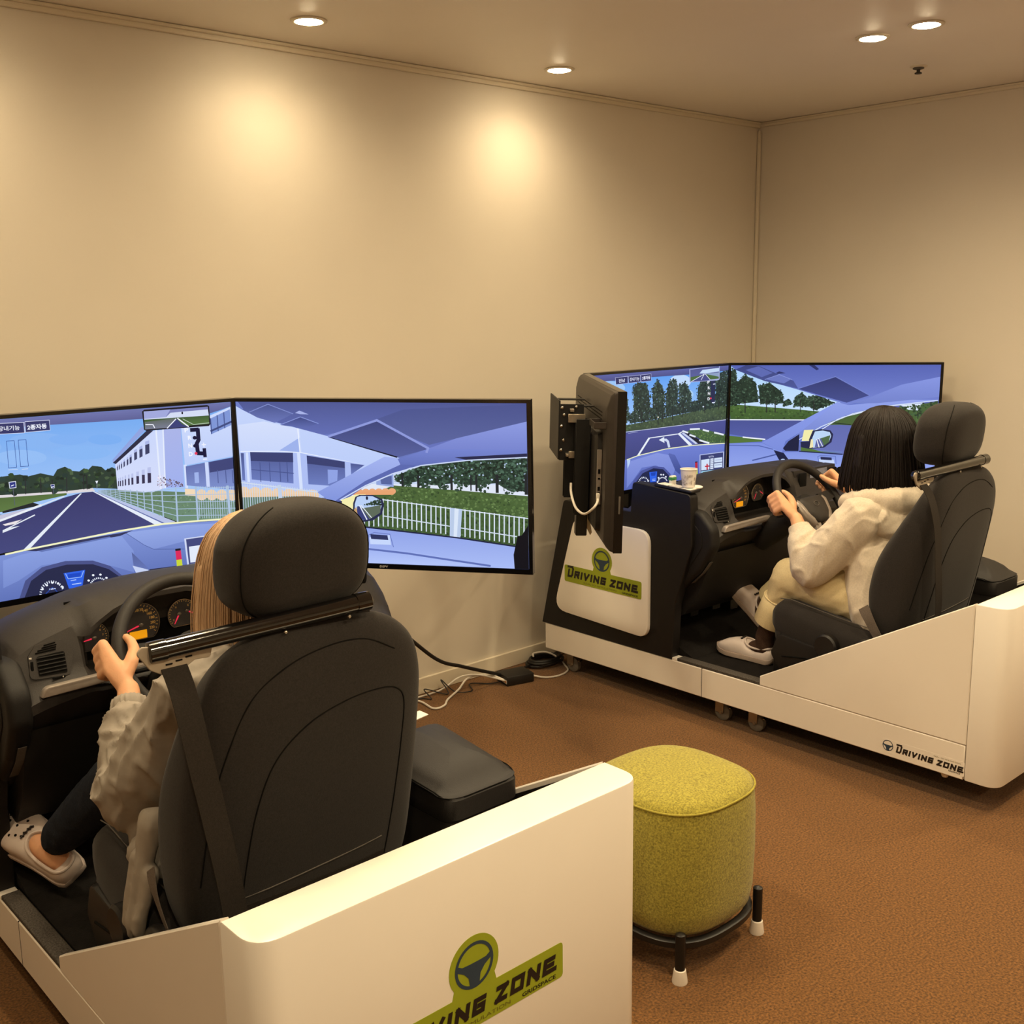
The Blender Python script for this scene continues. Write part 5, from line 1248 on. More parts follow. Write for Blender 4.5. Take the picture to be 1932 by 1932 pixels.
# ------------------------------------------------------------------ televisions
TVW, TVH, TILT = .97, .5444, .0291
def pin(p, poly):
    x, y = p; c = False; n = len(poly)
    for i in range(n):
        x1, y1 = poly[i]; x2, y2 = poly[i - 1]
        if (y1 > y) != (y2 > y) and x < (x2 - x1) * (y - y1) / (y2 - y1) + x1: c = not c
    return c
def picture(items, parent):
    """the lit picture: flat coloured pieces in thin layers on the display surface"""
    V, F, CC = [], [], []
    lay = 0
    def poly(pts, cols, d):
        o = len(V); V.extend((x, .0035 - d, z) for x, z in pts); F.append(tuple(range(o, o + len(pts))))
        for c in cols: CC.extend((*c, 1.0))
    for kind, a, b, q in items:
        d = lay * 1.1e-5; lay += 1
        pts = [(q[i] * 1e-4, q[i + 1] * 1e-4) for i in range(0, len(q), 2)]
        if kind == 0:
            c0 = lin(a)
            if b:
                c1 = lin(b); zs = [p[1] for p in pts]; z0, z1 = min(zs), max(zs)
                cols = [tuple(c1[i] + (c0[i] - c1[i]) * ((p[1] - z0) / (z1 - z0 + 1e-9)) for i in range(3)) for p in pts]
            else: cols = [c0] * len(pts)
            poly(pts, cols, d)
        elif kind == 1:
            r, n, seed = b; r *= 1e-4; rg = random.Random(seed); cl = [lin(c) for c in a]
            xs = [p[0] for p in pts]; zs = [p[1] for p in pts]; k = 0; tries = 0
            while k < n and tries < n * 12:
                tries += 1
                p = (rg.uniform(min(xs), max(xs)), rg.uniform(min(zs), max(zs)))
                if not pin(p, pts): continue
                k += 1; m = 7; rr = r * rg.uniform(.45, 1.15); c = rg.choice(cl); j = rg.uniform(.8, 1.2)
                ring = []
                for i in range(m):
                    an = 2 * math.pi * (i + rg.uniform(-.3, .3)) / m; q2 = rr * rg.uniform(.55, 1.1)
                    ring.append((min(.957, max(.012, p[0] + q2 * math.cos(an))), min(.533, max(.018, p[1] + q2 * .8 * math.sin(an)))))
                poly(ring, [tuple(v * j for v in c)] * m, d + (k % 7) * 1.5e-6)
        else:
            TV_, TF, _ = text_geo(a, 0, .03 if ord(a[0]) < 256 else .012); c = lin(b)
            bl, br, tl = pts; o = len(V)
            for u, v in TV_:
                V.append((bl[0] + (br[0] - bl[0]) * u + (tl[0] - bl[0]) * v, .0035 - d, bl[1] + (br[1] - bl[1]) * u + (tl[1] - bl[1]) * v))
            for f in TF:
                F.append(tuple(i + o for i in f)); CC.extend([*c, 1.0] * len(f))
    return add('picture', (V, F), 'screen_picture', parent, smooth=False, colors=CC)
def television(loc, rotz, label, items, back_kit=False):
    t = thing('television', label, 'television', (0, 0, 0), loc=loc, rot=(TILT, 0, rotz))
    def rect(ix, it, ib, y): return [(ix, y, ib), (TVW - ix, y, ib), (TVW - ix, y, TVH - it), (ix, y, TVH - it)]
    add('bezel', loft([rect(0, 0, 0, .002), rect(.001, .001, .001, 0), rect(.0112, .0108, .0172, 0), rect(.0118, .0114, .0178, .006), rect(.0118, .0114, .0178, .03), rect(0, 0, 0, .03)], closed=True), 'bezel', t, smooth=False)
    sc = add('display_panel', box((TVW / 2, .0065, TVH / 2), (TVW - .0226, .005, TVH - .0292)), 'bezel', t, smooth=False)
    if items: picture(items, sc)
    add('maker_logo', txt('DSPV', lambda u, v, d: (TVW / 2 - .014 + u * .028, -d, .0055 + v * .007), 0, 1, 0, 1, .0004, .1, .02), 'logo_white', t, smooth=False)
    def ring(i, it, ib, y):
        return [(x, y, z) for x, z in rpoly([(i, ib), (TVW - i, ib), (TVW - i, TVH - it), (i, TVH - it)], .012, 3)]
    bk = add('back_shell', loft([ring(.001, .001, .001, .0302), ring(.004, .004, .004, .040), ring(.016, .014, .014, .050), ring(.03, .05, .03, .060), ring(.06, .075, .05, .063)]), 'tv_back', t, ang=.35)
    add('connector_hump', loft([[(x, y, z) for x, z in rpoly([(.10 + i, .05 + i), (.87 - i, .05 + i), (.87 - i, .40 - i), (.10 + i, .40 - i)], .02, 3)] for y, i in ((.058, 0), (.078, .006), (.086, .02))]), 'tv_back_dark', bk, ang=.35)
    add('vent_groove', cat(*[box((TVW / 2, .0615, .44 + .012 * k), (.72, .004, .004)) for k in range(3)]), 'void_black', bk, smooth=False)
    if back_kit:
        pp = add('port_panel', box((.098, .072, .245), (.006, .016, .19), .001, 1), 'silver_plastic', bk)
        add('port', cat(*[box((.0945, .072, z), (.003, .008, h)) for z, h in ((.265, .016), (.205, .014), (.187, .014), (.24, .006))]), 'void_black', pp, smooth=False)
        add('cable_tray', cat(box((.10, .075, .418), (.13, .05, .004), .001, 1), box((.036, .075, .428), (.004, .05, .022), .001, 1), box((.10, .10, .428), (.13, .003, .022), .001, 1), box((.165, .075, .428), (.004, .05, .022), .001, 1)), 'tv_back', bk)
        br = add('mount_bracket', cat(box((.44, .194, .385), (.33, .006, .21), .001, 1),
                                      box((.30, .13, .47), (.05, .12, .005), .001, 1), box((.30, .13, .285), (.05, .12, .005), .001, 1),
                                      box((.58, .13, .47), (.05, .12, .005), .001, 1), box((.58, .13, .285), (.05, .12, .005), .001, 1),
                                      box((.275, .150, .378), (.005, .085, .20), .001, 1)), 'bracket_black', t)
        for s_ in (.235, .60):
            add('vesa_rail', cat(box((s_, .094, .26), (.035, .012, .34), .002, 1), box((s_ - .017, .115, .26), (.004, .05, .34), .001, 1), box((s_ + .017, .115, .26), (.004, .05, .34), .001, 1)), 'bracket_black', br)
        for c_, s_ in (((.285, .152, .458), (.075, .014, .010)), ((.285, .165, .300), (.085, .012, .010)), ((.255, .135, .43), (.012, .06, .030)), ((.262, .135, .30), (.012, .05, .024)), ((.262, .12, .20), (.010, .035, .04))):
            add('bracket_arm', box(c_, s_, .001, 1), 'steel', br)
        add('bolt', cat(*[sphere((.2715, y, z), (.004, .006, .006), 8, 6) for y, z in ((.185, .465), (.178, .44), (.186, .40), (.178, .35), (.186, .315), (.15, .456), (.135, .468))]), 'chrome', br)
        add('gusset', prism([(.130, .12), (.088, .12), (.070, .02), (.076, .01)], 'x', .25, .258), 'steel', br)
        add('post_sleeve', box((.262, .11, .065), (.05, .04, .11), .003, 1), 'black_metal', br)
        add('white_cable', tube(spline([(.09, .075, .172), (.06, .08, .165), (.05, .095, .145), (.09, .12, .118), (.17, .14, .125), (.235, .15, .165), (.25, .15, .20)], 6), .0045, 8), 'cable_white', t)
        add('cable_plug', box((.086, .075, .178), (.014, .012, .026), .002, 1), 'cable_white', t)
        add('side_buttons', box((-.0008, .014, .165), (.002, .006, .06), .0005, 1), 'rubber_grey', t)
    return t
# ------------------------------------------------------------------ car seat with headrest, belt bar and belt
XS = -.11
SEAT_LV = [(.40, .19, -.06, .04), (.45, .225, -.078, .062), (.50, .245, -.092, .082), (.56, .257, -.106, .098), (.65, .262, -.124, .102), (.76, .262, -.142, .072), (.88, .252, -.160, .0), (.95, .238, -.166, -.045), (1.0, .216, -.163, -.072), (1.035, .182, -.155, -.088), (1.055, .145, -.147, -.098), (1.066, .10, -.138, -.108), (1.070, .05, -.130, -.116)]
def seat_section(z):
    L = SEAT_LV
    for a, b in zip(L[:-1], L[1:]):
        if a[0] <= z <= b[0]:
            t = (z - a[0]) / (b[0] - a[0]); return tuple(a[i] + (b[i] - a[i]) * t for i in range(1, 4))
    return L[0][1:] if z < L[0][0] else L[-1][1:]
def seat_rear(x, z, d=0.0):
    """point on the rear skin of the backrest"""
    hw, yr, yf = seat_section(z); u = min(1, abs(x - XS) / hw)
    yc, hd = (yr + yf) / 2, (yf - yr) / 2
    return (x, yc - hd * (1 - u ** 3.4) ** (1 / 3.4) - d, z)
def car_seat(off, label):
    t = thing('car_seat', label, 'seat', (XS, .2, .2275), off)
    def ring(z, hw, yr, yf, n=56):
        out = []
        for k in range(n):
            a = 2 * math.pi * k / n; c, s = math.cos(a), math.sin(a); e = 2 / 3.4
            out.append((XS + hw * math.copysign(abs(c) ** e, c), (yr + yf) / 2 + (yf - yr) / 2 * math.copysign(abs(s) ** e, s), z))
        return out
    zs = sorted(set([.40 + i * .02 for i in range(31)] + [l[0] for l in SEAT_LV]))
    # smooth interpolation of the levels
    P = spline([Vector((l[0], l[1], l[2])) for l in SEAT_LV], 5); Q = spline([Vector((l[0], l[1], l[3])) for l in SEAT_LV], 5)
    rings = [ring(p.x, p.y, p.z, q.z) for p, q in zip(P, Q)]
    bk = add('backrest', loft(rings), 'seat_cloth', t, ang=1.2)
    # seams on the rear skin
    def seam(pts, nm='seam'):
        cur = spline([Vector((x, 0, z)) for x, z in pts], 8)
        add(nm, tube([seat_rear(p.x, p.z, .0004) for p in cur], .0016, 5), 'void_black', bk)
    seam([(-.345, .60), (-.335, .72), (-.315, .84), (-.27, .95), (-.20, 1.00), (-.11, 1.022), (-.02, 1.02), (.05, .985)])
    seam([(-.275, .50), (-.268, .62), (-.25, .74), (-.215, .83), (-.15, .885), (-.07, .91), (.0, .915), (.05, .905), (.075, .87), (.075, .78), (.065, .65), (.05, .50)])
    # lower zip of the rear cover
    add('zip_pocket', tube([seat_rear(x, .555 + (x + .30) * .06, .0005) for x in (-.28, -.22, -.15, -.08, -.01, .04)], .0014, 5), 'rubber_grey', bk)
    add('rear_pocket', loft([[seat_rear(x, .50, .002), seat_rear(x, .54, .003), seat_rear(x, .54, .001), seat_rear(x, .50, .0)] for x in (-.27, -.2, -.1, 0, .05)]), 'webbing', bk)
    # headrest
    hr = superellipsoid((XS - .004, -.072, 1.180), (.146, .083, .108), .62, .62, 44, 28)
    def shape(p):
        f = (p.z - 1.180) / .108
        w = 1 - .20 * max(0, f) ** 2 - .06 * max(0, -f) ** 3
        return Vector((XS - .004 + (p.x - XS + .004) * w, p.y - .012 * f, p.z + .004 * (1 - abs(p.x - XS) / .15)))
    hd = add('headrest', xform(hr, shape), 'seat_cloth', t, ang=1.2)
    def hsurf(a, b):  # point on headrest for seam
        e = .62; sp = lambda v: math.copysign(abs(v) ** e, v)
        p = Vector((XS - .004 + .1465 * sp(math.cos(b)) * sp(math.cos(a)), -.072 + .0835 * sp(math.cos(b)) * sp(math.sin(a)), 1.180 + .1085 * sp(math.sin(b))))
        return shape(p)
    for a in (math.radians(208), math.radians(332)):
        add('headrest_seam', tube([hsurf(a, math.radians(b)) for b in range(-62, 74, 4)], .0012, 5), 'void_black', hd)
    for s in (-1, 1):
        add('headrest_post', tube([(XS + s * .06, -.10, 1.03), (XS + s * .06, -.085, 1.10)], .006, 10), 'chrome', t)
    # belt bar
    A = Vector((-.425, -.118, 1.074)); B = Vector((-.002, -.152, 1.090)); D = (B - A).normalized()
    bar = add('belt_bar', cat(tube([A, A + D * .002, A + D * .03, A + D * .031, B - D * .03, B - D * .029, B], [.015, .0185, .0185, .017, .017, .0185, .0185], 18), tube([B, B + D * .004], [.0185, .012], 18)), 'bar_black', t)
    add('bar_plate', cat(box((XS + .05, -.128, 1.068), (.15, .010, .022), .002, 1), box((XS + .05, -.115, 1.062), (.15, .03, .004), .001, 1)), 'black_metal', bar)
    add('bolt', cat(*[sphere(tuple(A + D * f + Vector((0, -.012, -.018))), .004, 8, 6) for f in (.245, .375)]), 'chrome', bar)
    gl = rpoly([(-.447, 1.078), (-.437, 1.088), (-.310, 1.068), (-.316, 1.044), (-.345, 1.046), (-.388, 1.022), (-.425, 1.045)], [.008, .006, .006, .006, .004, .012, .014], 4)
    gd = add('belt_guide', prism(gl, 'y', -.120, -.125, .001, 1), 'guide_beige', t)
    add('guide_slot', cat(*[box((-.392 + .018 * k, -.1252, 1.049 + .003 * k), (.012, .002, .0025)) for k in range(3)]), 'void_black', gd, smooth=False)
    add('shoulder_belt', ribbon(spline([(-.383, -.117, 1.050), (-.383, -.155, 1.0), (-.375, -.178, .90), (-.355, -.178, .78), (-.335, -.178, .65), (-.322, -.17, .55), (-.315, -.165, .42), (-.31, -.16, .24)], 5), .047, (1, .05, 0.05), .0016), 'webbing', t)
    add('lap_belt', ribbon(spline([(-.372, .075, .585), (-.378, .05, .55), (-.376, .02, .50), (-.37, -.02, .44), (-.36, -.04, .36)], 5), .042, (.12, 1, .25), .0016), 'webbing_grey', t)
    # cushion
    cr = []
    for y, hw, zt, zb in [(-.09, .20, .47, .36), (-.06, .235, .485, .34), (.05, .25, .495, .33), (.2, .256, .512, .33), (.32, .256, .53, .335), (.40, .25, .542, .35), (.45, .238, .536, .37), (.475, .22, .515, .40), (.482, .19, .49, .43)]:
        rg = []
        for k in range(40):
            a = 2 * math.pi * k / 40; c, s = math.cos(a), math.sin(a); e = 2 / 3.6
            x = XS + hw * math.copysign(abs(c) ** e, c); z = (zt + zb) / 2 + (zt - zb) / 2 * math.copysign(abs(s) ** e, s)
            if s > 0: z -= .028 * max(0, 1 - (abs(x - XS) / (hw * .72)) ** 4)
            rg.append((x, y, z))
        cr.append(rg)
    cu = add('cushion', loft(cr), 'seat_cloth', t, ang=1.2)
    for s in (-1, 1):
        add('cushion_seam', tube([(XS + s * .215, y, z) for y, z in ((-.04, .484), (.05, .495), (.2, .5115), (.32, .529), (.40, .541), (.445, .536))], .0015, 5), 'rubber_grey', cu)
    add('front_bulge', superellipsoid((XS, .40, .405), (.242, .082, .06), .6, .5, 32, 14), 'seat_cloth', cu, ang=1.2)
    for s in (-1, 1):
        pl = rpoly([(-.10, .255), (.40, .255), (.455, .33), (.42, .415), (.30, .40), (.10, .385), (-.06, .40), (-.11, .34)], .03, 4)
        a, b = sorted((XS + s * .262, XS + s * .235))
        sd = add('side_trim', prism(pl, 'x', a, b, .008, 2), 'seat_plastic', t)
        add('trim_groove', tube([(XS + s * .2625, y, z) for y, z in ((.40, .33), (.30, .345), (.17, .34), (.10, .32), (.07, .27))], .003, 6), 'void_black', sd)
        add('recline_lever', superellipsoid((XS + s * .264, .04, .415), (.024, .06, .06), .7, .7, 20, 12), 'seat_plastic', sd)
    add('adjuster_knob', cat(lathe([(.001, XS - .262), (.046, XS - .262), (.046, XS - .285), (.040, XS - .292), (.001, XS - .293)], (0, .205, .415), 24, 'x')), 'seat_plastic', t)
    add('seat_frame', cat(box((XS, .18, .32), (.40, .50, .05), .004, 1), box((XS - .18, .18, .262), (.04, .60, .07), .003, 1), box((XS + .18, .18, .262), (.04, .60, .07), .003, 1)), 'black_metal', t)
    return t
def armrest(off, label, paper=False):
    t = thing('armrest_console', label, 'armrest', (.30, .0, .2275), off)
    def rr(y0, y1, x0, x1, z, r): return [(x, y, z) for x, y in rpoly([(x0, y0), (x1, y0), (x1, y1), (x0, y1)], r, 4)]
    add('box_body', loft([rr(-.10, .17, .205, .39, .2285, .02), rr(-.12, .18, .20, .395, .40, .03), rr(-.128, .18, .20, .397, .548, .035)]), 'vinyl', t)
    add('body_lip', loft([rr(-.128, .18, .20, .397, .549, .035), rr(-.134, .18, .198, .40, .556, .035), rr(-.134, .18, .198, .40, .600, .035), rr(-.128, .178, .20, .398, .606, .035)]), 'vinyl', t)
    lid = []
    def dome(x, y): return -.060 * max(0, (.04 - y) / .17) ** 2 - .03 * max(0, (y - .08) / .1) ** 2 - .010 * ((x - .3) / .1) ** 2
    for f in [(.607, .0, 0), (.611, .006, .1), (.632, .009, .5), (.650, .004, 1), (.663, -.010, 1), (.671, -.03, 1), (.675, -.055, 1), (.677, -.08, 1)]:
        z, e, k = f; lid.append([(x, y, max(.6065 + .001 * k, z + k * dome(x, y))) for x, y in rpoly([(.20 - e, -.125 - e), (.398 + e, -.125 - e), (.398 + e, .172 + e), (.20 - e, .172 + e)], max(.012, .045 + e), 6)])
    ld = add('lid', loft(lid), 'vinyl', t, ang=.9)
    add('lid_seam', tube([(x, y, .634 + .5 * dome(x, y)) for x, y in rpoly([(.194, -.131), (.404, -.131), (.404, .178), (.194, .178)], .047, 6)], .0014, 5, closed=True), 'void_black', ld)
    return t
# ------------------------------------------------------------------ dashboard
DASH_TOP = [(-.39, .850), (-.36, .872), (-.32, .896), (-.24, .921), (-.15, .946), (-.05, .957), (.05, .958), (.2, .954), (.4, .948), (.52, .934), (.60, .912), (.65, .878), (.68, .82), (.69, .76)]
def dash_top(x):
    L = DASH_TOP
    for a, b in zip(L[:-1], L[1:]):
        if a[0] <= x <= b[0]: return a[1] + (b[1] - a[1]) * (x - a[0]) / (b[0] - a[0])
    return L[0][1] if x < L[0][0] else L[-1][1]
HOOD = [(-.215, .838), (-.20, .862), (-.175, .886), (-.14, .906), (-.10, .920), (-.03, .930), (.05, .929), (.10, .918), (.14, .90), (.17, .878), (.185, .85), (.195, .83)]
def hood_under(x):
    for a, b in zip(HOOD[:-1], HOOD[1:]):
        if a[0] <= x <= b[0]: return a[1] + (b[1] - a[1]) * (x - a[0]) / (b[0] - a[0])
    return None
def dash_face(x, z):
    """y of the driver-side skin outside the instrument recess"""
    zt = dash_top(x); f = (z - .60) / (zt - .60)
    L = [(-.2, .80), (0, .80), (.3, .735), (.43, .703), (.52, .703), (.60, .735), (.75, .752), (.90, .775), (.98, .82), (1.0, .90)]
    for a, b in zip(L[:-1], L[1:]):
        if a[0] <= f <= b[0]: return a[1] + (b[1] - a[1]) * (f - a[0]) / (b[0] - a[0])
    return .9
def dashboard(off, label):
    t = thing('dashboard', label, 'dashboard', (0, .95, .60), off)
    xs = sorted(set([-.39, -.375, -.36, -.33, -.30, -.27, -.24, -.228, .208, .22, .26, .3, .35, .4, .46, .52, .56, .60, .63, .65, .67, .68, .69] + [h[0] for h in HOOD]))
    rings = []
    for x in xs:
        zt = dash_top(x); z = lambda f: .60 + (zt - .60) * f
        hu = hood_under(x)
        sh = .012 if x in (-.39, .69) else 0.0
        back = [(1.17, .60), (1.18, z(.72)), (1.05, z(.90)), (.96, z(.97)), (.90, z(1.0))]
        fr = [(.82, z(.985)), (.775, z(.90)), (.764, z(.82)), (.752, z(.75)), (.742, z(.66)), (.735, z(.60)), (.703, z(.52)), (.703, z(.43)), (.735, z(.3)), (.80, .60)]
        if hu is not None:
            f2 = [(.80, z(.992)), (.752, hu + .012), (.752, hu), (.84, hu - .002), (.855, hu - .01), (.856, .762), (.72, .752), (.703, .735), (.735, .69), (.80, .60)]
            w = min(1, max(0, min(x + .225, .205 - x) / .035)); w = w * w * (3 - 2 * w)
            fr = [(p[0] * (1 - w) + q[0] * w, p[1] * (1 - w) + q[1] * w) for p, q in zip(fr, f2)]
        rings.append([(x, y + sh, zz) for y, zz in back + fr])
    body = add('dash_body', loft(rings), 'dash_plastic', t, ang=.6)
    # lower knee panel
    kr = []
    for x in (-.38, -.3, -.1, .1, .3, .5, .62):
        kr.append([(x, y, z) for y, z in ((1.10, .599), (.81, .599), (.76, .64), (.735, .67), (.748, .60), (.80, .48), (.86, .40), (.90, .38), (1.10, .42))])
    add('knee_panel', loft(kr), 'dash_dark', t, ang=.5)
    # left end: big rounded cap
    pol = rpoly([(.86, .845), (.765, .838), (.70, .775), (.695, .70), (.755, .60), (.86, .50), (1.0, .42), (1.08, .42), (1.08, .845)], [.05, .06, .06, .06, .06, .05, .03, .02, .02], 6)
    ec = add('end_cap', prism(pol, 'x', -.362, -.420, .018, 4), 'dash_dark', t, ang=.9)
    pol2 = rpoly([(.88, .808), (.80, .800), (.748, .755), (.744, .70), (.795, .625), (.88, .545), (.99, .48), (1.04, .48), (1.04, .808)], [.05] * 9, 5)
    add('end_cap_inset', prism(pol2, 'x', -.4202, -.4225, .002, 1), 'dash_dark', ec)
    add('end_cap_highlight', ribbon([(-.39, .722, .640), (-.39, .757, .592), (-.39, .81, .541)], .020, (1, 0, 0), .0015), 'rubber_grey', ec)  # grey ribbon standing in for the highlight along the cap's lower rim
    # silver strip under the vent
    stp = rpoly([(-.345, .754), (-.06, .764), (-.06, .786), (-.335, .780)], [.003, .004, .004, .022], 6)
    add('silver_strip', xform(prism(stp, 'y', .684, .705, .004, 2), lambda p: p + Vector((0, max(0, -.30 - p.x) * .25, 0))), 'silver_plastic', t)
    # instrument cluster
    cl = add('instrument_cluster', box((-.02, .8575, .85), (.40, .004, .16)), 'void_black', t, smooth=False)
    def dial(cx, cz, r, needle, nums, lcd=False, flat_bottom=.75):
        y = .8545
        pts = [(cx + r * math.cos(a), max(cz - r * flat_bottom, cz + r * math.sin(a))) for a in [2 * math.pi * k / 48 for k in range(48)]]
        dl = add('dial', prism(pts, 'y', y, y - .003), 'dial_face', cl, smooth=False)
        add('dial_ring', tube([(p[0], y - .004, p[1]) for p in pts], .0017, 6, closed=True), 'chrome', cl)
        g = []
        for k in range(25):
            a = math.radians(212 - k * 244 / 24); R0, R1 = r * (.86 if k % 2 else .82), r * .93
            if cz + R1 * math.sin(a) < cz - r * flat_bottom + .004: continue
            c, s = math.cos(a), math.sin(a); w = .0006
            g.append(([(cx + R0 * c - w * s, y - .0034, cz + R0 * s + w * c), (cx + R1 * c - w * s, y - .0034, cz + R1 * s + w * c), (cx + R1 * c + w * s, y - .0034, cz + R1 * s - w * c), (cx + R0 * c + w * s, y - .0034, cz + R0 * s - w * c)], [(0, 1, 2, 3)]))
        for k, n in enumerate(nums):
            a = math.radians(205 - k * 230 / (len(nums) - 1)); hgt = r * .13; wd = hgt * .62 * len(n)
            px, pz = cx + r * .68 * math.cos(a), cz + r * .68 * math.sin(a)
            if pz < cz - r * flat_bottom + hgt: continue
            g.append(txt(n, lambda u, v, d: (px - wd / 2 + u * wd, y - .0034, pz - hgt / 2 + v * hgt), 0, 1, 0, 1, 0, 0, .01))
        add('dial_markings', cat(*g), 'dial_ink', cl, smooth=False)
        for ox, oz, a, L in needle:
            a = math.radians(a); c, s = math.cos(a), math.sin(a)
            P = lambda l, w: (cx + ox + l * c - w * s, y - .006, cz + oz + l * s + w * c)
            add('needle', ([P(0, -.0022), P(L, -.0009), P(L, .0009), P(0, .0022)], [(0, 1, 2, 3)]), 'needle_red', cl, smooth=False)
            add('needle_hub', sphere((cx + ox - .004 * c, y - .006, cz + oz - .004 * s), (.007, .003, .005), 10, 8), 'silver_plastic', cl)
        if lcd:
            add('trip_display', box((cx - .004, y - .0042, cz - r * .52), (.046, .002, .021), .0005, 1), 'lcd_amber', cl)
    dial(-.160, .826, .041, [(0, 0, 188, .032)], ['1', '2', '3', '4', '5', '6', '7', '8'])
    dial(-.037, .838, .055, [(0, -.004, 196, .046)], ['0', '20', '40', '60', '80', '100', '120', '140', '160', '180', '200', '220'], True)
    dial(.083, .840, .041, [(-.012, 0, 240, .026), (.016, .006, -32, .024)], ['C', 'H', 'E', 'F'])
    # left air vent: frame, slats and triangular defroster grille
    def fp(x, z, d): return (x, dash_face(x, z) - d, z)
    fr = rpoly([(-.352, .790), (-.262, .786), (-.245, .84), (-.268, .868), (-.325, .862), (-.345, .84)], .012, 3)
    vt = add('air_vent', (lambda p: (lambda V, n: (V, [tuple(range(n))] + [(i, (i + 1) % n, n + (i + 1) % n, n + i) for i in range(n)]))([fp(x, z, .004) for x, z in p] + [fp(x, z, -.003) for x, z in p], len(p)))(fr), 'dash_plastic', t, ang=.4)
    add('vent_well', cat(([fp(x, z, .0046) for x, z in rpoly([(-.332, .795), (-.268, .792), (-.266, .841), (-.328, .838)], .004, 2)], [tuple(range(12))])), 'void_black', vt, smooth=False)
    for k in range(5):
        z = .8005 + k * .0085
        add('vent_slat', tube([fp(-.330, z, .006), fp(-.268, z + .001, .006)], .0016, 6), 'dash_dark', vt)
    for k in range(4):
        x0, x1, z = -.325 + k * .006, -.283 + k * .002 + (k == 3) * -.004, .846 + k * .0048
        add('grille_slot', ribbon([fp(x0 + (k < 2) * -.004, z - .001, .0048), fp(x1, z + .002, .0048)], .0030, (0, 0, 1), .001), 'void_black', vt)
    add('vent_wheel', cat(box(fp(-.342, .818, .005), (.006, .004, .026), .001, 1), box(fp(-.29, .785, .005), (.03, .004, .005), .001, 1)), 'void_black', vt)
    add('vent_mark', cat(box(fp(-.342, .836, .006), (.006, .003, .004), .0005, 1), box(fp(-.342, .824, .0075), (.003, .002, .002), .0005, 1), box(fp(-.281, .7855, .0075), (.002, .002, .004), .0005, 1)), 'logo_white', vt)
    # centre stack: vents and screen
    cs = add('center_stack', loft([[(x + dx * (1 if x > .38 else -1) * 0, y, z) for x, y, z in ((.235, .745 + o, .70), (.53, .745 + o, .70), (.545, .77 + o, .925), (.225, .77 + o, .925))] for o in (.05, 0) for dx in (0,)]), 'dash_plastic', t, ang=.4)
    def sp(x, z, d): return (x, .745 + (z - .70) * .111 - d, z)
    add('stack_display', cat(([sp(.34, .835, .003), sp(.475, .835, .003), sp(.475, .918, .003), sp(.34, .918, .003)], [(0, 1, 2, 3)])), 'stack_screen', cs, smooth=False)
    for vx in (.255, .49):
        add('stack_vent', box((vx + .015, .755, .885), (.05, .012, .06), .004, 2), 'void_black', cs)
    for vx in (.55, .60):
        add('side_vent', superellipsoid((vx, .775, .87), (.018, .02, .035), .8, .8, 16, 10), 'void_black', body)
    add('console_neck', prism(rpoly([(.76, .36), (.80, .69), (.95, .69), (1.05, .36)], .02, 3), 'x', .23, .50, .01, 2), 'dash_dark', t)
    return t
# ------------------------------------------------------------------ steering wheel
WC = Vector((-.042, .507, .855)); WR = .1815; WT = math.radians(37.3)
WX = Vector((1, 0, 0)); WY = Vector((0, math.sin(WT), math.cos(WT))); WN = WX.cross(WY)   # WN points away from the driver? fixed below
if WN.y > 0: WN = -WN
def wp(r, a, n=0.0):
    a = math.radians(a); return WC + (WX * math.cos(a) + WY * math.sin(a)) * r + WN * n
def steering_wheel(off, label):
    t = thing('steering_wheel', label, 'steering wheel', tuple(WC - WN * .08), off)
    add('rim', tube([wp(WR, a) for a in range(0, 360, 5)], .0165, 14, closed=True), 'vinyl', t)
    def disc(pts, n0, n1, bev=.006):
        rings = []
        cx = sum(p[0] for p in pts) / len(pts); cz = sum(p[1] for p in pts) / len(pts)
        for n, k in ((n0, 1), (n1 - .006, 1), (n1, .93), (n1 + .006, .6), (n1 + .007, .1)):
            rings.append([tuple(WC + WX * (cx + (x - cx) * k) + WY * (cz + (z - cz) * k) + WN * n) for x, z in pts])
        return loft(rings)
    hubp = rpoly([(-.085, .028), (.085, .028), (.075, -.045), (.035, -.085), (-.035, -.085), (-.075, -.045)], .03, 5)
    hb = add('airbag_cover', disc(hubp, -.02, .012), 'dash_plastic', t, ang=.8)
    add('emblem', cat(tube([tuple(WC + WX * .016 * math.cos(a) + WY * (-.01 + .010 * math.sin(a)) + WN * .0195) for a in [2 * math.pi * k / 24 for k in range(24)]], .0014, 6, closed=True)), 'rubber_grey', hb)
    for a0, s in ((172, -1), (8, 1)):
        add('spoke', loft([[tuple(wp(r, a0 + da, n)) for da, n in ((d, -.012), (d, .006), (-d, .006), (-d, -.012))] for r, d in ((.07, 20), (.12, 10), (.175, 6))]), 'dash_dark', t, ang=.5)
    for a0 in (248, 292):
        add('spoke', loft([[tuple(wp(r, a0 + da, n)) for da, n in ((d, -.012), (d, .004), (-d, .004), (-d, -.012))] for r, d in ((.06, 16), (.12, 8), (.175, 6))]), 'silver_plastic', t, ang=.5)
    # silver trim beside the hub
    tr = [(-.105, .012), (-.088, .03), (-.07, .018), (-.066, -.03), (-.036, -.075), (-.036, -.098), (-.062, -.094), (-.092, -.052)]
    for s in (1, -1):
        add('hub_trim', disc([(x * s, z) for x, z in tr][::s], -.012, .006), 'silver_plastic', t, ang=.8)
    add('column', tube([WC - WN * .01, WC - WN * .06, WC - WN * .30], [.05, .055, .05], 18), 'dash_dark', t)
    for s in (-1, 1):
        add('stalk', tube([WC - WN * .07 + WX * s * .05, WC - WN * .065 + WX * s * .15], [.009, .006], 8), 'dash_dark', t)
    return t
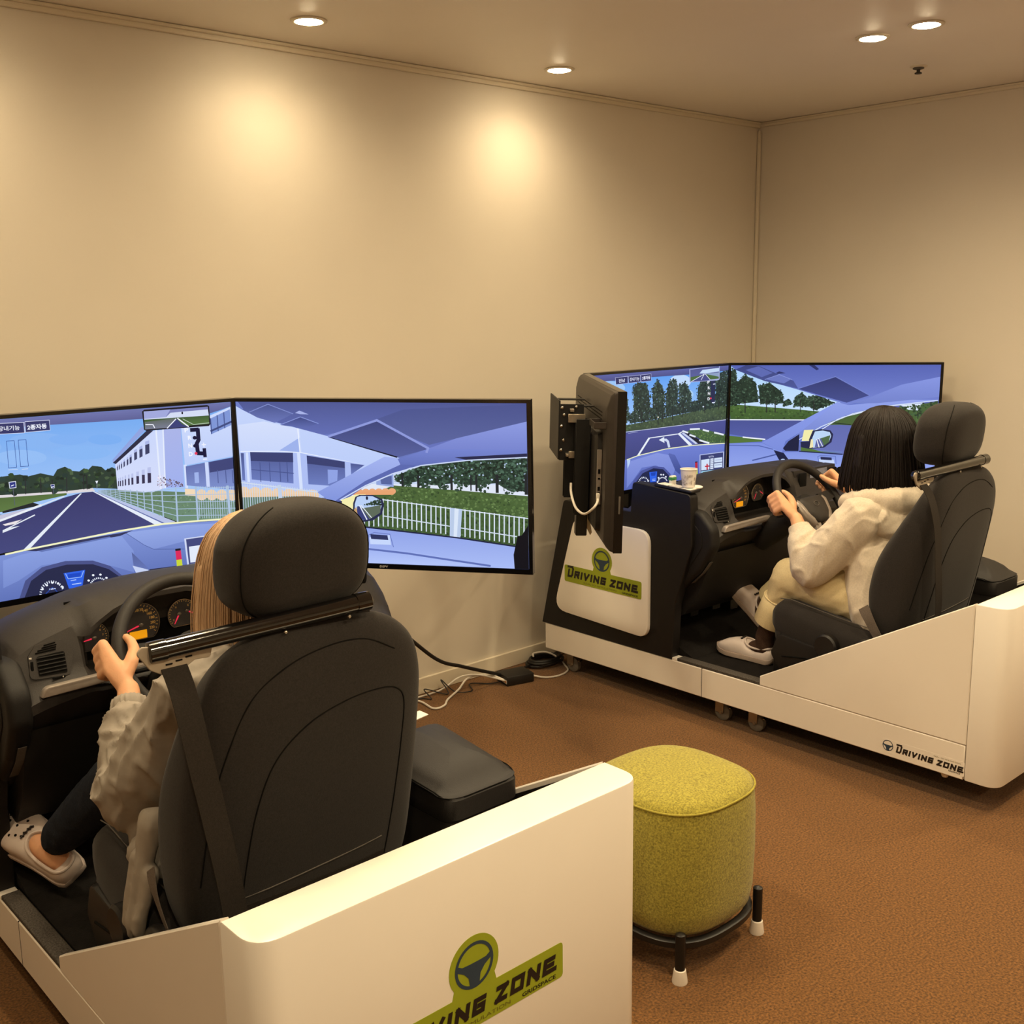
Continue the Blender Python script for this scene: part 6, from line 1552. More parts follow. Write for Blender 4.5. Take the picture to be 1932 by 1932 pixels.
# ------------------------------------------------------------------ people
def V3(*a): return Vector(a)
def wrinkle(amp, scale, direction=None, seed=0.0, ridged=True, fine=0.0):
    def f(co, nr):
        out = co.copy()
        for i in range(len(co)):
            p = Vector(co[i]) * scale + Vector((seed, seed * 2, seed * 3))
            if direction is not None:
                d = Vector(direction); q = Vector(co[i]); p = (q - d * q.dot(d) * .72) * scale + Vector((seed, seed * 2, seed * 3))
            n = noise.noise(p) + .28 * noise.noise(p * 2.1)
            v = (max(0, 1 - abs(n) * 1.35) ** 1.5 - .4) if ridged else n
            if fine:
                m_ = noise.noise(p * 1.7 + Vector((7.7, 3.1, 5.5))); v += fine * (max(0, 1 - abs(m_) * 3.2) ** 2 - .15)
            out[i] += nr[i] * amp * v
        return out
    return f
def grip_hand(P, tdir, odir, adir, mirror=1):
    """palm and five bent fingers closed round the rim at P; t along the rim (thumb side), o outward from the wheel, a towards the driver"""
    t, o, a = tdir, odir, adir
    L = lambda x, y, z: P + o * x + a * y + t * z
    ch = []
    wrist = L(.012, .042, -.088)
    kn = []
    for i, (z, s) in enumerate(((.031, 1.0), (.011, 1.06), (-.009, 1.0), (-.028, .84))):
        k = L(.043, .030, z); kn.append(k)
        ch.append([(wrist + (k - wrist) * .10, .0195), (wrist + (k - wrist) * .55, .0170), (k, .0125)])
        ch.append([(k, .0120), (L(.045 + .004 * s, -.006 * s, z), .0106), (L(.028, -.031 * s, z * .98), .0096), (L(.004, -.033 * s, z * .96), .0090), (L(-.012, -.026, z * .95), .0082)])
    ch.append([(kn[0], .012), (kn[1], .0125), (kn[2], .012), (kn[3], .011)])
    ch.append([(wrist + (kn[0] - wrist) * .22, .018), (L(-.006, .040, -.026), .0165), (L(-.022, .032, .006), .0130), (L(-.023, .023, .030), .0110), (L(-.016, .015, .046), .0094)])
    return ch, wrist
def head_chains(c, fwd, r=1.0):
    """skull, jaw, nose, ears and neck stub; fwd = facing direction"""
    side = Vector((-fwd.y, fwd.x, 0)); up = Vector((0, 0, 1))
    H = lambda x, y, z: c + side * x * r + fwd * y * r + up * z * r
    return [[(H(0, -.015, .035), .088 * r), (H(0, .01, .02), .084 * r)], [(H(0, .02, -.02), .072 * r), (H(0, .045, -.075), .042 * r)],
            [(H(0, .095, .0), .010 * r), (H(0, .108, -.025), .012 * r)], [(H(.045, .075, .022), .012 * r), (H(-.045, .075, .022), .012 * r)],
            [(H(.082, 0, -.005), .012 * r), (H(.084, -.006, -.03), .010 * r)], [(H(-.082, 0, -.005), .012 * r), (H(-.084, -.006, -.03), .010 * r)]], H
def face_parts(parent, H):
    for s in (-1, 1):
        e = add('eye', sphere(tuple(H(s * .033, .083, .0)), .0115, 12, 8), 'eye_white', parent)
        add('iris', sphere(tuple(H(s * .033, .0925, .0)), .0052, 10, 8), 'eye_dark', e)
        add('eyebrow', tube([tuple(H(s * x, y, z)) for x, y, z in ((.016, .094, .020), (.034, .092, .026), (.052, .082, .021))], .0032, 6), 'eye_dark', parent)
    add('mouth', cat(tube([tuple(H(x, y, -.055)) for x, y in ((-.024, .078), (-.01, .088), (.01, .088), (.024, .078))], .0042, 6)), 'lip', parent)
def shoe(parent, heel, toe, up, length_w=.048, charm=True, holes=True, name='shoe'):
    """slip-on clog: thick sole and rounded closed toe; heel and toe are sole points"""
    heel, toe = Vector(heel), Vector(toe); f = (toe - heel); Ln = f.length; f.normalize()
    up = (Vector(up) - f * Vector(up).dot(f)).normalized(); s = f.cross(up)
    P = lambda u, x, z: tuple(heel + f * u * Ln + s * x + up * z)
    sec = [(-.005, .012, .010, .045), (.02, .026, .002, .058), (.08, .033, 0, .062), (.14, .035, 0, .048), (.28, .037, 0, .044), (.40, .040, 0, .052), (.5, .044, 0, .074), (.62, .049, 0, .072), (.75, .051, 0, .062), (.87, .045, .003, .050), (.95, .032, .008, .036), (1.0, .014, .014, .026)]
    sec = [(u, w * length_w / .048, z0, z1) for u, w, z0, z1 in sec]
    rings = []
    for u, w, z0, z1 in sec:
        rg = []
        for k in range(24):
            a = 2 * math.pi * k / 24; c, sn = math.cos(a), math.sin(a); e = .7
            rg.append(P(u, w * math.copysign(abs(c) ** e, c), (z0 + z1) / 2 + (z1 - z0) / 2 * math.copysign(abs(sn) ** e, sn)))
        rings.append(rg)
    sh = add(name, loft(rings), 'shoe_white', parent, ang=1.0)
    so = []
    for u, w, z0, z1 in sec:
        so.append([P(u, x, z) for x, z in ((-w - .003, z0), (w + .003, z0), (w + .0045, z0 + .008), (w + .003, z0 + .017), (-w - .003, z0 + .017), (-w - .0045, z0 + .008))])
    add('sole', loft(so), 'shoe_sole' if not holes else 'shoe_white', sh, ang=.9)
    # collar round the opening
    add('collar', tube(spline([P(u, x, z) for u, x, z in ((.03, 0, .064), (.07, .025, .064), (.2, .031, .056), (.36, .032, .056), (.46, .026, .068), (.51, 0, .077), (.46, -.026, .068), (.36, -.032, .056), (.2, -.031, .056), (.07, -.025, .064))], 4, True), .0042, 8, closed=True), 'shoe_white', sh)
    if holes:
        g = []
        for u, x in ((.62, -.020), (.64, .022), (.68, -.028), (.69, 0), (.70, .026), (.74, -.016), (.75, .012), (.79, -.026), (.80, 0), (.80, .024), (.85, -.012), (.85, .012)):
            z = np.interp(u, [.5, .62, .75, .87], [.074, .072, .062, .050]); w_ = np.interp(u, [.5, .62, .75, .87], [.044, .049, .051, .045])
            z = z / 2 + z / 2 * (1 - (abs(x) / w_) ** (2 / .7)) ** (.7 / 2)
            g.append(sphere(P(u, x, float(z)), .0036, 8, 6))
        add('vent_hole', cat(*g), 'void_black', sh)
    if charm:
        add('shoe_charm', cat(*[tube([P(.57, x, .0775 - abs(x) * .2), P(.545, x + .006, .079 - abs(x) * .2)], .003, 6) for x in (-.016, -.006, .006, .014)] + [tube([P(.55, -.02, .0765), P(.565, .018, .0765)], .002, 6)]), 'ink_black', sh)
    return sh
def strands(paths, n, jitter, r, seed, taper=.5):
    """loose hair strands following guide paths"""
    rg = random.Random(seed); g = []
    for i in range(n):
        u = rg.random() * (len(paths) - 1); k = int(u); f = u - k
        j = Vector((rg.gauss(0, jitter), rg.gauss(0, jitter), rg.gauss(0, jitter * .3)))
        A, B = paths[k], paths[k + 1]; m = len(A); end = rg.uniform(.86, 1.0)
        pts = []
        for q in range(m):
            w = q / (m - 1)
            pts.append(A[q].lerp(B[q], f) + j * (.3 + .7 * w))
        pts = pts[:max(3, int(m * end))]
        g.append(tube(pts, [r * (1 - taper * (q / (len(pts) - 1)) ** 2) for q in range(len(pts))], 4))
    return cat(*g)

def driver_near(off):
    t = thing('person', 'blonde long-haired person in a grey windbreaker driving the near simulator', 'person', (-.10, .15, .2275), off)
    fwd = Vector((.10, .99, 0)).normalized()
    hc = V3(-.075, .165, 1.10)
    ch, Hf = head_chains(hc, fwd, .95)
    neck = V3(-.085, .13, .97); chest = V3(-.095, .10, .86); belly = V3(-.10, .09, .66); pel = V3(-.10, .10, .56)
    ch += [[(hc + V3(0, -.01, -.03), .052), (neck, .048), (chest, .075)], [(chest, .11), (belly, .10), (pel, .12)]]
    la = 176
    P = wp(WR, la); tdir = (wp(WR, la - 6) - P).normalized(); odir = (P - WC).normalized(); adir = WN
    h1, w1 = grip_hand(P, tdir, odir, adir)
    P2 = wp(WR, 6); t2 = (wp(WR, 12) - P2).normalized(); h2, w2 = grip_hand(P2, t2, (P2 - WC).normalized(), adir)
    sL, sR = V3(-.255, .08, .90), V3(.065, .08, .90)
    eL, eR = V3(-.315, .27, .655), V3(.13, .27, .66)
    ch += h1 + h2
    ch += [[(w1, .024), (w1.lerp(eL, .5), .034), (eL, .037), (sL, .048)], [(w2, .024), (w2.lerp(eR, .5), .034), (eR, .037), (sR, .048)], [(sL, .05), (chest + V3(0, 0, .02), .08), (sR, .05)]]
    kL, kR = V3(-.240, .50, .60), V3(.02, .52, .61)
    aL, aR = V3(-.325, .755, .372), V3(.04, .83, .33)
    for k, a, hx in ((kL, aL, -.17), (kR, aR, -.03)):
        ch.append([(V3(hx, .12, .55), .085), (k, .055), (k.lerp(a, .5), .046), (a, .032)])
    hS, tS = V3(-.292, .725, .268), V3(-.382, .965, .372); fS = (tS - hS).normalized(); uS = V3(-.42, -.40, .80); uS = (uS - fS * uS.dot(fS)).normalized()
    ch.append([(aL, .030), (hS + fS * .055 + uS * .045, .028), (hS + fS * .13 + uS * .045, .028), (hS + fS * .19 + uS * .03, .02)])
    ch.append([(aR, .03), (aR + V3(0, -.02, -.04), .028), (aR + V3(0, .12, -.02), .022)])
    body = add('body', blob(ch, .0042, 5), 'skin', t, ang=3)
    face_parts(body, Hf)
    # trousers
    tr = [[(pel + V3(0, -.02, -.02), .125), (pel + V3(0, .05, -.01), .12)]]
    for k, a, hx in ((kL, aL, -.175), (kR, aR, -.025)):
        sh = a.lerp(k, .06)
        tr.append([(V3(hx, .13, .55), .092), (V3(hx, .13, .55).lerp(k, .5), .082), (k, .068), (k.lerp(sh, .5), .060), (sh, .046)])
    add('trousers', blob(tr, .008, 6, wrinkle(.003, 26, None, 3)), 'jeans', t, ang=3)
    # windbreaker with balloon sleeves and gathered cuffs
    jk = [[(chest + V3(0, 0, .03), .135), (belly + V3(0, 0, .05), .145), (pel + V3(0, -.01, -.02), .15)], [(sL + V3(.02, 0, .0), .075), (chest + V3(0, 0, .05), .10), (sR + V3(-.02, 0, .0), .075)],
          [(neck + V3(0, -.01, -.02), .066), (chest + V3(0, 0, .05), .09)]]
    cf = lambda w, e, f: w.lerp(e, f)
    for w, e, s in ((w1, eL, sL), (w2, eR, sR)):
        jk.append([(cf(w, e, .33), .045), (cf(w, e, .42), .060), (cf(w, e, .72), .073), (e, .074), (e.lerp(s, .5), .074), (s, .076)])
    jk.append([(V3(-.30, .25, .60), .045), (V3(-.325, .18, .545), .035)])
    add('windbreaker', blob(jk, .007, 4, wrinkle(.015, 12.5, (.45, .35, -.82), 1.7, True, .5)), 'windbreaker', t, ang=.9)
    for w, e in ((w1, eL), (w2, eR)):
        D = (e - w).normalized(); U = D.orthogonal().normalized(); Wd = D.cross(U)
        rings = []
        for q, (f, r) in enumerate(((.10, .028), (.105, .034), (.15, .0375), (.22, .0375), (.255, .034), (.27, .038), (.34, .048))):
            c = w.lerp(e, f); rings.append([tuple(c + (U * math.cos(2 * math.pi * k / 48) + Wd * math.sin(2 * math.pi * k / 48)) * (r + .0024 * (k % 2) + .0012 * math.sin(k * 1.9))) for k in range(48)])
        add('cuff', loft(rings, False, False), 'windbreaker', t, ang=1.2)
    # hem hanging beside the seat
    hem = [[(V3(-.345, .11, .66), .030), (V3(-.362, .115, .60), .018), (V3(-.374, .12, .55), .014), (V3(-.380, .13, .50), .014), (V3(-.386, .14, .455), .018), (V3(-.386, .15, .425), .012)],
           [(V3(-.362, .14, .58), .020), (V3(-.380, .155, .50), .014), (V3(-.388, .165, .445), .014)], [(V3(-.362, .10, .56), .018), (V3(-.380, .105, .50), .012), (V3(-.388, .12, .44), .013)]]
    add('jacket_hem', blob(hem, .005, 3, wrinkle(.006, 22, (0, .2, -.98), 9.1)), 'windbreaker', t, ang=.9)
    hl = aL + V3(0.0, -.045, -.085)
    shoe(t, V3(-.292, .725, .268), V3(-.382, .965, .372), V3(-.42, -.40, .80), .054)
    shoe(t, aR + V3(0, -.05, -.075), aR + V3(.01, .19, .0), V3(0, -.35, .94))
    # hair
    cap = [[(hc + V3(0, -.03, .04), .098), (hc + V3(0, .0, .035), .098)], [(hc + V3(0, -.05, .0), .098), (hc + V3(0, -.065, -.10), .092), (hc + V3(-.01, -.07, -.20), .072)],
           [(hc + V3(-.072, -.01, .02), .05), (hc + V3(-.085, -.015, -.07), .05), (hc + V3(-.092, -.02, -.16), .045), (hc + V3(-.095, -.02, -.235), .030)],
           [(hc + V3(.072, -.01, .02), .05), (hc + V3(.085, -.015, -.07), .05), (hc + V3(.09, -.02, -.16), .045)]]
    hr = blob(cap, .006, 6, wrinkle(.003, 60, (0, 0, 1), 4.4))
    paths = []
    for k in range(17):
        a = math.radians(-35 + k * 250 / 16) + math.pi / 2 + .3
        d = Vector((math.cos(a), math.sin(a), 0))
        pts = [hc + V3(0, -.01, .135) + d * .015]
        for z, r in ((.125, .055), (.095, .092), (.05, .112), (0, .122), (-.06, .130), (-.12, .132), (-.18, .132), (-.23, .128), (-.27, .122)):
            pts.append(hc + Vector((d.x * r * .98, d.y * r * 1.02 - .02, z)))
        if 20 < math.degrees(a) % 360 < 160: continue
        paths.append(spline(pts, 2))
    add('hair', cat(hr, strands(paths, 700, .005, .0017, 5)), 'hair_blonde', t, ang=3)
    add('earring', tube([tuple(hc + V3(-.128 + .004 * math.cos(a), .012, -.085 + .006 * math.sin(a))) for a in [2 * math.pi * k / 12 for k in range(12)]], .0012, 6, closed=True), 'chrome', t)
    return t

def driver_far(off):
    t = thing('person', 'dark bob-haired person in a cream hoodie driving the far simulator', 'person', (-.10, .15, .2275), off)
    fwd = Vector((-.10, .99, 0)).normalized()
    hc = V3(-.09, .205, 1.118)
    ch, Hf = head_chains(hc, fwd, .95)
    neck = V3(-.09, .185, .975); chest = V3(-.095, .155, .85); belly = V3(-.10, .11, .66); pel = V3(-.10, .09, .55)
    ch += [[(hc + V3(0, -.01, -.03), .052), (neck, .048), (chest, .075)], [(chest, .11), (belly, .10), (pel, .12)]]
    P = wp(WR, 172); tdir = (wp(WR, 166) - P).normalized(); h1, w1 = grip_hand(P, tdir, (P - WC).normalized(), WN)
    P2 = wp(WR, 20); t2 = (wp(WR, 26) - P2).normalized(); h2, w2 = grip_hand(P2, t2, (P2 - WC).normalized(), WN)
    sL, sR = V3(-.245, .165, .870), V3(.06, .165, .870)
    eL, eR = V3(-.300, .330, .672), V3(.12, .33, .68)
    ch += h1 + h2
    ch += [[(w1, .024), (w1.lerp(eL, .5), .034), (eL, .037), (sL, .048)], [(w2, .024), (w2.lerp(eR, .5), .034), (eR, .037), (sR, .048)], [(sL, .05), (chest + V3(0, 0, .02), .08), (sR, .05)]]
    kL, kR = V3(-.215, .475, .592), V3(.0, .52, .60)
    aL, aR = V3(-.222, .582, .330), V3(-.02, .75, .36)
    for k, a, hx in ((kL, aL, -.17), (kR, aR, -.03)):
        ch.append([(V3(hx, .12, .55), .085), (k, .055), (k.lerp(a, .5), .046), (a, .030)])
    ch.append([(aL, .030), (aL + V3(0, 0, -.045), .028), (aL + V3(0, .10, -.065), .020)])
    ch.append([(aR, .030), (aR + V3(0, .0, -.035), .026), (aR + V3(0, .075, .02), .020)])
    body = add('body', blob(ch, .0042, 5), 'skin', t, ang=3)
    face_parts(body, Hf)
    rg = wp(WR, 172)
    tr = [[(pel + V3(0, -.02, -.02), .125), (pel + V3(0, .05, -.01), .12)]]
    for k, a, hx in ((kL, aL, -.175), (kR, aR, -.025)):
        sh = k.lerp(a, .68)
        tr.append([(V3(hx, .12, .55), .100), (V3(hx, .12, .55).lerp(k, .5), .092), (k + V3(0, -.005, 0), .077), (k.lerp(sh, .5), .064), (sh, .050)])
    add('trousers', blob(tr, .007, 5, wrinkle(.008, 12, (0, .8, -.6), 2.2)), 'trousers', t, ang=3)
    for k, a in ((kL, aL), (kR, aR)):
        D = (a - k).normalized(); U = D.orthogonal().normalized(); Wd = D.cross(U); rings = []
        for f, r in ((.34, .060), (.36, .0685), (.55, .070), (.72, .070), (.755, .068), (.75, .060), (.60, .056)):
            c = k.lerp(a, f); rings.append([tuple(c + (U * math.cos(2 * math.pi * q / 32) + Wd * math.sin(2 * math.pi * q / 32)) * r) for q in range(32)])
        tu = add('turn_up', loft(rings, False, False), 'trousers', t, ang=1.2)
        add('turn_up_stitch', tube([tuple(k.lerp(a, .36) + (U * math.cos(2 * math.pi * q / 32) + Wd * math.sin(2 * math.pi * q / 32)) * .0690) for q in range(32)], .0018, 6, closed=True), 'trousers', tu)
        ft = V3(0, .05, -.055) if k is kL else V3(0, .045, .0)
        add('sock', blob([[(k.lerp(a, .62), .042), (a, .038), (a + V3(0, -.005, -.035), .036), (a + ft, .028)]], .006, 4), 'sock_brown', t, ang=3)
    hl = V3(-.22, .535, .2285)
    shoe(t, hl, V3(-.225, .80, .236), V3(0, 0, 1), holes=False)
    shoe(t, V3(-.015, .715, .285), V3(-.03, .895, .46), V3(0, -.7, .7), holes=False)
    # hoodie
    hd = [[(chest + V3(0, -.01, .02), .135), (belly + V3(0, .0, .03), .150), (pel + V3(0, -.005, .0), .152), (pel + V3(0, -.01, -.045), .148)],
          [(V3(-.17, .13, .72), .12), (V3(-.20, .12, .60), .115), (V3(-.225, .10, .535), .095), (V3(-.235, .075, .505), .08)], [(V3(-.03, .13, .72), .12), (V3(0, .12, .60), .115), (V3(.02, .10, .535), .095)],
          [(sL + V3(.02, 0, .005), .078), (chest + V3(0, 0, .025), .100), (sR + V3(-.02, 0, .005), .078)], [(neck + V3(0, -.005, -.045), .062), (chest + V3(0, 0, .05), .085)]]
    for w, e, s in ((w1, eL, sL), (w2, eR, sR)):
        hd.append([(w.lerp(e, .38), .050), (w.lerp(e, .55), .064), (w.lerp(e, .85), .072), (e, .076), (e.lerp(s, .45), .084), (s, .082)])
    ho = add('hoodie', blob(hd, .007, 6, wrinkle(.010, 10, (.35, .45, -.8), 5.1, True, .45)), 'hoodie', t, ang=3)
    N = neck
    hk = [[(N + V3(-.060, .115, -.075), .026), (N + V3(-.120, .06, -.055), .034), (N + V3(-.135, -.02, -.040), .042), (N + V3(-.095, -.105, -.040), .050), (N + V3(0, -.150, -.045), .054), (N + V3(.095, -.105, -.040), .050), (N + V3(.135, -.02, -.040), .042), (N + V3(.120, .06, -.055), .034), (N + V3(.060, .115, -.075), .026)],
          [(N + V3(-.120, -.065, -.090), .036), (N + V3(-.065, -.145, -.115), .042), (N + V3(0, -.160, -.125), .044), (N + V3(.065, -.145, -.115), .042), (N + V3(.120, -.065, -.090), .036)],
          [(N + V3(-.05, -.10, -.09), .06), (N + V3(.05, -.10, -.09), .06)], [(N + V3(-.03, -.150, -.165), .030), (N + V3(.03, -.150, -.165), .030)], [(N + V3(0, -.14, -.10), .05), (N + V3(0, -.145, -.165), .034)],
          [(N + V3(-.145, .02, -.075), .040), (N + V3(-.140, -.075, -.105), .050), (N + V3(-.085, -.150, -.150), .046), (N + V3(-.02, -.165, -.175), .040)]]
    add('hood', blob(hk, .006, 4, wrinkle(.007, 15, (.7, .7, 0), 8.3)), 'hoodie', ho, ang=3)
    for w, e in ((w1, eL), (w2, eR)):
        D = (e - w).normalized(); U = D.orthogonal().normalized(); Wd = D.cross(U); rings = []
        for f, r in ((.15, .030), (.155, .0385), (.20, .0405), (.33, .0435), (.38, .050), (.42, .055)):
            c = w.lerp(e, f); rings.append([tuple(c + (U * math.cos(2 * math.pi * k / 60) + Wd * math.sin(2 * math.pi * k / 60)) * (r + .0008 * (k % 2))) for k in range(60)])
        add('cuff', loft(rings, False, False), 'hoodie', ho, ang=1.2)
    add('finger_ring', tube([tuple(P + (P - WC).normalized() * (.0295 + .011 * math.cos(a)) + WN * (.012 + .0115 * math.sin(a)) - tdir * .010) for a in [2 * math.pi * k / 16 for k in range(16)]], .0017, 6, closed=True), 'chrome', t)
    # bob haircut
    cap = [[(hc + V3(0, -.02, .045), .098), (hc + V3(0, .005, .04), .098)], [(hc + V3(0, -.045, .0), .105), (hc + V3(0, -.055, -.07), .108), (hc + V3(0, -.06, -.115), .100)],
           [(hc + V3(-.065, .0, .02), .058), (hc + V3(-.08, .0, -.06), .058), (hc + V3(-.085, .005, -.125), .052)], [(hc + V3(.065, .0, .02), .058), (hc + V3(.08, .0, -.06), .058), (hc + V3(.085, .005, -.125), .052)],
           [(hc + V3(-.045, .045, .05), .042), (hc + V3(.0, .06, .065), .038), (hc + V3(.045, .045, .05), .042)]]
    hr = blob(cap, .006, 8, wrinkle(.002, 60, (0, 0, 1), 6.1))
    paths = []
    for k in range(19):
        a = math.radians(125 + k * 290 / 18)
        d = Vector((math.cos(a), math.sin(a), 0)); pts = [hc + V3(0, -.01, .142) + d * .01]
        for z, r in ((.133, .05), (.105, .088), (.06, .114), (.0, .128), (-.06, .139), (-.11, .147), (-.15, .151), (-.175, .149)):
            pts.append(hc + Vector((d.x * r * .97, d.y * r * 1.0 - .018, z)))
        paths.append(spline(pts, 2))
    add('hair', cat(hr, strands(paths, 900, .003, .0020, 11, .35)), 'hair_dark', t, ang=3)
    return t
# ------------------------------------------------------------------ stool
def stool():
    cx, cy = 2.066, 1.690
    t = thing('upholstered_stool', 'olive green fabric stool with rounded square seat and black legs', 'stool', (cx, cy, 0))
    def sq(h, z, e=.74, n=64, dome=0): return [(cx + h * math.copysign(abs(math.cos(a)) ** e, math.cos(a)), cy + h * math.copysign(abs(math.sin(a)) ** e, math.sin(a)), z) for a in [2 * math.pi * k / n for k in range(n)]]
    b = add('upholstery', loft([sq(.150, .098), sq(.170, .102), sq(.183, .118), sq(.190, .16), sq(.193, .26), sq(.192, .36), sq(.188, .415), sq(.186, .428)], True, False), 'stool_fabric', t, ang=1.2)
    add('seat_top', loft([sq(.186, .428), sq(.182, .437), sq(.165, .447), sq(.13, .455), sq(.08, .460), sq(.03, .462)], False, True), 'stool_fabric', t, ang=1.2)
    add('piping', tube(sq(.1885, .430), .0028, 8, closed=True), 'stool_piping', b)
    fr = add('base_ring', loft([[p for p in sq(h, z)] for h, z in ((.186, .078), (.190, .080), (.190, .094), (.186, .097), (.172, .097), (.170, .080))], closed=True), 'black_metal', t, ang=.9)
    for sx in (-1, 1):
        for sy in (-1, 1):
            x, y = cx + sx * .1585, cy + sy * .158
            lg = add('leg', cat(tube([(x, y, .128), (x, y, .133)], [.0125, .004], 14), tube([(x, y, .012), (x, y, .128)], .0125, 14)), 'black_metal', t)
            add('foot_cap', lathe([(.0005, .0), (.019, .0), (.0195, .004), (.0150, .034), (.0120, .036), (.0120, .02)], (x, y, 0), 18), 'white_rubber', lg)
stool()
# ------------------------------------------------------------------ cables and adapter by the wall
def hub():
    t = thing('cable_adapter_box', 'small black adapter box on the carpet by the baseboard', 'adapter', (3.085, 3.43, 0))
    c = (3.085, 3.43, 0); a = math.radians(-14)
    bx = rot_about(box((3.085, 3.43, .022), (.135, .105, .042), .004, 2), c, 'Z', a)
    b = add('case', bx, 'cable_black', t)
    add('label_strip', rot_about(box((3.0167, 3.405, .020), (.0015, .05, .016)), c, 'Z', a), 'logo_white', b, smooth=False)
    for k in range(3): add('socket', rot_about(box((3.0155, 3.388 + k * .016, .020), (.002, .009, .008), .0005, 1), c, 'Z', a), 'port_orange', b)
hub()
CB = lambda nm, pts, r, m, lab, n=8: single(nm, tube(spline(pts, n), r, 8), m, lab, 'cable', tuple(pts[0][:2]) + (0,))
CB('power_cable', [(2.10, 3.33, .80), (2.20, 3.40, .63), (2.315, 3.45, .521), (2.556, 3.45, .288), (2.682, 3.45, .182), (2.795, 3.45, .132), (2.93, 3.455, .075), (3.03, 3.46, .035)], .008, 'cable_black', 'thick black power cable hanging from the near display to the adapter')
CB('white_cable', [(2.40, 3.50, .008), (2.60, 3.525, .008), (2.606, 3.405, .006), (2.66, 3.40, .006), (2.715, 3.445, .006), (2.82, 3.50, .010), (2.90, 3.53, .035), (2.97, 3.48, .045), (3.015, 3.42, .022)], .0045, 'cable_white', 'white cable looping lowest over the carpet to the adapter')
CB('white_cable', [(2.42, 3.55, .012), (2.63, 3.552, .006), (2.76, 3.545, .012), (2.86, 3.54, .045), (2.94, 3.50, .045), (3.015, 3.405, .022)], .004, 'cable_white', 'white cable running straight along the baseboard to the adapter')
CB('thin_black_cable', [(2.45, 3.52, .005), (2.63, 3.54, .004), (2.67, 3.50, .004), (2.68, 3.56, .03), (2.76, 3.50, .004), (2.77, 3.56, .05), (2.80, 3.50, .004), (2.86, 3.46, .004), (2.90, 3.52, .01), (2.98, 3.47, .004), (3.02, 3.44, .015)], .0026, 'cable_black', 'thin kinked black wire wandering along the baseboard')
coil = []
for k in range(100):
    a = 2 * math.pi * k / 25; j = k // 25; rr = (.088, .070, .080, .062)[j] * (1 - (k % 25) / 25) + (.070, .080, .062, .074)[j] * ((k % 25) / 25)
    coil.append((3.335 + .006 * math.sin(j * 2.1) + rr * 1.15 * math.cos(a), 3.500 + .006 * math.cos(j * 1.7) + rr * .80 * math.sin(a), .008 + .0075 * (k / 25)))
single('coiled_cable', cat(tube(coil, .007, 8), tube(spline([(3.14, 3.455, .03), (3.20, 3.49, .02), (3.26, 3.51, .012)], 6), .007, 8), tube(spline([(3.41, 3.51, .03), (3.46, 3.545, .02), (3.60, 3.55, .012)], 6), .007, 8)), 'cable_black', 'coiled black cable lying on the carpet beside the far simulator', 'cable', (3.335, 3.505, 0))
single('white_patch_cable', tube(spline([(3.15, 3.42, .018), (3.20, 3.36, .006), (3.27, 3.335, .005), (3.345, 3.36, .005), (3.385, 3.42, .005), (3.40, 3.47, .020), (3.37, 3.52, .046), (3.31, 3.545, .050), (3.28, 3.52, .048)], 8), .0042, 8), 'cable_white', 'white cable curling right of the adapter over the black coil', 'cable', (3.15, 3.42, 0))

# ------------------------------------------------------------------ build both simulators
platform(RIG1, 'white near simulator platform with a green logo sticker on its rear panel', True, False, 'black pedestal cabinet under the near dashboard, mostly hidden')
platform(RIG2, 'white far simulator platform with casters and small black lettering on its base', True, True, 'black slanted pedestal cabinet with white sticker panel under the far displays')
def tvs(off, tz, ta, yc, la, items, left=None):
    cx, g = .0314, .0281
    television((off[0] + cx - TVW / 2 + .016, off[1] + yc, tz), 0, la[0], items[0])
    television((off[0] + cx + TVW / 2 + g - .006, off[1] + yc, tz), -ta, la[1], items[1])
    if left:
        television((2.6736, 2.4256, tz), .893, left, [(k, a, b, [9690 - v if i % 2 == 0 else v for i, v in enumerate(q)]) for k, a, b, q in SCREEN_D], True)
tvs(RIG1, .8146, .9494, 1.3613, ('television at the left edge showing a road beside a white building', 'near television behind the headrest showing a car interior and white fence'), (SCREEN_A, SCREEN_B))
tvs(RIG2, .8087, .9269, 1.3569, ('far television showing pine trees, grass verge and a turn arrow', 'far television behind the dark-haired driver showing a car door mirror'), (SCREEN_C, SCREEN_D),
    'far television seen from behind with metal mount and white cable')
car_seat(RIG1, 'large black cloth car seat of the near simulator, seen from behind')
car_seat(RIG2, 'black cloth car seat of the far simulator, seen from the side')
armrest(RIG1, 'black vinyl armrest box right of the near seat')
armrest(RIG2, 'black vinyl armrest box behind the far seat by the wall')
dashboard(RIG1, 'dark grey dashboard with lit gauges in front of the blonde driver')
dashboard(RIG2, 'dark grey dashboard with amber display in front of the hooded driver')
steering_wheel(RIG1, 'dark steering wheel held by the blonde driver')
steering_wheel(RIG2, 'dark steering wheel held by the hooded driver')
driver_near(RIG1)
driver_far(RIG2)

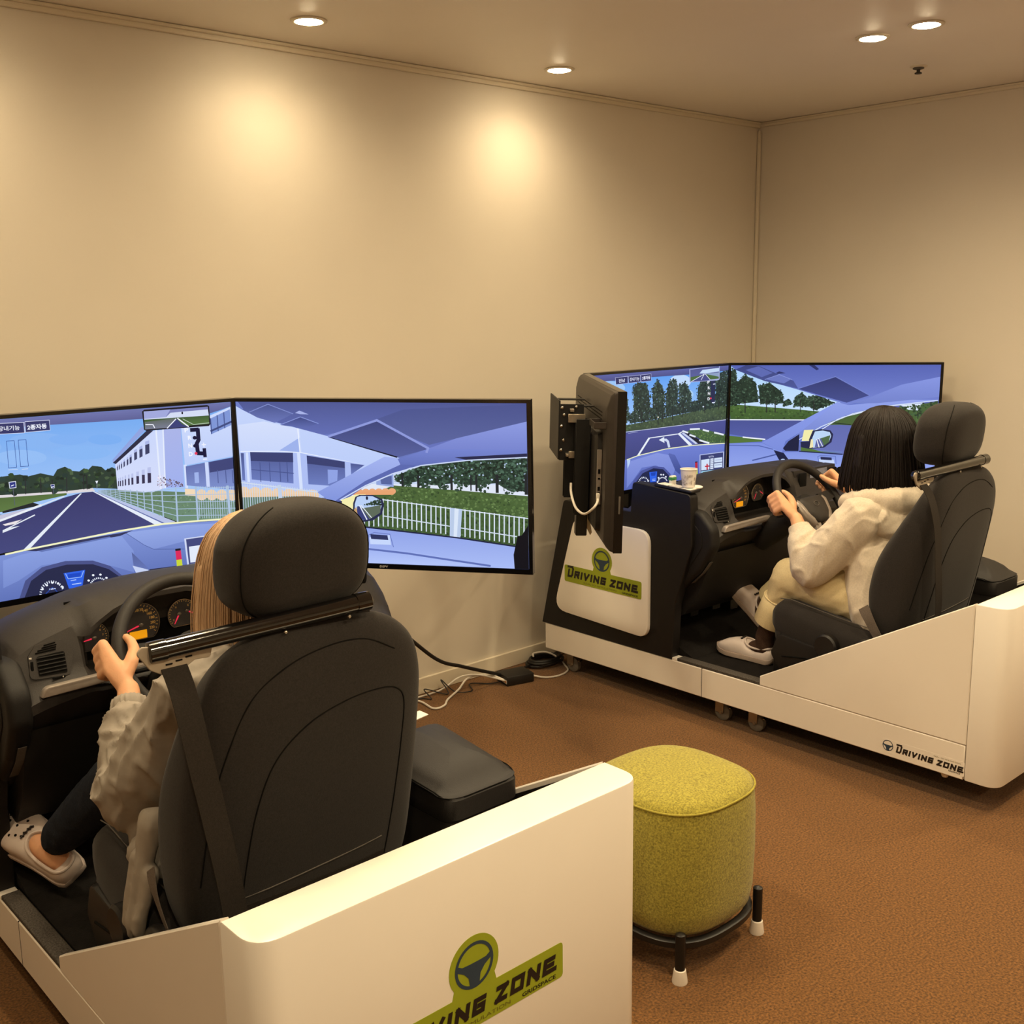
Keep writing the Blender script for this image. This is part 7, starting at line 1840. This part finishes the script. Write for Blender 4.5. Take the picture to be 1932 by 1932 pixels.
# ------------------------------------------------------------------ small things on the far dashboard
o2 = RIG2
zt = .9255
t = thing('flat_tray', 'flat black tray with cream strips under the paper cup', 'tray', (-.41, .89, zt - .004), o2)
tray = xform(box((-.408, .885, zt), (.055, .19, .010), .002, 1), lambda p: p + Vector((0, 0, (p.y - .885) * .045 - .0065)))
add('tray_slab', tray, 'cable_black', t)
for k in range(3): add('cream_strip', xform(box((-.408, .825 + k * .058, zt + .006), (.044, .050, .002), .0005, 1), lambda p: p + Vector((0, 0, (p.y - .885) * .045 - .0065))), 'paper', t)
zc = .9265
t = thing('paper_cup', 'white paper cup with brown line print on the far dashboard', 'cup', (-.395, .838, zc), o2)
cx, cy = -.395, .838
cp = add('cup_wall', lathe([(.0005, zc + .003), (.0235, zc + .003), (.0235, zc), (.0245, zc), (.0325, zc + .070), (.0318, zc + .070), (.0232, zc + .006), (.0005, zc + .005)], (cx, cy, 0), 32), 'paper', t)
add('rolled_rim', tube([(cx + .0328 * math.cos(a), cy + .0328 * math.sin(a), zc + .0705) for a in [2 * math.pi * k / 32 for k in range(32)]], .0016, 6, closed=True), 'paper', t)
pr = []
rg = random.Random(4)
def cpt(a, z, d=.0004):
    r = .0245 + (z - zc) / .07 * .008 + d; return (cx + r * math.cos(a), cy + r * math.sin(a), z)
for k in range(46):
    a = math.radians(140 + rg.random() * 200); z = zc + .008 + rg.random() * .034; w = .05 + rg.random() * .12; h = .003 + rg.random() * .008
    pts = [cpt(a, z), cpt(a + w, z), cpt(a + w, z + h), cpt(a, z + h)]
    pr.append(tube([Vector(p) for p in pts], .0004, 4, closed=True))
for a0 in (205, 222, 236):
    pr.append(tube([cpt(math.radians(a0), zc + .044), cpt(math.radians(a0 + 7), zc + .052), cpt(math.radians(a0 + 16), zc + .045), cpt(math.radians(a0 + 8), zc + .043)], .0008, 4, closed=True))
add('cup_print', cat(*pr), 'paper_print', cp, smooth=False)
single('round_coaster', lathe([(.0005, .906), (.034, .906), (.035, .910), (.031, .9125), (.0005, .9125)], (-.300, .885, 0), 28), 'paper', 'flat white round coaster lying behind the paper cup', 'coaster', (-.300, .885, .906), o2)
t = thing('snack_packet', 'small green and white packet behind the paper cup', 'packet', (-.355, .93, .92), o2)
pk = add('packet_body', box((-.375, .935, .9385), (.030, .016, .040), .004, 2), 'paper', t)
add('green_band', box((-.3755, .935, .947), (.0325, .0185, .014), .003, 2), 'green_print', pk)
single('paper_sheet', xform(box((.335, .165, .675), (.05, .035, .0015)), lambda p: p + Vector((0, 0, (p.x - .335) * .1 + .0015))), 'paper', 'small white paper slip on the front end of the near armrest', 'paper', (.335, .165, .675), RIG1)
